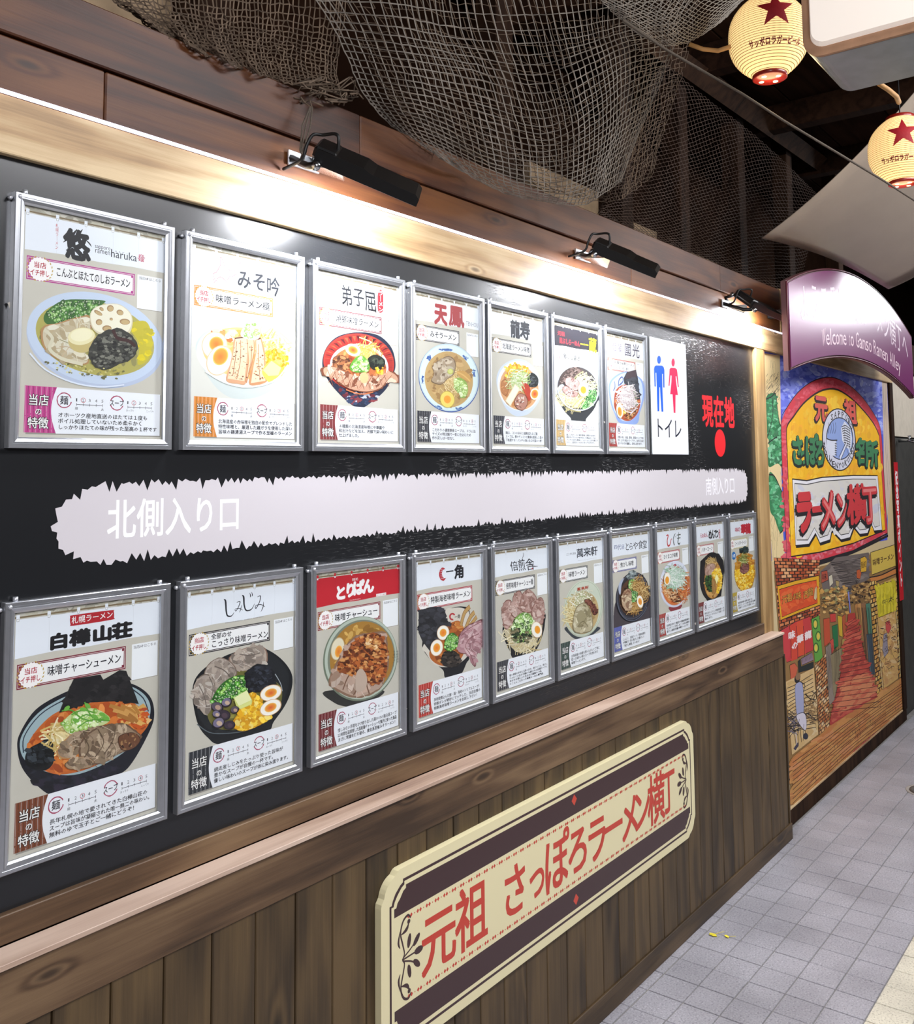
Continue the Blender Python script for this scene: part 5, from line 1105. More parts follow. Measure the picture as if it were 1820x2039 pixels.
# the lettering, stroke by stroke: box of every sign, then thick strokes of the wide brush face
xl, w_ = 1.075, .139
def big(ch, x0, x1, z0, z1, b=.028): cv.text(ch, x0, z0, x1, z1, rd, b, res=3)
zlo, zhi = .508, .690
big('元', 1.045, 1.195, .515, .672); big('祖', 1.185, 1.335, .512, .684)
big('さ', 1.395, 1.535, .516, .672); big('っ', 1.525, 1.635, .520, .660); big('ぽ', 1.615, 1.765, .508, .684); big('ろ', 1.745, 1.890, .516, .672)
big('ラ', 1.865, 2.010, .512, .668); big('ー', 1.975, 2.125, .520, .668); big('メ', 2.095, 2.235, .508, .672); big('ン', 2.185, 2.325, .514, .672); big('横', 2.300, 2.440, .506, .690); big('丁', 2.410, 2.530, .512, .684)
for s_, xx in ((1, sx0 + .058), (-1, sx1 - .058)):
    f = lambda P: [(xx + s_ * a, .5955 + b, *c) for a, b, *c in P]
    for m in (1, -1):
        cv.stroke(f([(.050, m * .088, .004), (.040, m * .098, .006), (.022, m * .090, .006), (.012, m * .065, .005), (.020, m * .035, .005), (.026, m * .012, .004), (.018, 0, .004)]), .005, br, loc=True)
        cv.ell(xx + s_ * .043, .5955 + m * .082, .006, .006, br, loc=True, n=10)
        cv.stroke(f([(.014, m * .060, .002), (.034, m * .066, .010), (.044, m * .080, .002)]), .006, br, loc=True)
        cv.stroke(f([(.010, m * .03, .002), (.004, m * .045, .007), (.010, m * .07, .002)]), .006, br, loc=True)
        cv.ell(xx + s_ * .072, .5955 + m * .028, .017, .0075, br, s_ * m * 42, loc=True, n=12); cv.ell(xx + s_ * .044, .5955 + m * .036, .017, .007, br, s_ * m * 78, loc=True, n=12)
        cv.stroke(f([(.022, m * .004), (.048, m * .014), (.062, m * .022)]), .004, br, loc=True)
    cv.ell(xx + s_ * .080, .5955, .017, .009, br, loc=True, n=12); cv.stroke(f([(.02, 0), (.07, 0)]), .004, br, loc=True, sm=0)
o = cv.build('printed_face', M['vinyl'], sb); o.location = Vector((0, SY - .0002, 0)) - Vector(sb.location)

# ------------------------------------------------------------------ painted alley panel
mp = empty('painted_panel', (5.1, YB, .0875), 'large hand-painted panel of a ramen alley with yellow arched sign over a red path', 'painting')
mb = MB().box(XM0 - .001, XM1 - .006, YB, .030, .0875, 2.3675); o = mb.build('board', mat('panel_board', '#c9b48a', .6)); o.parent = mp; o.location = -Vector(mp.location)
class Paint(Canvas):
    def ink(s, pts, wd=3.2, col='#1a1418', **k): s.stroke(pts, wd * 1.35, col, **k)
    def outlined(s, pts, fill, wd=3, ink='#1a1418', sm=0):
        s.poly(pts, fill) if not sm else s.blob(pts, fill); q = smooth_closed(pts, 4) if sm else pts
        s.stroke(list(q) + [q[0]], wd, ink, sm=0)
    def bricks(s, quad, nu, nv, pal, mortar='#23160f', gap=.12, off=True, jit=.12):
        """courses of bricks inside a quad: bottom-left, bottom-right, top-right, top-left"""
        a, b, c, d = quad
        s.poly([a, b, c, d], mortar); pal = [lin(p) for p in pal]
        def q(u, v): return tuple((a[i] * (1 - u) + b[i] * u) * (1 - v) + (d[i] * (1 - u) + c[i] * u) * v for i in (0, 1))
        for j in range(nv):
            sh = .5 if (off and j % 2) else 0
            for i in range(-1, nu + 1):
                u0, u1 = max(0, (i + sh + gap) / nu), min(1, (i + sh + 1 - gap * .6) / nu)
                if u1 - u0 < .25 / nu: continue
                v0, v1 = (j + gap) / nv, (j + 1 - gap) / nv; jj = lambda z: z + s.r.uniform(-jit, jit) / nu * .3
                jv = lambda z: z + s.r.uniform(-jit, jit) / nv * .6
                s.poly([q(jj(u0), jv(v0)), q(jj(u1), jv(v0)), q(jj(u1), jv(v1)), q(jj(u0), jv(v1))], s.r.choice(pal), keep=True)
        s.lv += 1
    def wash(s, reg, n, pal, z, asp=1.6, ang=None):
        q = [lin(p) for p in pal]; m_ = tuple(sum(c[i] for c in q) / len(q) for i in range(3))
        s.scat(reg, int(n * 1.7), [mixc(c, m_, .45) for c in q], z * .62, 'dot', asp * 1.3, 14, ang, var=.06)
cv = Paint(0, 0, YB - .0004)
K = '#1b1519'
V = lambda o, k: cv.view(o, k)
V((1500, 700), 4.531)
# sky, tree trunk, leaves
cv.poly([(100, 0), (1215, 230), (1220, 700), (1210, 1700), (110, 1900)], '#4a58c8')
cv.wash([(240, 30), (1190, 240), (1200, 760), (700, 240), (260, 600)], 260, ['#5866d6', '#7c8ae6', '#3f4ac0', '#98a4ee', '#4652cc', '#c0c8f4'], 26, 1.4)
cv.poly([(1160, 245), (1205, 250), (1240, 1250), (1180, 1700), (1175, 800)], '#cdb8a8'); cv.ink([(1170, 260), (1190, 800), (1215, 1250)], 4); cv.ink([(1188, 260), (1203, 800), (1230, 1200)], 3)
cv.poly([(100, 15), (240, 35), (245, 400), (255, 1150), (270, 1650), (290, 1900), (170, 1900), (120, 1000)], '#dcc694')
for k in range(60):
    x, y = cv.r.uniform(115, 245), cv.r.uniform(40, 1650); L = cv.r.uniform(60, 260); cv.stroke([(x, y), (x + cv.r.uniform(-8, 14), y + L * .5), (x + cv.r.uniform(-4, 18), y + L)], 3, '#2a1d14', keep=True, sub=k % 3)
cv.lv += 3
for k in range(60):
    x, y = cv.r.uniform(130, 240), cv.r.uniform(180, 420); cv.stroke([(x, y), (x - 16, y + 26)], 4, '#2a1d14', keep=True, sub=k % 3)
cv.lv += 3
cv.blob([(110, 430), (200, 380), (215, 500), (235, 640), (285, 700), (315, 850), (320, 1000), (270, 1060), (220, 1010), (140, 1040), (130, 900), (170, 800), (120, 760)], '#1f6a3c')
cv.blob([(140, 1110), (190, 1120), (240, 1230), (290, 1350), (280, 1560), (240, 1630), (190, 1500), (150, 1420)], '#2c7a4a')
cv.wash([(120, 440), (200, 400), (230, 650), (300, 850), (290, 1010), (150, 1000)], 110, ['#2f8a50', '#185a34', '#46a468', '#0f3d24', '#8ed0a4'], 17); cv.wash([(150, 1130), (230, 1230), (280, 1380), (240, 1590), (170, 1420)], 60, ['#2f8a50', '#185a34', '#52b078', '#8ed0a4'], 17)
for P in ([(110, 430), (160, 410), (200, 380), (215, 500), (238, 650), (290, 720), (318, 860), (318, 1000), (280, 1050), (250, 1020)], [(170, 420), (175, 560), (150, 700), (120, 780)], [(130, 830), (180, 790), (215, 770)], [(140, 1110), (190, 1125), (245, 1240), (292, 1360), (278, 1580), (240, 1640)]): cv.ink(P, 9)
# arched signboard
O = [(285, 1985), (300, 1800), (262, 1100), (250, 640), (300, 510), (400, 370), (520, 275), (640, 235), (740, 240), (860, 300), (980, 410), (1080, 550), (1145, 690), (1165, 900), (1210, 1640), (900, 1800), (600, 1890)]
cv.poly(smooth_open(O[3:14], 4) + O[14:] + O[:3], '#cf3846')
cv.wash([(270, 1950), (262, 1100), (255, 660), (400, 400), (400, 480), (320, 640), (330, 1850)], 60, ['#d85060', '#b52a3a', '#e06a74'], 22); cv.wash([(420, 360), (640, 250), (860, 320), (1130, 700), (1110, 700), (850, 370), (650, 300), (440, 420)], 90, ['#e86a78', '#c42c3c', '#dc5060'], 14); cv.wash([(300, 1960), (310, 1870), (1200, 1640), (1200, 1680)], 50, ['#d65a6a', '#b8303e', '#e48a94'], 16)
I = [(340, 1850), (325, 1500), (305, 900), (300, 690), (360, 590), (450, 470), (560, 380), (660, 340), (760, 345), (880, 420), (1000, 540), (1090, 660), (1135, 760), (1150, 1000), (1190, 1610), (900, 1730), (600, 1810)]
cv.poly(smooth_open(I[3:13], 4) + I[13:] + I[:3], '#f0b414')
cv.wash([(345, 1840), (310, 900), (330, 690), (660, 360), (900, 450), (1130, 780), (1185, 1600), (600, 1800)], 330, ['#f5c022', '#e8a210', '#f8cf3c', '#ee9a1c', '#f2c83a'], 30, 1.5, 90)
for k in range(22):
    x = 345 + k * 37; y0 = 640 - 280 * math.sin(math.pi * (x - 300) / 900); cv.stroke([(x, max(380, y0 + 40)), (x + 6, 1110)], 2.2, '#b8801c', keep=True)
cv.lv += 1
cv.ink(smooth_open(O[2:14], 3) , 7, sm=0); cv.ink(O[13:] + [O[0]], 12, sm=0); cv.ink([O[0], O[1], O[2]], 6, sm=0); cv.ink(smooth_open(I[2:13], 3), 14, '#2a1718', sm=0); cv.ink(I[12:] + I[:3], 7, sm=0); cv.ink([(300, 1990), (620, 1905), (900, 1810), (1215, 1660)], 22)
# names on the arch
for ch, a, b, a2, b2 in (('元', 558, 630, 665, 395), ('祖', 825, 650, 925, 440)): cv.text(ch, a - 8, b + 12, a2 + 2, b2 + 12, '#241414', .11, px=True, res=2); cv.text(ch, a, b, a2, b2, '#d85c50', .05, px=True, res=2)
for ch, a, b, a2, b2 in (('さ', 345, 1035, 450, 750), ('っ', 420, 1030, 490, 820), ('ぽ', 470, 1035, 580, 745), ('ろ', 555, 1040, 640, 780), ('名', 925, 1020, 1030, 780), ('所', 1015, 1045, 1120, 800)): cv.text(ch, a - 6, b + 12, a2 + 2, b2 + 12, '#14201a', .11, px=True, res=2); cv.text(ch, a, b, a2, b2, '#3a7c50', .05, px=True, res=2)
# round emblem
cv.ell(770, 795, 152, 283, K, -3, 50); cv.ell(770, 795, 144, 273, '#d3d4e2', -3, 50); cv.ell(778, 785, 122, 192, K, -3, 50); cv.ell(778, 785, 115, 184, '#8ea4da', -3, 50)
for k in range(4): cv.ink([(672 + k * 22, 640), (682 + k * 20, 690), (672 + k * 20, 740)], 6)
cv.poly([(660, 790), (745, 800), (750, 850), (740, 940), (700, 940), (665, 860)], '#d8dcea'); cv.ink([(660, 785), (700, 800), (755, 800)], 8); cv.ink([(745, 805), (738, 880), (745, 945)], 5)
for k in range(6): cv.ink([(733, 830 + k * 20), (752, 834 + k * 20)], 5, sm=0)
cv.poly([(790, 690), (820, 630), (870, 680), (888, 780), (880, 880), (840, 870), (800, 800)], '#dcdfeb')
for k in range(9): cv.ink([(795 + k * 3, 680 + k * 20), (830, 668 + k * 22), (872, 700 + k * 20)], 6)
for x in (822, 846, 868): cv.ink([(x - 6, 650), (x, 760), (x + 2, 860)], 4)
cv.ink([(840, 830), (810, 900), (780, 965)], 22, '#e0e3ee'); cv.ink([(850, 850), (880, 940)], 16, '#e0e3ee')
for P in ([(830, 825), (800, 890), (770, 955)], [(845, 835), (818, 900), (790, 968)], [(835, 860), (865, 950)], [(858, 845), (895, 930)]): cv.ink(P, 6)
for i, ch in enumerate('SAPPORO'):
    a = math.radians(-118 + i * 14.5); x, y = 770 + 134 * math.cos(a), 795 + 232 * math.sin(a); cv.text(ch, x - 9, y + 28, x + 9, y - 26, K, .03, px=True, keep=True)
for i, ch in enumerate('★RAUMENYOKOCHO'):
    a = math.radians(172 - i * 12.2); x, y = 770 + 134 * math.cos(a), 795 + 236 * math.sin(a); cv.text(ch, x - 10, y + 28, x + 10, y - 26, K, .03, px=True, keep=True)
cv.lv += 1
# white name plate with ragged hem
W_ = [(350, 1150), (480, 1165), (620, 1135), (900, 1118), (1120, 1120), (1135, 1300), (1160, 1610), (1090, 1620), (1062, 1545), (1030, 1640), (960, 1650), (905, 1580), (870, 1680), (790, 1700), (705, 1610), (690, 1700), (600, 1730), (560, 1640), (500, 1740), (380, 1750), (365, 1400)]
cv.poly([(x + 4, y + 22) for x, y in W_], K); cv.poly(W_, '#e6e4e8'); cv.ink(W_ + [W_[0]], 9, sm=0)
W2_ = [(370, 1190), (480, 1200), (620, 1170), (900, 1150), (1105, 1152), (1120, 1300), (1140, 1570), (1095, 1585), (1060, 1500), (1020, 1600), (960, 1610), (905, 1540), (860, 1640), (790, 1655), (710, 1560), (670, 1655), (600, 1680), (550, 1590), (490, 1700), (390, 1700), (380, 1400)]
cv.poly(W2_, '#d8d4cc'); cv.wash([(380, 1210), (1100, 1160), (1130, 1560), (400, 1690)], 70, ['#dedad4', '#cfc9c0', '#c4c8dc', '#e6e2de'], 26); cv.ink(W2_ + [W2_[0]], 6, sm=0)
for ch, a, b, a2, b2 in (('ラ', 385, 1660, 535, 1230), ('ー', 530, 1560, 625, 1290), ('メ', 600, 1640, 740, 1220), ('ン', 745, 1610, 860, 1235), ('横', 850, 1575, 1015, 1185), ('丁', 990, 1565, 1110, 1190)):
    hv = .045 if ch == '横' else .075; cv.text(ch, a - 12, b + 22, a2 - 4, b2 + 22, K, hv + .045, px=True, res=2); cv.text(ch, a, b, a2, b2, '#c8353a', hv, px=True, res=2)
    cv.text(ch, a + 3, b - 4, a2 + 1, b2 - 4, '#e07a78', -.0, px=True, res=2) if ch in 'ンメ丁' else None
# ---- the lower street scene
V((1500, 1100), 3.922)
cv.poly([(160, 140), (235, 130), (250, 165), (520, 110), (900, 20), (1160, -60), (1195, 1250), (300, 1990), (195, 620)], '#8c6a3c')
cv.bricks([(205, 640), (520, 520), (515, 60), (160, 40)], 8, 22, ['#b5552a', '#c87848', '#9c4420', '#d8a070', '#8a3a1e'])
cv.poly([(520, 150), (640, 40), (900, 0), (905, 200), (760, 330), (540, 290)], '#6a5f5a'); cv.wash([(560, 130), (880, 20), (890, 180), (720, 290)], 80, ['#7c706a', '#554a48', '#8a7f78', '#64584f'], 20, 2.4, -8)
for k in range(26):
    y = 60 + k * 9; x = 600 + k * 5; cv.ink([(x, y + 20 + cv.r.uniform(-6, 6)), (x + 110, y + 8), (880 - k * 4, y - 20 + k * 5)], 3, keep=True, sub=k % 3)
cv.lv += 3
# left signs
cv.outlined([(185, 262), (330, 220), (510, 180), (520, 410), (360, 470), (212, 530)], '#d8a01c', 6); cv.outlined([(200, 290), (330, 250), (492, 215), (500, 395), (350, 450), (222, 505)], '#cf4a1e', 5)
cv.wash([(215, 320), (480, 240), (490, 380), (235, 480)], 40, ['#d85a24', '#c23c1c', '#dc6a34'], 22)
for ch, a, b in (('元', 222, 408), ('祖', 258, 395), ('の', 298, 385), ('味', 330, 380), ('西', 388, 372), ('龍', 425, 350)): cv.text(ch, a, b, a + 42, b - 84, K, .04, px=True); cv.text(ch, a + 2, b - 2, a + 42, b - 84, '#d8a03c', 0, px=True)
cv.outlined([(478, 285), (492, 262), (495, 350), (486, 375), (470, 360)], '#c9b48a', 4)
for P, c_ in (([(530, 150), (575, 140), (582, 215), (530, 240)], '#a84a34'), ([(588, 185), (612, 170), (622, 240), (594, 270)], '#c9c0a8'), ([(835, 45), (868, 30), (885, 50), (880, 150), (838, 155)], '#cfa02c'), ([(805, 140), (826, 130), (842, 160), (832, 208), (806, 200)], '#b8562c'), ([(640, 215), (668, 225), (664, 270), (645, 260)], '#a8905c')): cv.outlined(P, c_, 5)
cv.text('麺処', 840, 130, 880, 60, K, .0, px=True); cv.text('味', 535, 225, 572, 155, K, .0, px=True)
cv.outlined([(915, 0), (1100, -60), (1112, 105), (925, 175)], '#cdb04c', 5); cv.text('味噌ラーメン', 930, 110, 1095, 0, '#4a2c14', .03, px=True)
cv.poly([(910, 200), (1115, 130), (1120, 160), (912, 240)], '#c47a3c'); cv.ink([(905, 195), (1000, 175), (1112, 120)], 7); cv.ink([(912, 240), (1000, 215), (1118, 165)], 5)
# tangle of small things at the vanishing point
cv.poly([(525, 290), (720, 280), (740, 480), (530, 440)], '#7d6138'); cv.scat([(525, 290), (720, 260), (730, 480), (540, 470)], 110, ['#c0934c', '#a87838', '#8a8a5c', '#d8b070', '#5c4424'], 13, 'chip', 1.4, 12)
for k in range(60):
    x, y = cv.r.uniform(530, 900), cv.r.uniform(250, 420); cv.ink([(x, y), (x + cv.r.uniform(-26, 26), y + cv.r.uniform(-12, 12)), (x + cv.r.uniform(-34, 34), y + cv.r.uniform(-6, 30))], 3, keep=True, sub=k % 4)
cv.lv += 4
cv.poly([(765, 260), (915, 210), (915, 420), (780, 400)], '#7a5c34'); cv.scat([(765, 270), (910, 220), (915, 410), (780, 395)], 90, ['#b08a50', '#c49c60', '#8a6438', '#2a1c14', '#4a3420'], 11, 'chip', 1.4, 12)
# right side shops
cv.bricks([(960, 1110), (1010, 1075), (955, 215), (905, 230)], 2, 26, ['#cda04c', '#b8843c', '#d8b46c', '#c48a44'])
cv.poly([(955, 260), (1115, 190), (1160, 960), (1010, 1070), (975, 600)], '#c8a05c'); cv.wash([(960, 520), (1110, 460), (1150, 940), (1010, 1050)], 90, ['#d4ac68', '#b88c4c', '#c89a5c', '#a87440', '#dcc090'], 18)
cv.bricks([(1130, 985), (1170, 955), (1138, 180), (1105, 200)], 1, 24, ['#cda04c', '#b8843c', '#d8b46c'])
cv.outlined([(950, 270), (1030, 235), (1108, 222), (1115, 440), (1070, 470), (975, 510)], '#c8b81c', 5); cv.wash([(960, 290), (1100, 240), (1105, 440), (980, 490)], 60, ['#d4c428', '#b8a818', '#dccc3c'], 16, 3, 90)
for x in (985, 1010, 1038, 1065, 1090): cv.ink([(x, 270), (x + 3, 380), (x + 2, 480)], 4)
cv.text('牛太', 1000, 420, 1095, 330, K, .0, px=True)
cv.outlined([(1030, 545), (1060, 530), (1075, 590), (1050, 635), (1030, 600)], '#c04a44', 4); cv.outlined([(1015, 640), (1040, 625), (1050, 780), (1020, 820), (1005, 760)], '#8c8490', 4)
for k in range(44):
    x, y = cv.r.uniform(980, 1120), cv.r.uniform(520, 920); cv.ink([(x, y), (x + cv.r.uniform(0, 30), y + cv.r.uniform(-22, 10)), (x + 24, y + cv.r.uniform(0, 40))], 3.4, '#3a2418', keep=True, sub=k % 3)
cv.lv += 3
for P in ([(955, 520), (975, 800), (1000, 1070)], [(965, 515), (990, 800), (1015, 1062)], [(1105, 450), (1128, 700), (1140, 975)], [(1116, 445), (1138, 700), (1152, 970)]): cv.ink(P, 5)
cv.stroke([(960, 520), (983, 800), (1008, 1066)], 9, '#e6d8a4'); cv.stroke([(1111, 448), (1133, 700), (1146, 972)], 9, '#e6d8a4')
for i, (c_, xa_, xb2, y0, y1) in enumerate((('#b07a44', 790, 812, 405, 620), ('#c08c50', 812, 838, 400, 700), ('#8a6240', 838, 872, 395, 860), ('#4a7a64', 875, 910, 400, 640), ('#3c4a54', 880, 925, 640, 950))):
    cv.outlined([(xa_, y0), (xb2, y0 - 6), (xb2 + (y1 - y0) * .07, y1), (xa_ + (y1 - y0) * .09, y1 + 10)], c_, 4)
for k in range(30):
    x = cv.r.uniform(790, 900); cv.ink([(x, 430), (x + 20, 640), (x + 42, 860 + (x - 790) * .9)], 3, keep=True, sub=k % 2)
cv.lv += 2
cv.poly([(880, 640), (915, 640), (935, 1020), (940, 1100), (900, 900)], '#34424c'); cv.stroke([(890, 650), (905, 850), (930, 1050)], 7, '#6d7a84')
# left side shops
cv.outlined([(215, 610), (330, 540), (440, 500), (470, 760), (330, 830), (260, 860)], '#c0323a', 5)
for P, c_ in (([(215, 612), (275, 575), (285, 790), (262, 860), (240, 800)], '#c23a40'), ([(280, 575), (330, 548), (345, 830), (295, 850)], '#c8402c'), ([(335, 545), (385, 522), (408, 795), (350, 812)], '#cf4a2c'), ([(388, 522), (442, 502), (470, 760), (412, 785)], '#bd3838')): cv.poly(P, c_)
for x in (282, 334, 388): cv.ink([(x, 575), (x + 10, 700), (x + 12, 830)], 7)
for ch, a, b in (('味', 272, 690), ('の', 296, 770), ('華', 338, 720), ('龍', 400, 690)): cv.text(ch, a, b, a + 52, b - 90, '#e8dcdc', .045, px=True, res=1)
cv.outlined([(452, 520), (512, 490), (540, 830), (478, 862)], '#5c9a3c', 5)
for x, y in ((482, 560), (505, 655), (487, 745)): cv.ell(x, y, 21, 40, K, 0, 20); cv.ell(x, y, 17, 34, '#6aa844', 0, 20); cv.ell(x, y, 12, 27, '#d8b84c', 0, 18)
cv.outlined([(370, 830), (455, 780), (468, 840), (378, 880)], '#8c7484', 4); cv.poly([(345, 850), (365, 830), (372, 890), (468, 850), (470, 905), (350, 940)], '#1c2220')
for k in range(8): cv.ink([(385 + k * 10, 860 - k * 5), (380 + k * 10, 820 - k * 5)], 4, keep=True)
cv.outlined([(282, 880), (320, 862), (345, 900), (325, 990), (290, 1000)], '#c25a3c', 5)
cv.poly([(250, 1010), (470, 900), (505, 1420), (300, 1580)], '#d0b07c'); cv.wash([(260, 1020), (465, 920), (495, 1400), (305, 1550)], 60, ['#d8bc88', '#c09a5c', '#dcc8a0', '#c8a468'], 26)
for k in range(14): cv.ink([(262 + k, 1060 + k * 30), (330, 1030 + k * 28), (460 + k * 2, 950 + k * 32)], 4, keep=True)
cv.lv += 1
cv.scat([(390, 1150), (480, 1110), (490, 1330), (400, 1300)], 60, ['#3a2c24', '#8a6c44', '#1c1614', '#a88454'], 13, 'strip', 3, 8); cv.scat([(270, 1260), (340, 1230), (350, 1400), (285, 1430)], 40, ['#3a2c24', '#6a6478', '#1c1614'], 12, 'strip', 3, 8)
# seated cook with his tub
cv.outlined([(325, 1035), (365, 1010), (385, 1060), (388, 1260), (340, 1275), (325, 1150)], '#9ea2c4', 5, sm=1); cv.outlined([(335, 1270), (395, 1255), (412, 1330), (400, 1390), (350, 1330)], '#cfcad8', 5, sm=1)
cv.ell(340, 985, 22, 36, K, 10, 16); cv.ell(345, 970, 20, 28, '#8a6a4c', 10, 14)
for P in ([(365, 1010), (400, 1040), (385, 1090)], [(335, 1290), (318, 1400), (332, 1510)], [(355, 1300), (345, 1400), (350, 1500)], [(400, 1390), (410, 1440)], [(360, 1340), (372, 1480)], [(390, 1340), (385, 1470)]): cv.ink(P, 6)
cv.ell(405, 1435, 20, 26, '#242838', 0, 16); cv.poly([(310, 1530), (345, 1480), (350, 1510), (325, 1545)], '#3a3448'); cv.stroke([(330, 1400), (335, 1500)], 12, '#c8c0cc')
cv.bricks([(510, 1425), (590, 1360), (590, 760), (478, 880)], 4, 22, ['#c89058', '#b87440', '#d8ac74', '#a8602c', '#dcbc90'])
cv.ink([(478, 880), (495, 1150), (512, 1425)], 7, '#5a4028'); cv.stroke([(484, 880), (500, 1150), (516, 1420)], 5, '#a88454')
for P, c_ in (([(545, 520), (592, 510), (600, 700), (552, 735)], '#b84a2c'), ([(595, 480), (640, 475), (642, 540), (600, 545)], '#c03c34'), ([(612, 575), (655, 560), (662, 730), (625, 760)], '#1f6a3c'), ([(596, 690), (622, 670), (628, 760), (605, 800)], '#c0483c'), ([(655, 490), (690, 500), (695, 660), (668, 650)], '#c4a02c'), ([(690, 500), (718, 480), (722, 640), (700, 660)], '#a8522c'), ([(560, 740), (600, 710), (635, 1160), (590, 1190)], '#8a7c70'), ([(600, 800), (690, 740), (690, 880), (632, 1140), (620, 1100)], '#8a7c5c'), ([(690, 680), (722, 650), (712, 830), (690, 870)], '#a88c4c')): cv.outlined(P, c_, 4)
for k in range(26):
    x = cv.r.uniform(565, 700); y = cv.r.uniform(700, 780); cv.ink([(x, y), (x + 5, y + 120), (x - 2, y + 200 + (700 - x) * 1.2)], 3, keep=True, sub=k % 2)
cv.lv += 2
# paving and the red path
cv.poly([(300, 1600), (520, 1420), (600, 1340), (960, 1110), (1165, 970), (1198, 1240), (700, 1680), (305, 1975)], '#b87c40')
cv.wash([(310, 1620), (600, 1370), (1160, 1000), (1190, 1220), (700, 1650), (315, 1950)], 330, ['#c88a48', '#b0703a', '#d49c58', '#b86a34', '#c0904c', '#cf8a5c', '#a8682c'], 27, 2.6, -38)
cv.poly([(735, 480), (790, 470), (800, 560), (850, 740), (905, 960), (965, 1130), (860, 1180), (600, 1350), (590, 1330), (620, 1190), (690, 900), (725, 640)], '#a8342c')
cv.wash([(740, 500), (785, 490), (850, 760), (950, 1120), (610, 1330), (690, 900), (725, 650)], 170, ['#b83e34', '#962a26', '#c4503e', '#cf6a50', '#8a2a22'], 20, 2.4, -25)
cv.wash([(690, 1000), (900, 950), (950, 1110), (650, 1260)], 60, ['#cf7a54', '#b84a38', '#d08a5c'], 22, 2.4, -30)
cv.wash([(800, 1540), (980, 1390), (960, 1440), (830, 1560)], 30, ['#a8323c', '#b84a44'], 16, 2.6, -38)
cv.stroke([(738, 305), (745, 380), (752, 470)], 30, '#7a7cc0', sm=3); cv.stroke([(735, 310), (740, 380)], 8, '#a8aadc')
for k in range(22):
    y = 520 + k * 26 + k * k * .35; xl_ = 738 - (y - 500) * .18 - max(0, y - 1100) * .3; xr = 795 + (y - 500) * .27
    cv.ink([(xl_, y + 30), ((xl_ + xr) / 2, y + 8 + cv.r.uniform(-5, 5)), (xr, y - 16)], 3.2, '#4a1a18', keep=True)
cv.lv += 1
for k in range(11):
    d_ = k * 38
    P = [(302, 1640 + d_ * .93), (520, 1480 + d_ * .78 + cv.r.uniform(-8, 8)), (800, 1270 + d_ * .66 + cv.r.uniform(-8, 8)), (1175, 1010 + d_ * .58)]
    P = [p for p in P if p[1] < 1985 - (p[0] - 300) * .84]
    if len(P) > 1: cv.ink(P, 4, '#4a2a18', keep=True)
for k in range(30):
    x = cv.r.uniform(320, 1150); y = 1640 - (x - 300) * .70 + cv.r.uniform(0, 260)
    if y < 1950 - (x - 300) * .84: cv.ink([(x, y), (x + 4, y + 26)], 4, '#4a2a18', keep=True, sub=1)
cv.lv += 2
cv.bricks([(255, 150), (300, 160), (290, -20), (175, 0)], 3, 8, ['#b5552a', '#c87848', '#9c4420', '#d8a070']) if False else None

o = cv.build('painted_surface', M['paint'], mp); o.location = Vector((0, YB - .0004, 0)) - Vector(mp.location)
# clip every part of the paint that runs over the board edge
import bmesh
bm = bmesh.new(); bm.from_mesh(o.data)
for co, no in (((XM0 + .0005, 0, 0), (-1, 0, 0)), ((XM1 - .008, 0, 0), (1, 0, 0)), ((0, 0, .0880), (0, 0, -1)), ((0, 0, 2.367), (0, 0, 1))):
    bmesh.ops.bisect_plane(bm, geom=bm.verts[:] + bm.edges[:] + bm.faces[:], plane_co=co, plane_no=no, clear_outer=True)
bm.to_mesh(o.data); bm.free()

# ------------------------------------------------------------------ red banner, tap
rb = Canvas(0, 0, -.004); rb.z = None
bn = empty('vertical_banner', (6.40, -.004, .83), 'narrow vertical red banner with white lettering on the post beyond the painted panel', 'banner')
o = boxobj('cloth', mat('red_cloth', '#c3202a', .6), 6.352, 6.452, -.0042, -.0002, .83, 1.80, None, .0006); o.parent = bn; o.location = -Vector(bn.location)
rb.rect(6.352, .83, 6.452, 1.80, '#c3202a'); rb.text('記念写真ポイント', 6.366, .92, 6.436, 1.74, '#f3eeee', .045, res=2, vert=True)
o = rb.build('printed_face', M['vinyl'], bn); o.location = Vector((0, -.0045, 0)) - Vector(bn.location)
tp = empty('water_tap', (6.62, .02, 1.93), 'chrome water tap with bright blue nozzle on the charcoal wall', 'tap')
def part(mb, name, m, root, **k):
    o = mb.build(name, m, root); o.location = -Vector(root.location); return tag(o, **k)
part(MB().tube([(6.62, .02, 1.955), (6.62, -.05, 1.957), (6.62, -.09, 1.945), (6.62, -.105, 1.915)], .011, 10).tube([(6.62, -.055, 1.957), (6.62, -.055, 1.985)], .007, 8), 'spout', M['steel'], tp)
part(MB().box(6.59, 6.65, -.062, -.048, 1.985, 1.993, .002), 'handle', M['steel'], tp)
part(MB().tube([(6.62, -.105, 1.915), (6.62, -.108, 1.875)], [.017, .014], 12), 'nozzle', mat('blue_plastic', '#2a6fe0', .4), tp, label='bright blue nozzle')

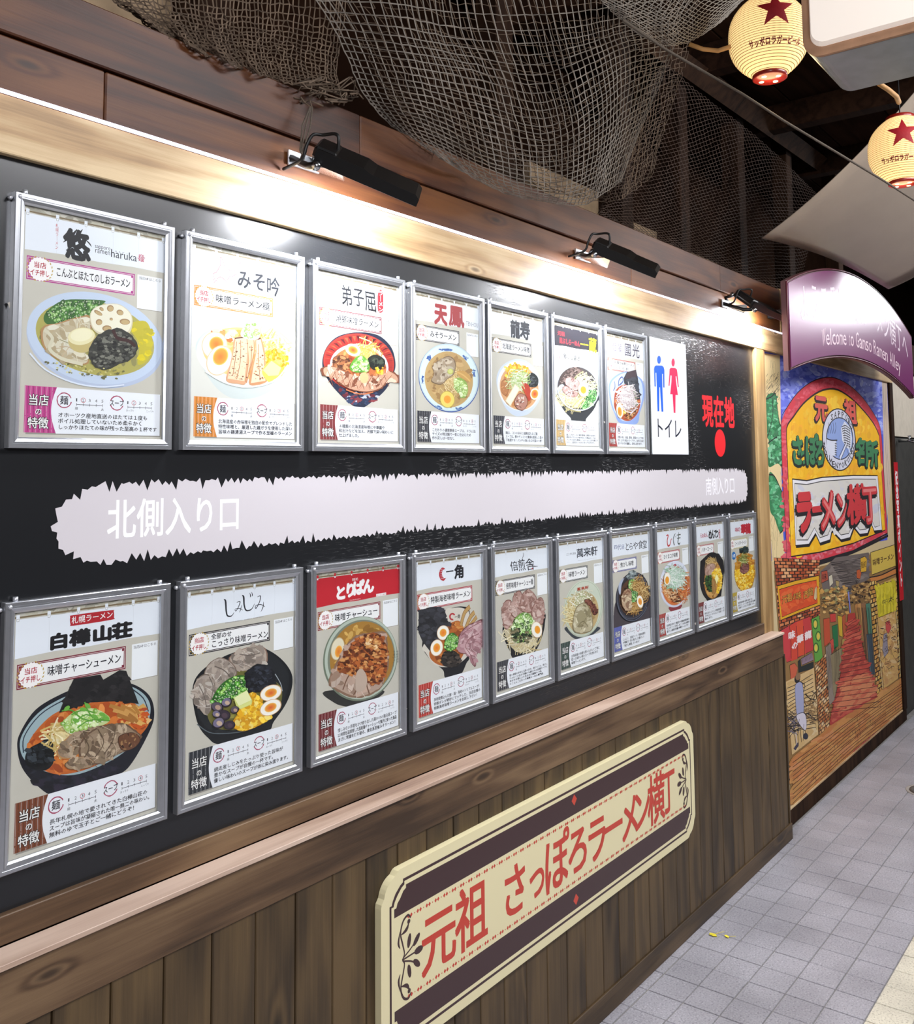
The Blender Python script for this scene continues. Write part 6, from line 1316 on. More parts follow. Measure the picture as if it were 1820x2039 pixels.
# ------------------------------------------------------------------ floor
def tile_mat(name, base, dark, light, rough):
    m, ns, ln, p = newmat(name); nt = m.node_tree
    g = N(nt, 'ShaderNodeNewGeometry'); oi = N(nt, 'ShaderNodeObjectInfo')
    v = N(nt, 'ShaderNodeTexNoise', i_Scale=150., i_Detail=4.0, i_Roughness=.7); ln.new(g.outputs['Position'], v.inputs['Vector'])
    r = ramp(nt, [(.30, dark), (.47, base), (.58, base), (.74, light)]); ln.new(v.outputs['Fac'], r.inputs[0])
    n2 = N(nt, 'ShaderNodeTexNoise', i_Scale=3.2, i_Detail=4.0); ln.new(g.outputs['Position'], n2.inputs['Vector'])
    r2 = ramp(nt, [(.3, .74), (.65, 1.05)]); ln.new(n2.outputs['Fac'], r2.inputs[0])
    ml = N(nt, 'ShaderNodeMath', operation='MULTIPLY_ADD', i_1=.09, i_2=.93); ln.new(oi.outputs['Random'], ml.inputs[0])
    m1 = N(nt, 'ShaderNodeMix', data_type='RGBA', blend_type='MULTIPLY'); m1.inputs[0].default_value = 1; ln.new(r.outputs[0], m1.inputs[6]); ln.new(r2.outputs[0], m1.inputs[7])
    m2 = N(nt, 'ShaderNodeMix', data_type='RGBA', blend_type='MULTIPLY'); m2.inputs[0].default_value = 1; ln.new(m1.outputs[2], m2.inputs[6]); ln.new(ml.outputs[0], m2.inputs[7])
    ln.new(m2.outputs[2], p.inputs['Base Color']); p.inputs['Roughness'].default_value = rough
    b = N(nt, 'ShaderNodeBump', i_Strength=.5, i_Distance=.0015); ln.new(v.outputs['Fac'], b.inputs['Height']); ln.new(b.outputs[0], p.inputs['Normal'])
    return m
M['tile'] = tile_mat('grey_granite_tile', '#a9a7ae', '#66646c', '#e6e4ea', .36)
M['tile2'] = tile_mat('pale_granite_tile', '#e0d9c6', '#8d8472', '#f6f1e2', .4)
floor = boxobj('floor', mat('floor_grout', '#85827f', .8, noise=.25, nscale=30), -2.4, 12.9, -4.0, .075, -.12, -.0045, None, 0); tag(floor, kind='structure')
P_ = .1283; gx0, gy0 = 2.104, -.0838
tm = {}
def tile(i, j, parent=floor):
    x0 = gx0 + i * P_; y1 = gy0 - j * P_ if j >= 0 else -.004
    h = P_ if j >= 0 else .0838 - .004
    pale = j >= 5; key = (pale, j < 0)
    if key not in tm: tm[key] = MB().box(.0022, P_ - .0022, -h + .0022, -.0022, -.006, 0, .0012).mesh('tile', M['tile2' if pale else 'tile'])
    yy = y1 if j >= 0 else -.002
    return inst('tile', tm[key], parent, (x0, yy, rnd.uniform(-.0006, .0006)))
for i in range(-3, 34):
    for j in range(-1, 7):
        if i > 14 and j > 5: continue
        tile(i, j)
rest = {0: MB(), 1: MB()}
for i in range(-33, 64):
    for j in range(-1, 30):
        if -3 <= i < 34 and j < (6 if i > 14 else 7): continue
        x0 = gx0 + i * P_; y1 = gy0 - j * P_ if j >= 0 else -.004; y0 = y1 - (P_ if j >= 0 else .08)
        rest[1 if 5 <= j < 8 else 0].box(x0 + .0022, x0 + P_ - .0022, y0 + .0022, y1 - .0022, -.006, 0)
tag(rest[0].build('tiling', M['tile'], floor, fix=False), kind='stuff'); tag(rest[1].build('tiling', M['tile2'], floor, fix=False), kind='stuff')
# manhole cover, leaves
mh = empty('manhole_cover', (4.93, -.435, .0), 'small round iron manhole cover set in the grey tiles', 'manhole')
o = MB().lathe([(.0001, .003), (.085, .003), (.088, .0045), (.100, .0045), (.102, .0), (.102, -.004)], n=40).build('lid', mat('worn_iron', '#6a6560', .5, .5, noise=.4), mh)
g = MB()
for k in range(4): g.lathe([(.016 + k * .018, .0028), (.017 + k * .018, .0052), (.021 + k * .018, .0052), (.022 + k * .018, .0028)], n=36)
g.build('tread', mat('worn_iron_tread', '#8a847c', .5, .5), mh)
o = MB().lathe([(.104, -.004), (.104, .003), (.118, .003), (.120, .0)], n=40).build('rim', mat('rim_mortar', '#a39c94', .8, noise=.3), mh)
LM = mat('yellow_leaf', '#f2e23a', .5, noise=.25, nscale=90)
def leaf(name, px, py, rz, size, lab):
    c_ = atz(px, py, .0)
    r = empty(name, (c_.x, c_.y, .0), lab, 'leaf', None, rz)
    vs = [(0, 0, .002)]; n = 14
    for k in range(n + 1):
        a = math.radians(-62 + 124 * k / n); q = size * (1 - .35 * abs(math.sin(math.radians(-62 + 124 * k / n)))) * (.93 if k % 2 else 1.0) * (.72 if k == n // 2 else 1)
        vs.append((q * math.cos(a), q * math.sin(a), .002 + .003 * math.sin(math.pi * k / n) * (1 + .3 * math.sin(k * 1.7))))
    m = len(vs); vs += [(x, y, z + .0007) for x, y, z in vs]
    fs = [(0, k, k + 1) for k in range(1, n + 1)] + [(m, m + k + 1, m + k) for k in range(1, n + 1)]
    mb = MB(); mb.add(vs, fs, False); mb.build('blade', LM, r)
    MB().tube([(0, 0, .0025), (-size * .6, size * .08, .004), (-size * 1.25, size * .3, .006)], .0007, 6).build('stem', LM, r)
leaf('ginkgo_leaf', 1425, 1861, 2.75, .030, 'larger yellow ginkgo leaf lying on the tiles near the wainscot')
leaf('ginkgo_leaf', 1452, 1866, 2.2, .019, 'smaller folded yellow ginkgo leaf lying beside the larger one')

# ------------------------------------------------------------------ flood lamps over the board
def lampfix(hinge, end, wallp, label, k):
    root = empty('flood_lamp', wallp, label, 'lamp', 'black flood lamps over the board')
    H, E, W0 = Vector(hinge), Vector(end), Vector(wallp)
    d = (E - H).normalized(); nrm = Vector((.12, .62, -.78)); nrm = (nrm - d * nrm.dot(d)).normalized(); sd = d.cross(nrm).normalized(); L = (E - H).length
    Mx = Matrix.Identity(4)
    for i in range(3): Mx[i][0], Mx[i][1], Mx[i][2], Mx[i][3] = d[i], sd[i], nrm[i], H[i]
    def pt(mb, name, m, **kw): return part(mb, name, m, root, **kw)
    # body: a flat wedge, thick by the hinge and thin at the tip
    pts = [(-.012, -.034), (.10, -.034), (.125, -.028), (L - .012, -.026), (L, -.018), (L, .0), (-.012, 0)]
    mb = MB(); n = len(pts); wd = .048
    wd = .055; vs = [(x, -wd, z) for x, z in pts] + [(x, wd, z) for x, z in pts]
    fs = [tuple(range(n)), tuple(range(n, 2 * n))[::-1]] + [(i, (i + 1) % n, (i + 1) % n + n, i + n) for i in range(n)]
    mb.add([Mx @ Vector(v) for v in vs], fs); pt(mb, 'housing', M['black_metal'])
    pt(MB().box(-.02, .035, -wd * .9, wd * .9, -.038, -.008, .006, Mx), 'hinge_block', M['black_metal'])
    pt(MB().box(-.006, L - .006, -wd + .006, wd - .006, .0002, .0022, 0, Mx), 'reflector_rim', M['steel'])
    pt(MB().box(.05, L - .02, -.030, .030, .0024, .0034, 0, Mx), 'led_panel', M['led'])
    a = H - sd * .05; A_ = (W0 - H); ad = A_.normalized(); au = ad.cross(Vector((1, 0, 0))).normalized()
    mb = MB()
    for s_ in (-1, 1):
        o1 = sd * (wd + .006) * s_
        mb.tube([W0 + Vector((s_ * .04, -.002, 0)), (W0 + H) / 2 + o1 * .9, H + o1], .009, 6)
    pt(mb, 'bracket_arm', M['black_metal'])
    pt(MB().box(W0.x - .05, W0.x + .05, -.006, 0.0, W0.z - .018, W0.z + .018, .001), 'wall_plate', M['alu'])
    mb = MB()
    q0, q1, q2 = W0 + Vector((-.02, -.004, -.012)), W0 + Vector((.09, -.05, -.035)), H + d * .05 + nrm * .004
    mb.add([q0, q1, q2, q0 + Vector((0, -.004, .003)), q1 + Vector((0, -.004, .003)), q2 + Vector((0, -.004, .003))], [(0, 1, 2), (5, 4, 3), (0, 3, 4, 1), (1, 4, 5, 2), (2, 5, 3, 0)])
    pt(mb, 'stay_plate', M['steel'], label='silver stay plate')
    for s_ in (-1, 1): pt(MB().tube([H + sd * (wd + .004) * s_, H + sd * (wd + .020) * s_], .010, 12), 'hinge_bolt', M['steel'])
    pt(MB().tube(smooth_open([tuple(p) for p in (H + d * .03 - nrm * .03, H + d * .022 - nrm * .05 + Vector((0, 0, .02)), H + Vector((.004, .0, .060)), H + Vector((-.018, .01, .056)), H + Vector((-.028, .02, .03)), H + Vector((-.03, .035, .0)), Vector((H.x - .03, -.003, H.z - .01)))], 5), .004, 8), 'power_cord', M['cord'])
    c_ = H + d * (L * .60) + nrm * .012
    lo = lamp('flood_lamp_light', 'AREA', c_, k, (.97, .98, 1), L * .75, .07, c_ + nrm)
LP_ = [(at(640, 318, -.10), at(832, 400, -.25), Vector((.70, 0, 2.535)), 'black flood lamp above the third poster of the upper row'),
       (at(1190, 500, -.10), at(1308, 548, -.27), Vector((2.03, 0, 2.535)), 'black flood lamp in the middle, above the sixth and seventh upper posters'),
       (at(1480, 602, -.08), at(1545, 630, -.10), Vector((3.34, 0, 2.535)), 'black flood lamp nearest the purple arched sign'),]
for (h_, e_, w_, lb), k_ in zip(LP_, (2.9, 3.5, 3.6)): lampfix(h_, e_, w_, lb, k_)

# ------------------------------------------------------------------ arched welcome sign
AY = -.215; ax0, ax1 = at(1571, 650, AY).x, at(1818, 725, AY).x
cx_ = (ax0 + ax1) / 2; hw = (ax1 - ax0) / 2
def topz(x): u = (x - cx_) / hw; return 2.868 - .215 * u * u
def botz(x): u = (x - cx_) / hw; return 2.378 - .150 * u * u
def shape(ins, n=26):
    xs_ = [ax0 + ins + (ax1 - ax0 - 2 * ins) * k / n for k in range(n + 1)]
    return [(x, botz(x) + ins) for x in xs_] + [(x, topz(x) - ins) for x in xs_[::-1]]
ag = empty('arched_sign', (cx_, AY, 2.23), 'glossy purple arched sign with white welcome lettering over the painted panel', 'sign')
part(MB().prism(shape(0), AY + .008, AY + .032), 'case', mat('sign_case', '#6a4a4c', .4, .2), ag, label='brown metal case of the sign')
def sign_face():
    m, ns, ln, p = newmat('purple_gloss_face'); p.inputs['Base Color'].default_value = (*lin('#7a2266'), 1); p.inputs['Roughness'].default_value = .42
    p.inputs['Coat Weight'].default_value = .8; p.inputs['Coat Roughness'].default_value = .25
    return m
part(MB().prism(shape(.014), AY, AY + .012), 'face', sign_face(), ag)
mb = MB(); q = shape(.0045); mb.tube([(x, AY + .006, z) for x, z in q], .0055, 6, closed=True); part(mb, 'edge_trim', mat('maroon_trim', '#54202c', .4), ag, label='maroon edge trim')
cv = Canvas(0, 0, AY); cv.z = None
def arc_text(t, x0, x1, off, h, col, bold):
    n = len(t); ws = [1 if ord(c) > 127 else (.62 if c not in 'lit ' else .36) for c in t]; W = sum(ws); p = 0
    for ch, ww in zip(t, ws):
        x = x0 + (x1 - x0) * (p + ww / 2) / W; w1 = (x1 - x0) * ww / W; z = botz(x) + off; sl = -.15 * 2 * ((x - cx_) / hw) / hw; p += ww
        if ch == ' ': continue
        b0 = len(cv.v); ascii_ = ord(ch) < 128
        if ascii_:
            vs, fs = glyph(ch, bold, 2); a_, b_ = min(v[0] for v in vs), max(v[0] for v in vs)
            q = [(x + (v[0] - (a_ + b_) / 2) * w1 * (.34 if ch in 'lit' else .88) / (b_ - a_), z + v[1] * h + sl * (v[0] - (a_ + b_) / 2) * h) for v in vs]
        else:
            vs, fs = glyph(ch, bold, 2); q = [(x + (v[0] - .5) * w1, z + (v[1]) * h + sl * (v[0] - .5) * w1) for v in vs]
        cv.raw(q, fs, lin(col))
arc_text('Welcome to Ganso Ramen Alley', ax0 + .50, ax1 - .36, .07, .125, '#f0d4de', .0)
arc_text('ようこそ！元祖ラーメン横丁へ', ax0 + .16, ax1 - .13, .225, .2, '#ead6e2', .0)
o = cv.build('printed_face', M['vinyl'], ag); o.location = Vector((0, AY - .0004, 0)) - Vector(ag.location)
for x in (ax0 + .35, ax1 - .35): part(MB().box(x - .02, x + .02, AY + .032, .0, topz(x) - .22, topz(x) - .18, .002), 'wall_bracket', M['black_metal'], ag)

# ------------------------------------------------------------------ paper lanterns
def paper_mat():
    m, ns, ln, p = newmat('lantern_paper'); nt = m.node_tree
    a = N(nt, 'ShaderNodeVertexColor', layer_name='Col'); ln.new(a.outputs['Color'], p.inputs['Base Color'])
    ln.new(a.outputs['Color'], p.inputs['Emission Color']); p.inputs['Emission Strength'].default_value = .95; p.inputs['Roughness'].default_value = .7
    return m
M['paper'] = paper_mat()
M['lacquer'] = mat('red_lacquer', '#8a1a10', .35, coat=.3)
M['glow'] = mat('lamp_glow', '#ffffff', .5, emit='#ffe9a8', estr=2.2)
M['paperprint'] = print_mat('lantern_print', .7)
def lantern(c_, R, lab, face):
    root = empty('paper_lantern', c_, lab, 'lantern', 'paper lanterns under the ceiling')
    H = R * 1.02; nseg, nr = 48, 68; vs = []; cols = []
    def rad(t):  # t from -1 (bottom) to 1 (top)
        return R * (1 - abs(t) ** 2.6 * .58)
    for i in range(nr + 1):
        t = -1 + 2 * i / nr; r = rad(t) * (1.0 if i % 2 == 0 else .988)
        for k in range(nseg): a = 2 * math.pi * k / nseg; vs.append((r * math.cos(a), r * math.sin(a), t * H))
    fs = [(i * nseg + k, i * nseg + (k + 1) % nseg, (i + 1) * nseg + (k + 1) % nseg, (i + 1) * nseg + k) for i in range(nr) for k in range(nseg)]
    mb = MB(); mb.add(vs, fs, False); o = mb.build('paper_shade', M['paper'], root)
    ca_ = o.data.color_attributes.new('Col', 'FLOAT_COLOR', 'CORNER'); fl = []
    for poly in o.data.polygons:
        i = poly.index
        for li in poly.loop_indices:
            z = o.data.vertices[o.data.loops[li].vertex_index].co; cc_ = lin('#f5cd8c')
            ang = (math.degrees(math.atan2(z.y, z.x)) - face) % 60
            if ang < 5: cc_ = tuple(v * .80 for v in cc_)
            fl += [*cc_, 1]
    ca_.data.foreach_set('color', fl)
    mb = MB()
    for i in range(1, nr, 2):
        t = -1 + 2 * i / nr; r = rad(t) * .992; mb.tube([(r * math.cos(2 * math.pi * k / 40), r * math.sin(2 * math.pi * k / 40), t * H) for k in range(40)], R * .0085, 3, closed=True)
    tag(mb.build('bamboo_ribs', mat('lantern_rib', '#6e4c1c', .8), root), kind='stuff')
    # star and lettering laid on the curved paper
    fa = math.radians(face); cols = []; V_ = []; F_ = []
    def onp(u, v, rr=1.004):  # u across, v up, both in metres
        t = max(-.98, min(.98, v / H)); r = rad(t) * rr; a = fa + u / R
        return (r * math.cos(a), r * math.sin(a), v)
    def sub(pts, fs, depth=3):
        tris = []
        for f in fs:
            for i in range(1, len(f) - 1): tris.append((pts[f[0]], pts[f[i]], pts[f[i + 1]]))
        for _ in range(depth):
            nt_ = []
            for a, b, c in tris:
                if max(math.dist(a, b), math.dist(b, c), math.dist(c, a)) < R * .12: nt_.append((a, b, c)); continue
                e = sorted(((math.dist(a, b), a, b, c), (math.dist(b, c), b, c, a), (math.dist(c, a), c, a, b)), key=lambda q_: -q_[0])[0]
                mpt = ((e[1][0] + e[2][0]) / 2, (e[1][1] + e[2][1]) / 2); nt_ += [(e[1], mpt, e[3]), (mpt, e[2], e[3])]
            tris = nt_
        return tris
    star = [(R * (.52 if k % 2 == 0 else .21) * math.sin(k * math.pi / 5), R * .30 + R * (.52 if k % 2 == 0 else .21) * math.cos(k * math.pi / 5)) for k in range(10)]
    sm = MB()
    tr = tessellate_polygon([[Vector((a, b, 0)) for a, b in star]])
    for a, b, c in sub(star, tr, 7): sm.add([onp(*a), onp(*b), onp(*c)], [(0, 1, 2)])
    sm.build('star_emblem', mat('star_red', '#a31420', .6), root)
    wm = MB(); T_ = 'サッポロラガービール'; wz = R * 1.50
    for i, ch in enumerate(T_):
        g_, f_ = glyph(ch, .035, 2); x0 = -wz / 2 + wz * i / len(T_); w1 = wz / len(T_)
        for a, b, c in sub([(x0 + v[0] * w1, -R * .56 + v[1] * w1 * 1.25) for v in g_], f_, 1): wm.add([onp(*a, 1.005), onp(*b, 1.005), onp(*c, 1.005)], [(0, 1, 2)])
    wm.build('lettering', mat('print_red', '#7d1420', .6), root)
    r0 = rad(1) * 1.03
    for sg_ in (-1, 1):
        nm = 'bottom_cap' if sg_ < 0 else 'top_cap'
        pr = [(.0001, sg_ * (H + R * .10)), (r0 * .93, sg_ * (H + R * .10)), (r0, sg_ * (H + R * .08)), (r0, sg_ * (H - R * .07))]
        cap = MB().lathe(pr, n=36).build(nm, M['lacquer'], root)
        if sg_ < 0:
            for k in range(4):
                a = fa + math.pi / 4 + k * math.pi / 2
                MB().lathe([(.0001, -(H + R * .104)), (r0 * .15, -(H + R * .104)), (r0 * .15, -(H + R * .09))], (r0 * .58 * math.cos(a), r0 * .58 * math.sin(a), 0), n=12).build('vent_hole', M['glow'], cap)
    MB().tube([(0, 0, H + R * .1), (0, 0, H + R * .5), (0, 0, H + R * 1.6)], R * .02, 6).build('hanging_cord', M['cord'], root)
    l = lamp('lantern_light', 'POINT', Vector(c_) - Vector((0, 0, R * 1.35)), 2.2, (1, .74, .38), rad=.1)
L1 = atd(1530, 74, 3.25); L2 = atd(1795, 300, 3.95)
lantern(L1, .1335, 'glowing cream paper lantern with red star, the larger one beside the white lightbox', math.degrees(math.atan2(CAM.y - L1.y, CAM.x - L1.x)) + 12)
lantern(L2, .1310, 'glowing cream paper lantern with red star, the lower one cut by the right edge', math.degrees(math.atan2(CAM.y - L2.y, CAM.x - L2.x)) + 4)
tag(MB().tube([atd(1372, 88, 3.3), atd(1400, 98, 3.3), atd(1430, 101, 3.28), atd(1458, 92, 3.25)], .008, 8).build('electric_cord', M['tan_cord']), 'tan cord running from the nets to the larger lantern', 'cord')

# ------------------------------------------------------------------ hanging lightbox at the top right
def rrect(y0, y1, z0, z1, r, n=7):
    out = []
    for cy_, cz_, a0 in ((y1 - r, z1 - r, 0), (y0 + r, z1 - r, 90), (y0 + r, z0 + r, 180), (y1 - r, z0 + r, 270)):
        out += [(cy_ + r * math.cos(math.radians(a0 + 90 * k / n)), cz_ + r * math.sin(math.radians(a0 + 90 * k / n))) for k in range(n + 1)]
    return out
def slab(y0, y1, z0, z1, r, x0, x1, ins=0.0):
    q = rrect(y0, y1, z0, z1, r); n = len(q); cy_, cz_ = (y0 + y1) / 2, (z0 + z1) / 2
    vs = [(x0, a, b) for a, b in q] + [(x1, a + (cy_ - a) * ins, b + (cz_ - b) * ins) for a, b in q]
    return MB().add(vs, [tuple(range(n)), tuple(range(n, 2 * n))[::-1]] + [(i, (i + 1) % n, (i + 1) % n + n, i + n) for i in range(n)])
c0 = atd(1600, 112, 2.75)
XBX = c0.x
yl, zl = c0.y, c0.z - .012
lb = empty('hanging_lightbox', (XBX + .12, yl - .55, zl), 'white lit plastic lightbox with rounded corners hanging at the top right', 'signboard')
def put(args, name, m, **k):
    q = MB(); y0, y1, z0, z1, r, x0, x1, ins = args
    pts = rrect(y0, y1, z0, z1, r); n = len(pts); cy_, cz_ = (y0 + y1) / 2, (z0 + z1) / 2
    vs = [(x0, a, b) for a, b in pts] + [(x1, a + (cy_ - a) * ins, b + (cz_ - b) * ins) for a, b in pts]
    q.add(vs, [tuple(range(n)), tuple(range(n, 2 * n))[::-1]] + [(i, (i + 1) % n, (i + 1) % n + n, i + n) for i in range(n)])
    return part(q, name, m, lb, **k)
yr = yl - 1.1
put((yr, yl, zl, zl + .62, .055, XBX + .012, XBX + .33, .0), 'case', mat('pale_metal_case', '#a9b6bd', .35, .5, noise=.15, nscale=15), label='pale blue-grey metal case')
put((yr, yl, zl, zl + .62, .055, XBX, XBX + .014, .0), 'frame_lip', mat('tan_lip', '#b98f70', .5, noise=.2), label='tan frame lip')
put((yr + .030, yl - .030, zl + .030, zl + .59, .04, XBX - .022, XBX + .004, -.02), 'acrylic_face', mat('milky_acrylic', '#efe6da', .35, emit='#fff0e6', estr=.3), label='milky glowing face')
for yy in (yl - .2, yr + .2): part(MB().tube([(XBX + .16, yy, zl + .62), (XBX + .16, yy, 3.86)], .006, 6), 'hanger_rod', M['steel'], lb)
tag(MB().tube([atd(1715, 30, 3.3) + Vector((0, 0, .45)), atd(1725, 120, 3.22), atd(1752, 168, 3.25), atd(1768, 178, 3.3), atd(1785, 192, 3.4), atd(1790, 204, 3.5)], .009, 8).build('electric_cord', M['tan_cord']), 'short tan twisted cord hanging behind the lightbox', 'cord')

# ------------------------------------------------------------------ curved sheet beyond the second lantern
A_, B_, C_, D_ = atd(1517, 475, 4.7), atd(1850, 150, 4.3), atd(1769, 576, 5.4), atd(1990, 415, 5.0)
vs = []; nu, nv = 16, 12
for i in range(nu + 1):
    for j in range(nv + 1):
        u, v = i / nu, j / nv; p = A_ * (1 - u) * (1 - v) + B_ * u * (1 - v) + C_ * (1 - u) * v + D_ * u * v
        p = p + Vector((0, 0, -.05)) * (4 * u * (1 - u)) + Vector((0, 0, .04)) * math.sin(v * 3.14159)
        vs.append(p)
m_ = len(vs); vs += [p + Vector((0, .002, .004)) for p in vs]; w1 = nv + 1
fs = [(i * w1 + j, i * w1 + j + 1, (i + 1) * w1 + j + 1, (i + 1) * w1 + j) for i in range(nu) for j in range(nv)]
fs += [tuple(x + m_ for x in f[::-1]) for f in fs]
bd = [(i * w1) for i in range(nu + 1)] + [nu * w1 + j for j in range(1, w1)] + [i * w1 + nv for i in range(nu - 1, -1, -1)] + [j for j in range(nv - 1, 0, -1)]
fs += [(bd[k], bd[(k + 1) % len(bd)], bd[(k + 1) % len(bd)] + m_, bd[k] + m_) for k in range(len(bd))]
mb = MB(); mb.add(vs, fs, True)
tag(mb.build('curved_sheet', mat('grey_plastic_sheet', '#a3978a', .3, noise=.08, nscale=5, coat=.2)), 'grey-beige curved plastic sheet hanging beyond the lanterns, above the arched sign', 'sheet')

# ------------------------------------------------------------------ dark ceiling, posts and beams
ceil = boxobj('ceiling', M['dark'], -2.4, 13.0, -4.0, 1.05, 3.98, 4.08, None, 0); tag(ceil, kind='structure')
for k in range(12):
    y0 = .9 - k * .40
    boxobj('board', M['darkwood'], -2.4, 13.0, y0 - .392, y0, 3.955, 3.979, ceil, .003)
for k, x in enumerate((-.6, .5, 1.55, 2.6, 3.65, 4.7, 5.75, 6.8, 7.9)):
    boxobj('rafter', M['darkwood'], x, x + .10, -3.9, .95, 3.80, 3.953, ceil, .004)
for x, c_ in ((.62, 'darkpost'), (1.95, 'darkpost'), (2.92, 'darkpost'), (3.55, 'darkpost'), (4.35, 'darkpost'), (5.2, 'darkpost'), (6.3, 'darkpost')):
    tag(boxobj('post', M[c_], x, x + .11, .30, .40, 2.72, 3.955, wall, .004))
boxobj('ledge', M['darkwood'], XA, 8.6, .0752, .949, 2.66, 2.719, wall, 0)
for x0, x1, z0, z1 in ((.35, .62, 2.8, 3.5), (2.35, 2.92, 2.74, 3.05), (3.05, 3.52, 2.74, 2.98), (3.8, 4.3, 2.74, 2.95)):
    boxobj('plaster_panel', M['plaster'], x0, x1, .42, .46, z0, z1, wall, .004)
# slanting timber seen beside the lantern
q0, q1 = at(1350, 118, .24), at(1600, 300, .26)
d_ = (q1 - q0).normalized()
mb = MB(); mb.tube([q0 - d_ * .3, q1 + d_ * .3], .07, 4, smooth=False); tag(mb.build('slanting_beam', M['darkpost']), 'dark brown slanting timber running behind the larger lantern into the dark', 'beam')
pts = [atd(x, y, d) for x, y, d in ((1240, 40, 2.7), (1325, 98, 2.85), (1480, 188, 3.1), (1560, 240, 3.25), (1690, 318, 3.5), (1760, 360, 3.65), (1830, 405, 3.8))]
tag(MB().tube(pts, .0042, 6).build('guy_rope', M['rope']), 'thin grey twisted rope stretched from the nets past the lower lantern', 'rope')

endw = boxobj('wall_far', M['dark'], 12.9, 13.0, -4.0, 1.05, -.1, 3.98, None, 0); tag(endw, kind='structure')
# ------------------------------------------------------------------ fishing nets
def catmull(P, t):
    n = len(P) - 1; t = max(0, min(n - 1e-6, t * n)); i = int(t); f = t - i
    g = lambda k: P[max(0, min(n, k))]
    a, b, c, d = g(i - 1), g(i), g(i + 1), g(i + 2)
    return tuple(.5 * (2 * b[j] + (c[j] - a[j]) * f + (2 * a[j] - 5 * b[j] + 4 * c[j] - d[j]) * f * f + (3 * b[j] - a[j] - 3 * c[j] + d[j]) * f ** 3) for j in range(len(b)))
def net_mesh(rows, nu, nv, r, diamond=False, fold=(0, 0), wob=.0, off=Vector((0, 0, 0)), seed=1, drop=0.0):
    """rows of (px, py, Y) spots across; the twine is laid along both directions of the surface"""
    rr = random.Random(seed); G = []
    for i in range(nu + 1):
        col = [catmull(row, i / nu) for row in rows]; line = []
        for j in range(nv + 1):
            x, y, Y = catmull(col, j / nv)
            f = math.sin(i * fold[1] + j * .05) * fold[0] * (.3 + .7 * j / nv)
            p = at(x, y, Y + f); p = p + Vector((rr.uniform(-wob, wob), rr.uniform(-wob, wob), rr.uniform(-wob, wob))) + off
            line.append(p)
        G.append(line)
    mb = MB()
    def bar(a, b):
        if rr.random() < drop: return
        t = b - a
        if t.length < 1e-5: return
        t.normalize(); u = t.cross(Vector((.3, .2, .9))).normalized() * r; v = t.cross(u).normalized() * r
        q = [u, u * -.5 + v * .87, u * -.5 - v * .87]
        mid = (a + b) / 2 + Vector((0, 0, -(b - a).length * .06))
        mb.add([a + k for k in q] + [b + k for k in q], [(0, 1, 4, 3), (1, 2, 5, 4), (2, 0, 3, 5)])
    if not diamond:
        for i in range(nu + 1):
            for j in range(nv + 1):
                if i < nu: bar(G[i][j], G[i + 1][j])
                if j < nv: bar(G[i][j], G[i][j + 1])
    else:
        for i in range(nu + 1):
            for j in range(nv):
                if (i + j) % 2 == 0:
                    if i < nu: bar(G[i][j], G[i + 1][j + 1])
                    if i > 0: bar(G[i][j], G[i - 1][j + 1])
    return mb
MAIN = [[(560, -90, .0), (760, -90, -.1), (880, -90, -.15), (1000, -90, -.12), (1130, -90, -.2), (1270, -90, -.2), (1440, -90, -.22)],
        [(650, 30, .0), (790, 40, -.14), (900, 60, -.2), (1040, 70, -.12), (1150, 60, -.24), (1240, 40, -.2), (1360, 20, -.24)],
        [(690, 110, .0), (820, 130, -.16), (940, 150, -.24), (1070, 180, -.14), (1170, 140, -.28), (1250, 100, -.2), (1345, 85, -.24)],
        [(720, 180, .0), (840, 200, -.14), (965, 240, -.26), (1090, 265, -.16), (1185, 215, -.28), (1250, 165, -.2), (1325, 140, -.22)],
        [(752, 222, .0), (860, 255, -.10), (980, 310, -.24), (1095, 325, -.16), (1185, 290, -.26), (1242, 240, -.2), (1298, 205, -.18)],
        [(795, 262, .0), (880, 300, -.06), (985, 352, -.2), (1095, 378, -.16), (1175, 355, -.22), (1222, 310, -.16), (1268, 275, -.12)],
        [(850, 296, .0), (915, 338, -.03), (1000, 382, -.12), (1090, 402, -.12), (1160, 408, -.16), (1202, 385, -.12), (1236, 362, -.05)]]
mb = net_mesh(MAIN, 50, 32, .0017, fold=(.035, .55), wob=.0016, seed=3)
tag(mb.build('fishing_net', M['net'], fix=False), 'large grey-brown square-mesh fishing net sagging in folds over the beam', 'net')
BK = [[(x + 24 + (y * .1), y - 8, Y + .16) for x, y, Y in row] for row in MAIN]
mb = net_mesh(BK, 52, 34, .0014, fold=(.05, .4), wob=.004, seed=9, drop=.08)
tag(mb.build('fishing_net', M['net_brown'], fix=False), 'brown crumpled fishing net bunched behind the large sagging one', 'net')
UR = [[(1165, -70, -.30), (1300, -80, -.34), (1420, -90, -.36), (1560, -110, -.36)], [(1190, -10, -.32), (1300, -5, -.38), (1400, -15, -.4), (1520, -30, -.38)], [(1225, 30, -.32), (1320, 48, -.38), (1400, 38, -.4), (1485, -5, -.38)], [(1275, 72, -.3), (1335, 92, -.34), (1395, 72, -.36), (1452, 30, -.34)]]
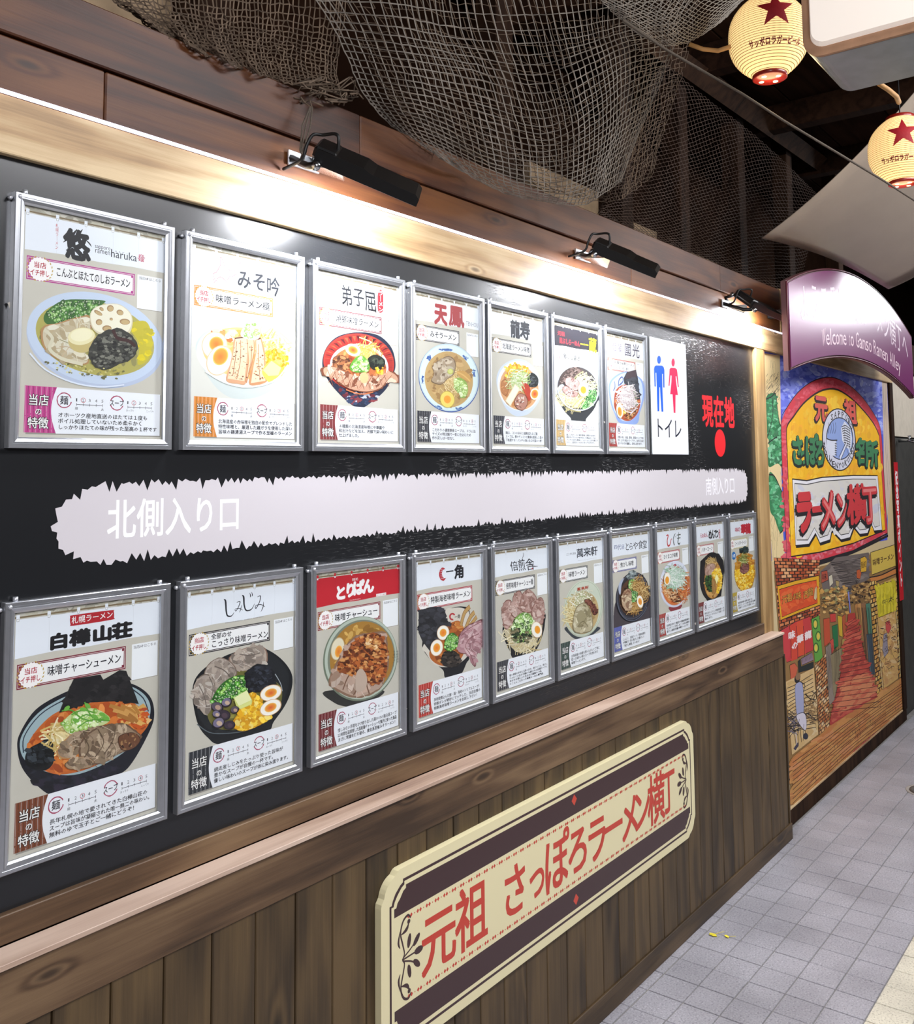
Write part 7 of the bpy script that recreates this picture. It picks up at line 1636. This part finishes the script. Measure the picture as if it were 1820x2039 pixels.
tag(net_mesh(UR, 44, 34, .0014, True, (.01, .6), .0012, seed=4).build('fishing_net', M['net'], fix=False), 'grey-green stretched fishing net at the top beside the lantern', 'net')
LF = [[(190, -80, .10), (320, -80, .05), (450, -90, .02), (560, -90, .04), (700, -90, .06)], [(215, -10, .06), (330, 10, .02), (450, 30, .0), (560, 40, .02), (680, 60, .04)], [(270, 30, .04), (360, 70, .0), (460, 95, -.02), (560, 110, .0), (670, 140, .02)], [(310, 62, .03), (400, 105, .0), (490, 140, -.01), (570, 165, .0), (680, 185, .02)]]
tag(net_mesh(LF, 54, 24, .0018, False, (.02, .7), .003, seed=5).build('fishing_net', M['net_brown'], fix=False), 'dark brown fishing net draped on the left end of the beam', 'net')
RT = [[(1320, 120, .10), (1400, 190, .14), (1480, 250, .18), (1560, 320, .2), (1640, 400, .22)], [(1250, 250, .10), (1350, 300, .14), (1440, 350, .18), (1530, 400, .2), (1620, 460, .22)], [(1215, 350, .10), (1310, 400, .14), (1400, 440, .18), (1500, 480, .2), (1600, 540, .22)], [(1190, 425, .08), (1290, 470, .1), (1390, 510, .12), (1490, 555, .12), (1590, 600, .12)]]
tag(net_mesh(RT, 84, 74, .0012, True, (.035, .45), .002, seed=6).build('fishing_net', M['net_dark'], fix=False), 'fine dark fishing net hanging like a curtain above the beam, right of the large one', 'net')
# knotted cords that tie the nets near the first lamp
mb = MB()
for dx in (0, 9, 16): mb.tube([at(622 - dx * .3, 214, -.05), at(618 - dx, 250, -.055), at(604 - dx * .4, 300, -.06), at(598 + dx * .5, 318, -.062)], .0022, 5)
tag(mb.build('tying_cord', M['rope'], fix=False), 'frayed cord hanging from the nets to the lamp above the third poster', 'cord')
mb = MB(); r9 = random.Random(5)
for k in range(26):
    x, y = 600 + r9.uniform(0, 110), 165 + r9.uniform(0, 45); P = [at(x + r9.uniform(-26, 26), y + r9.uniform(-14, 14), -.02 + r9.uniform(-.04, .03)) for _ in range(4)]; mb.tube(P, .0022, 4)
tag(mb.build('net_knots', M['net_brown'], fix=False), 'clump of knotted brown net ends above the first lamp', 'net knots', kind='stuff')
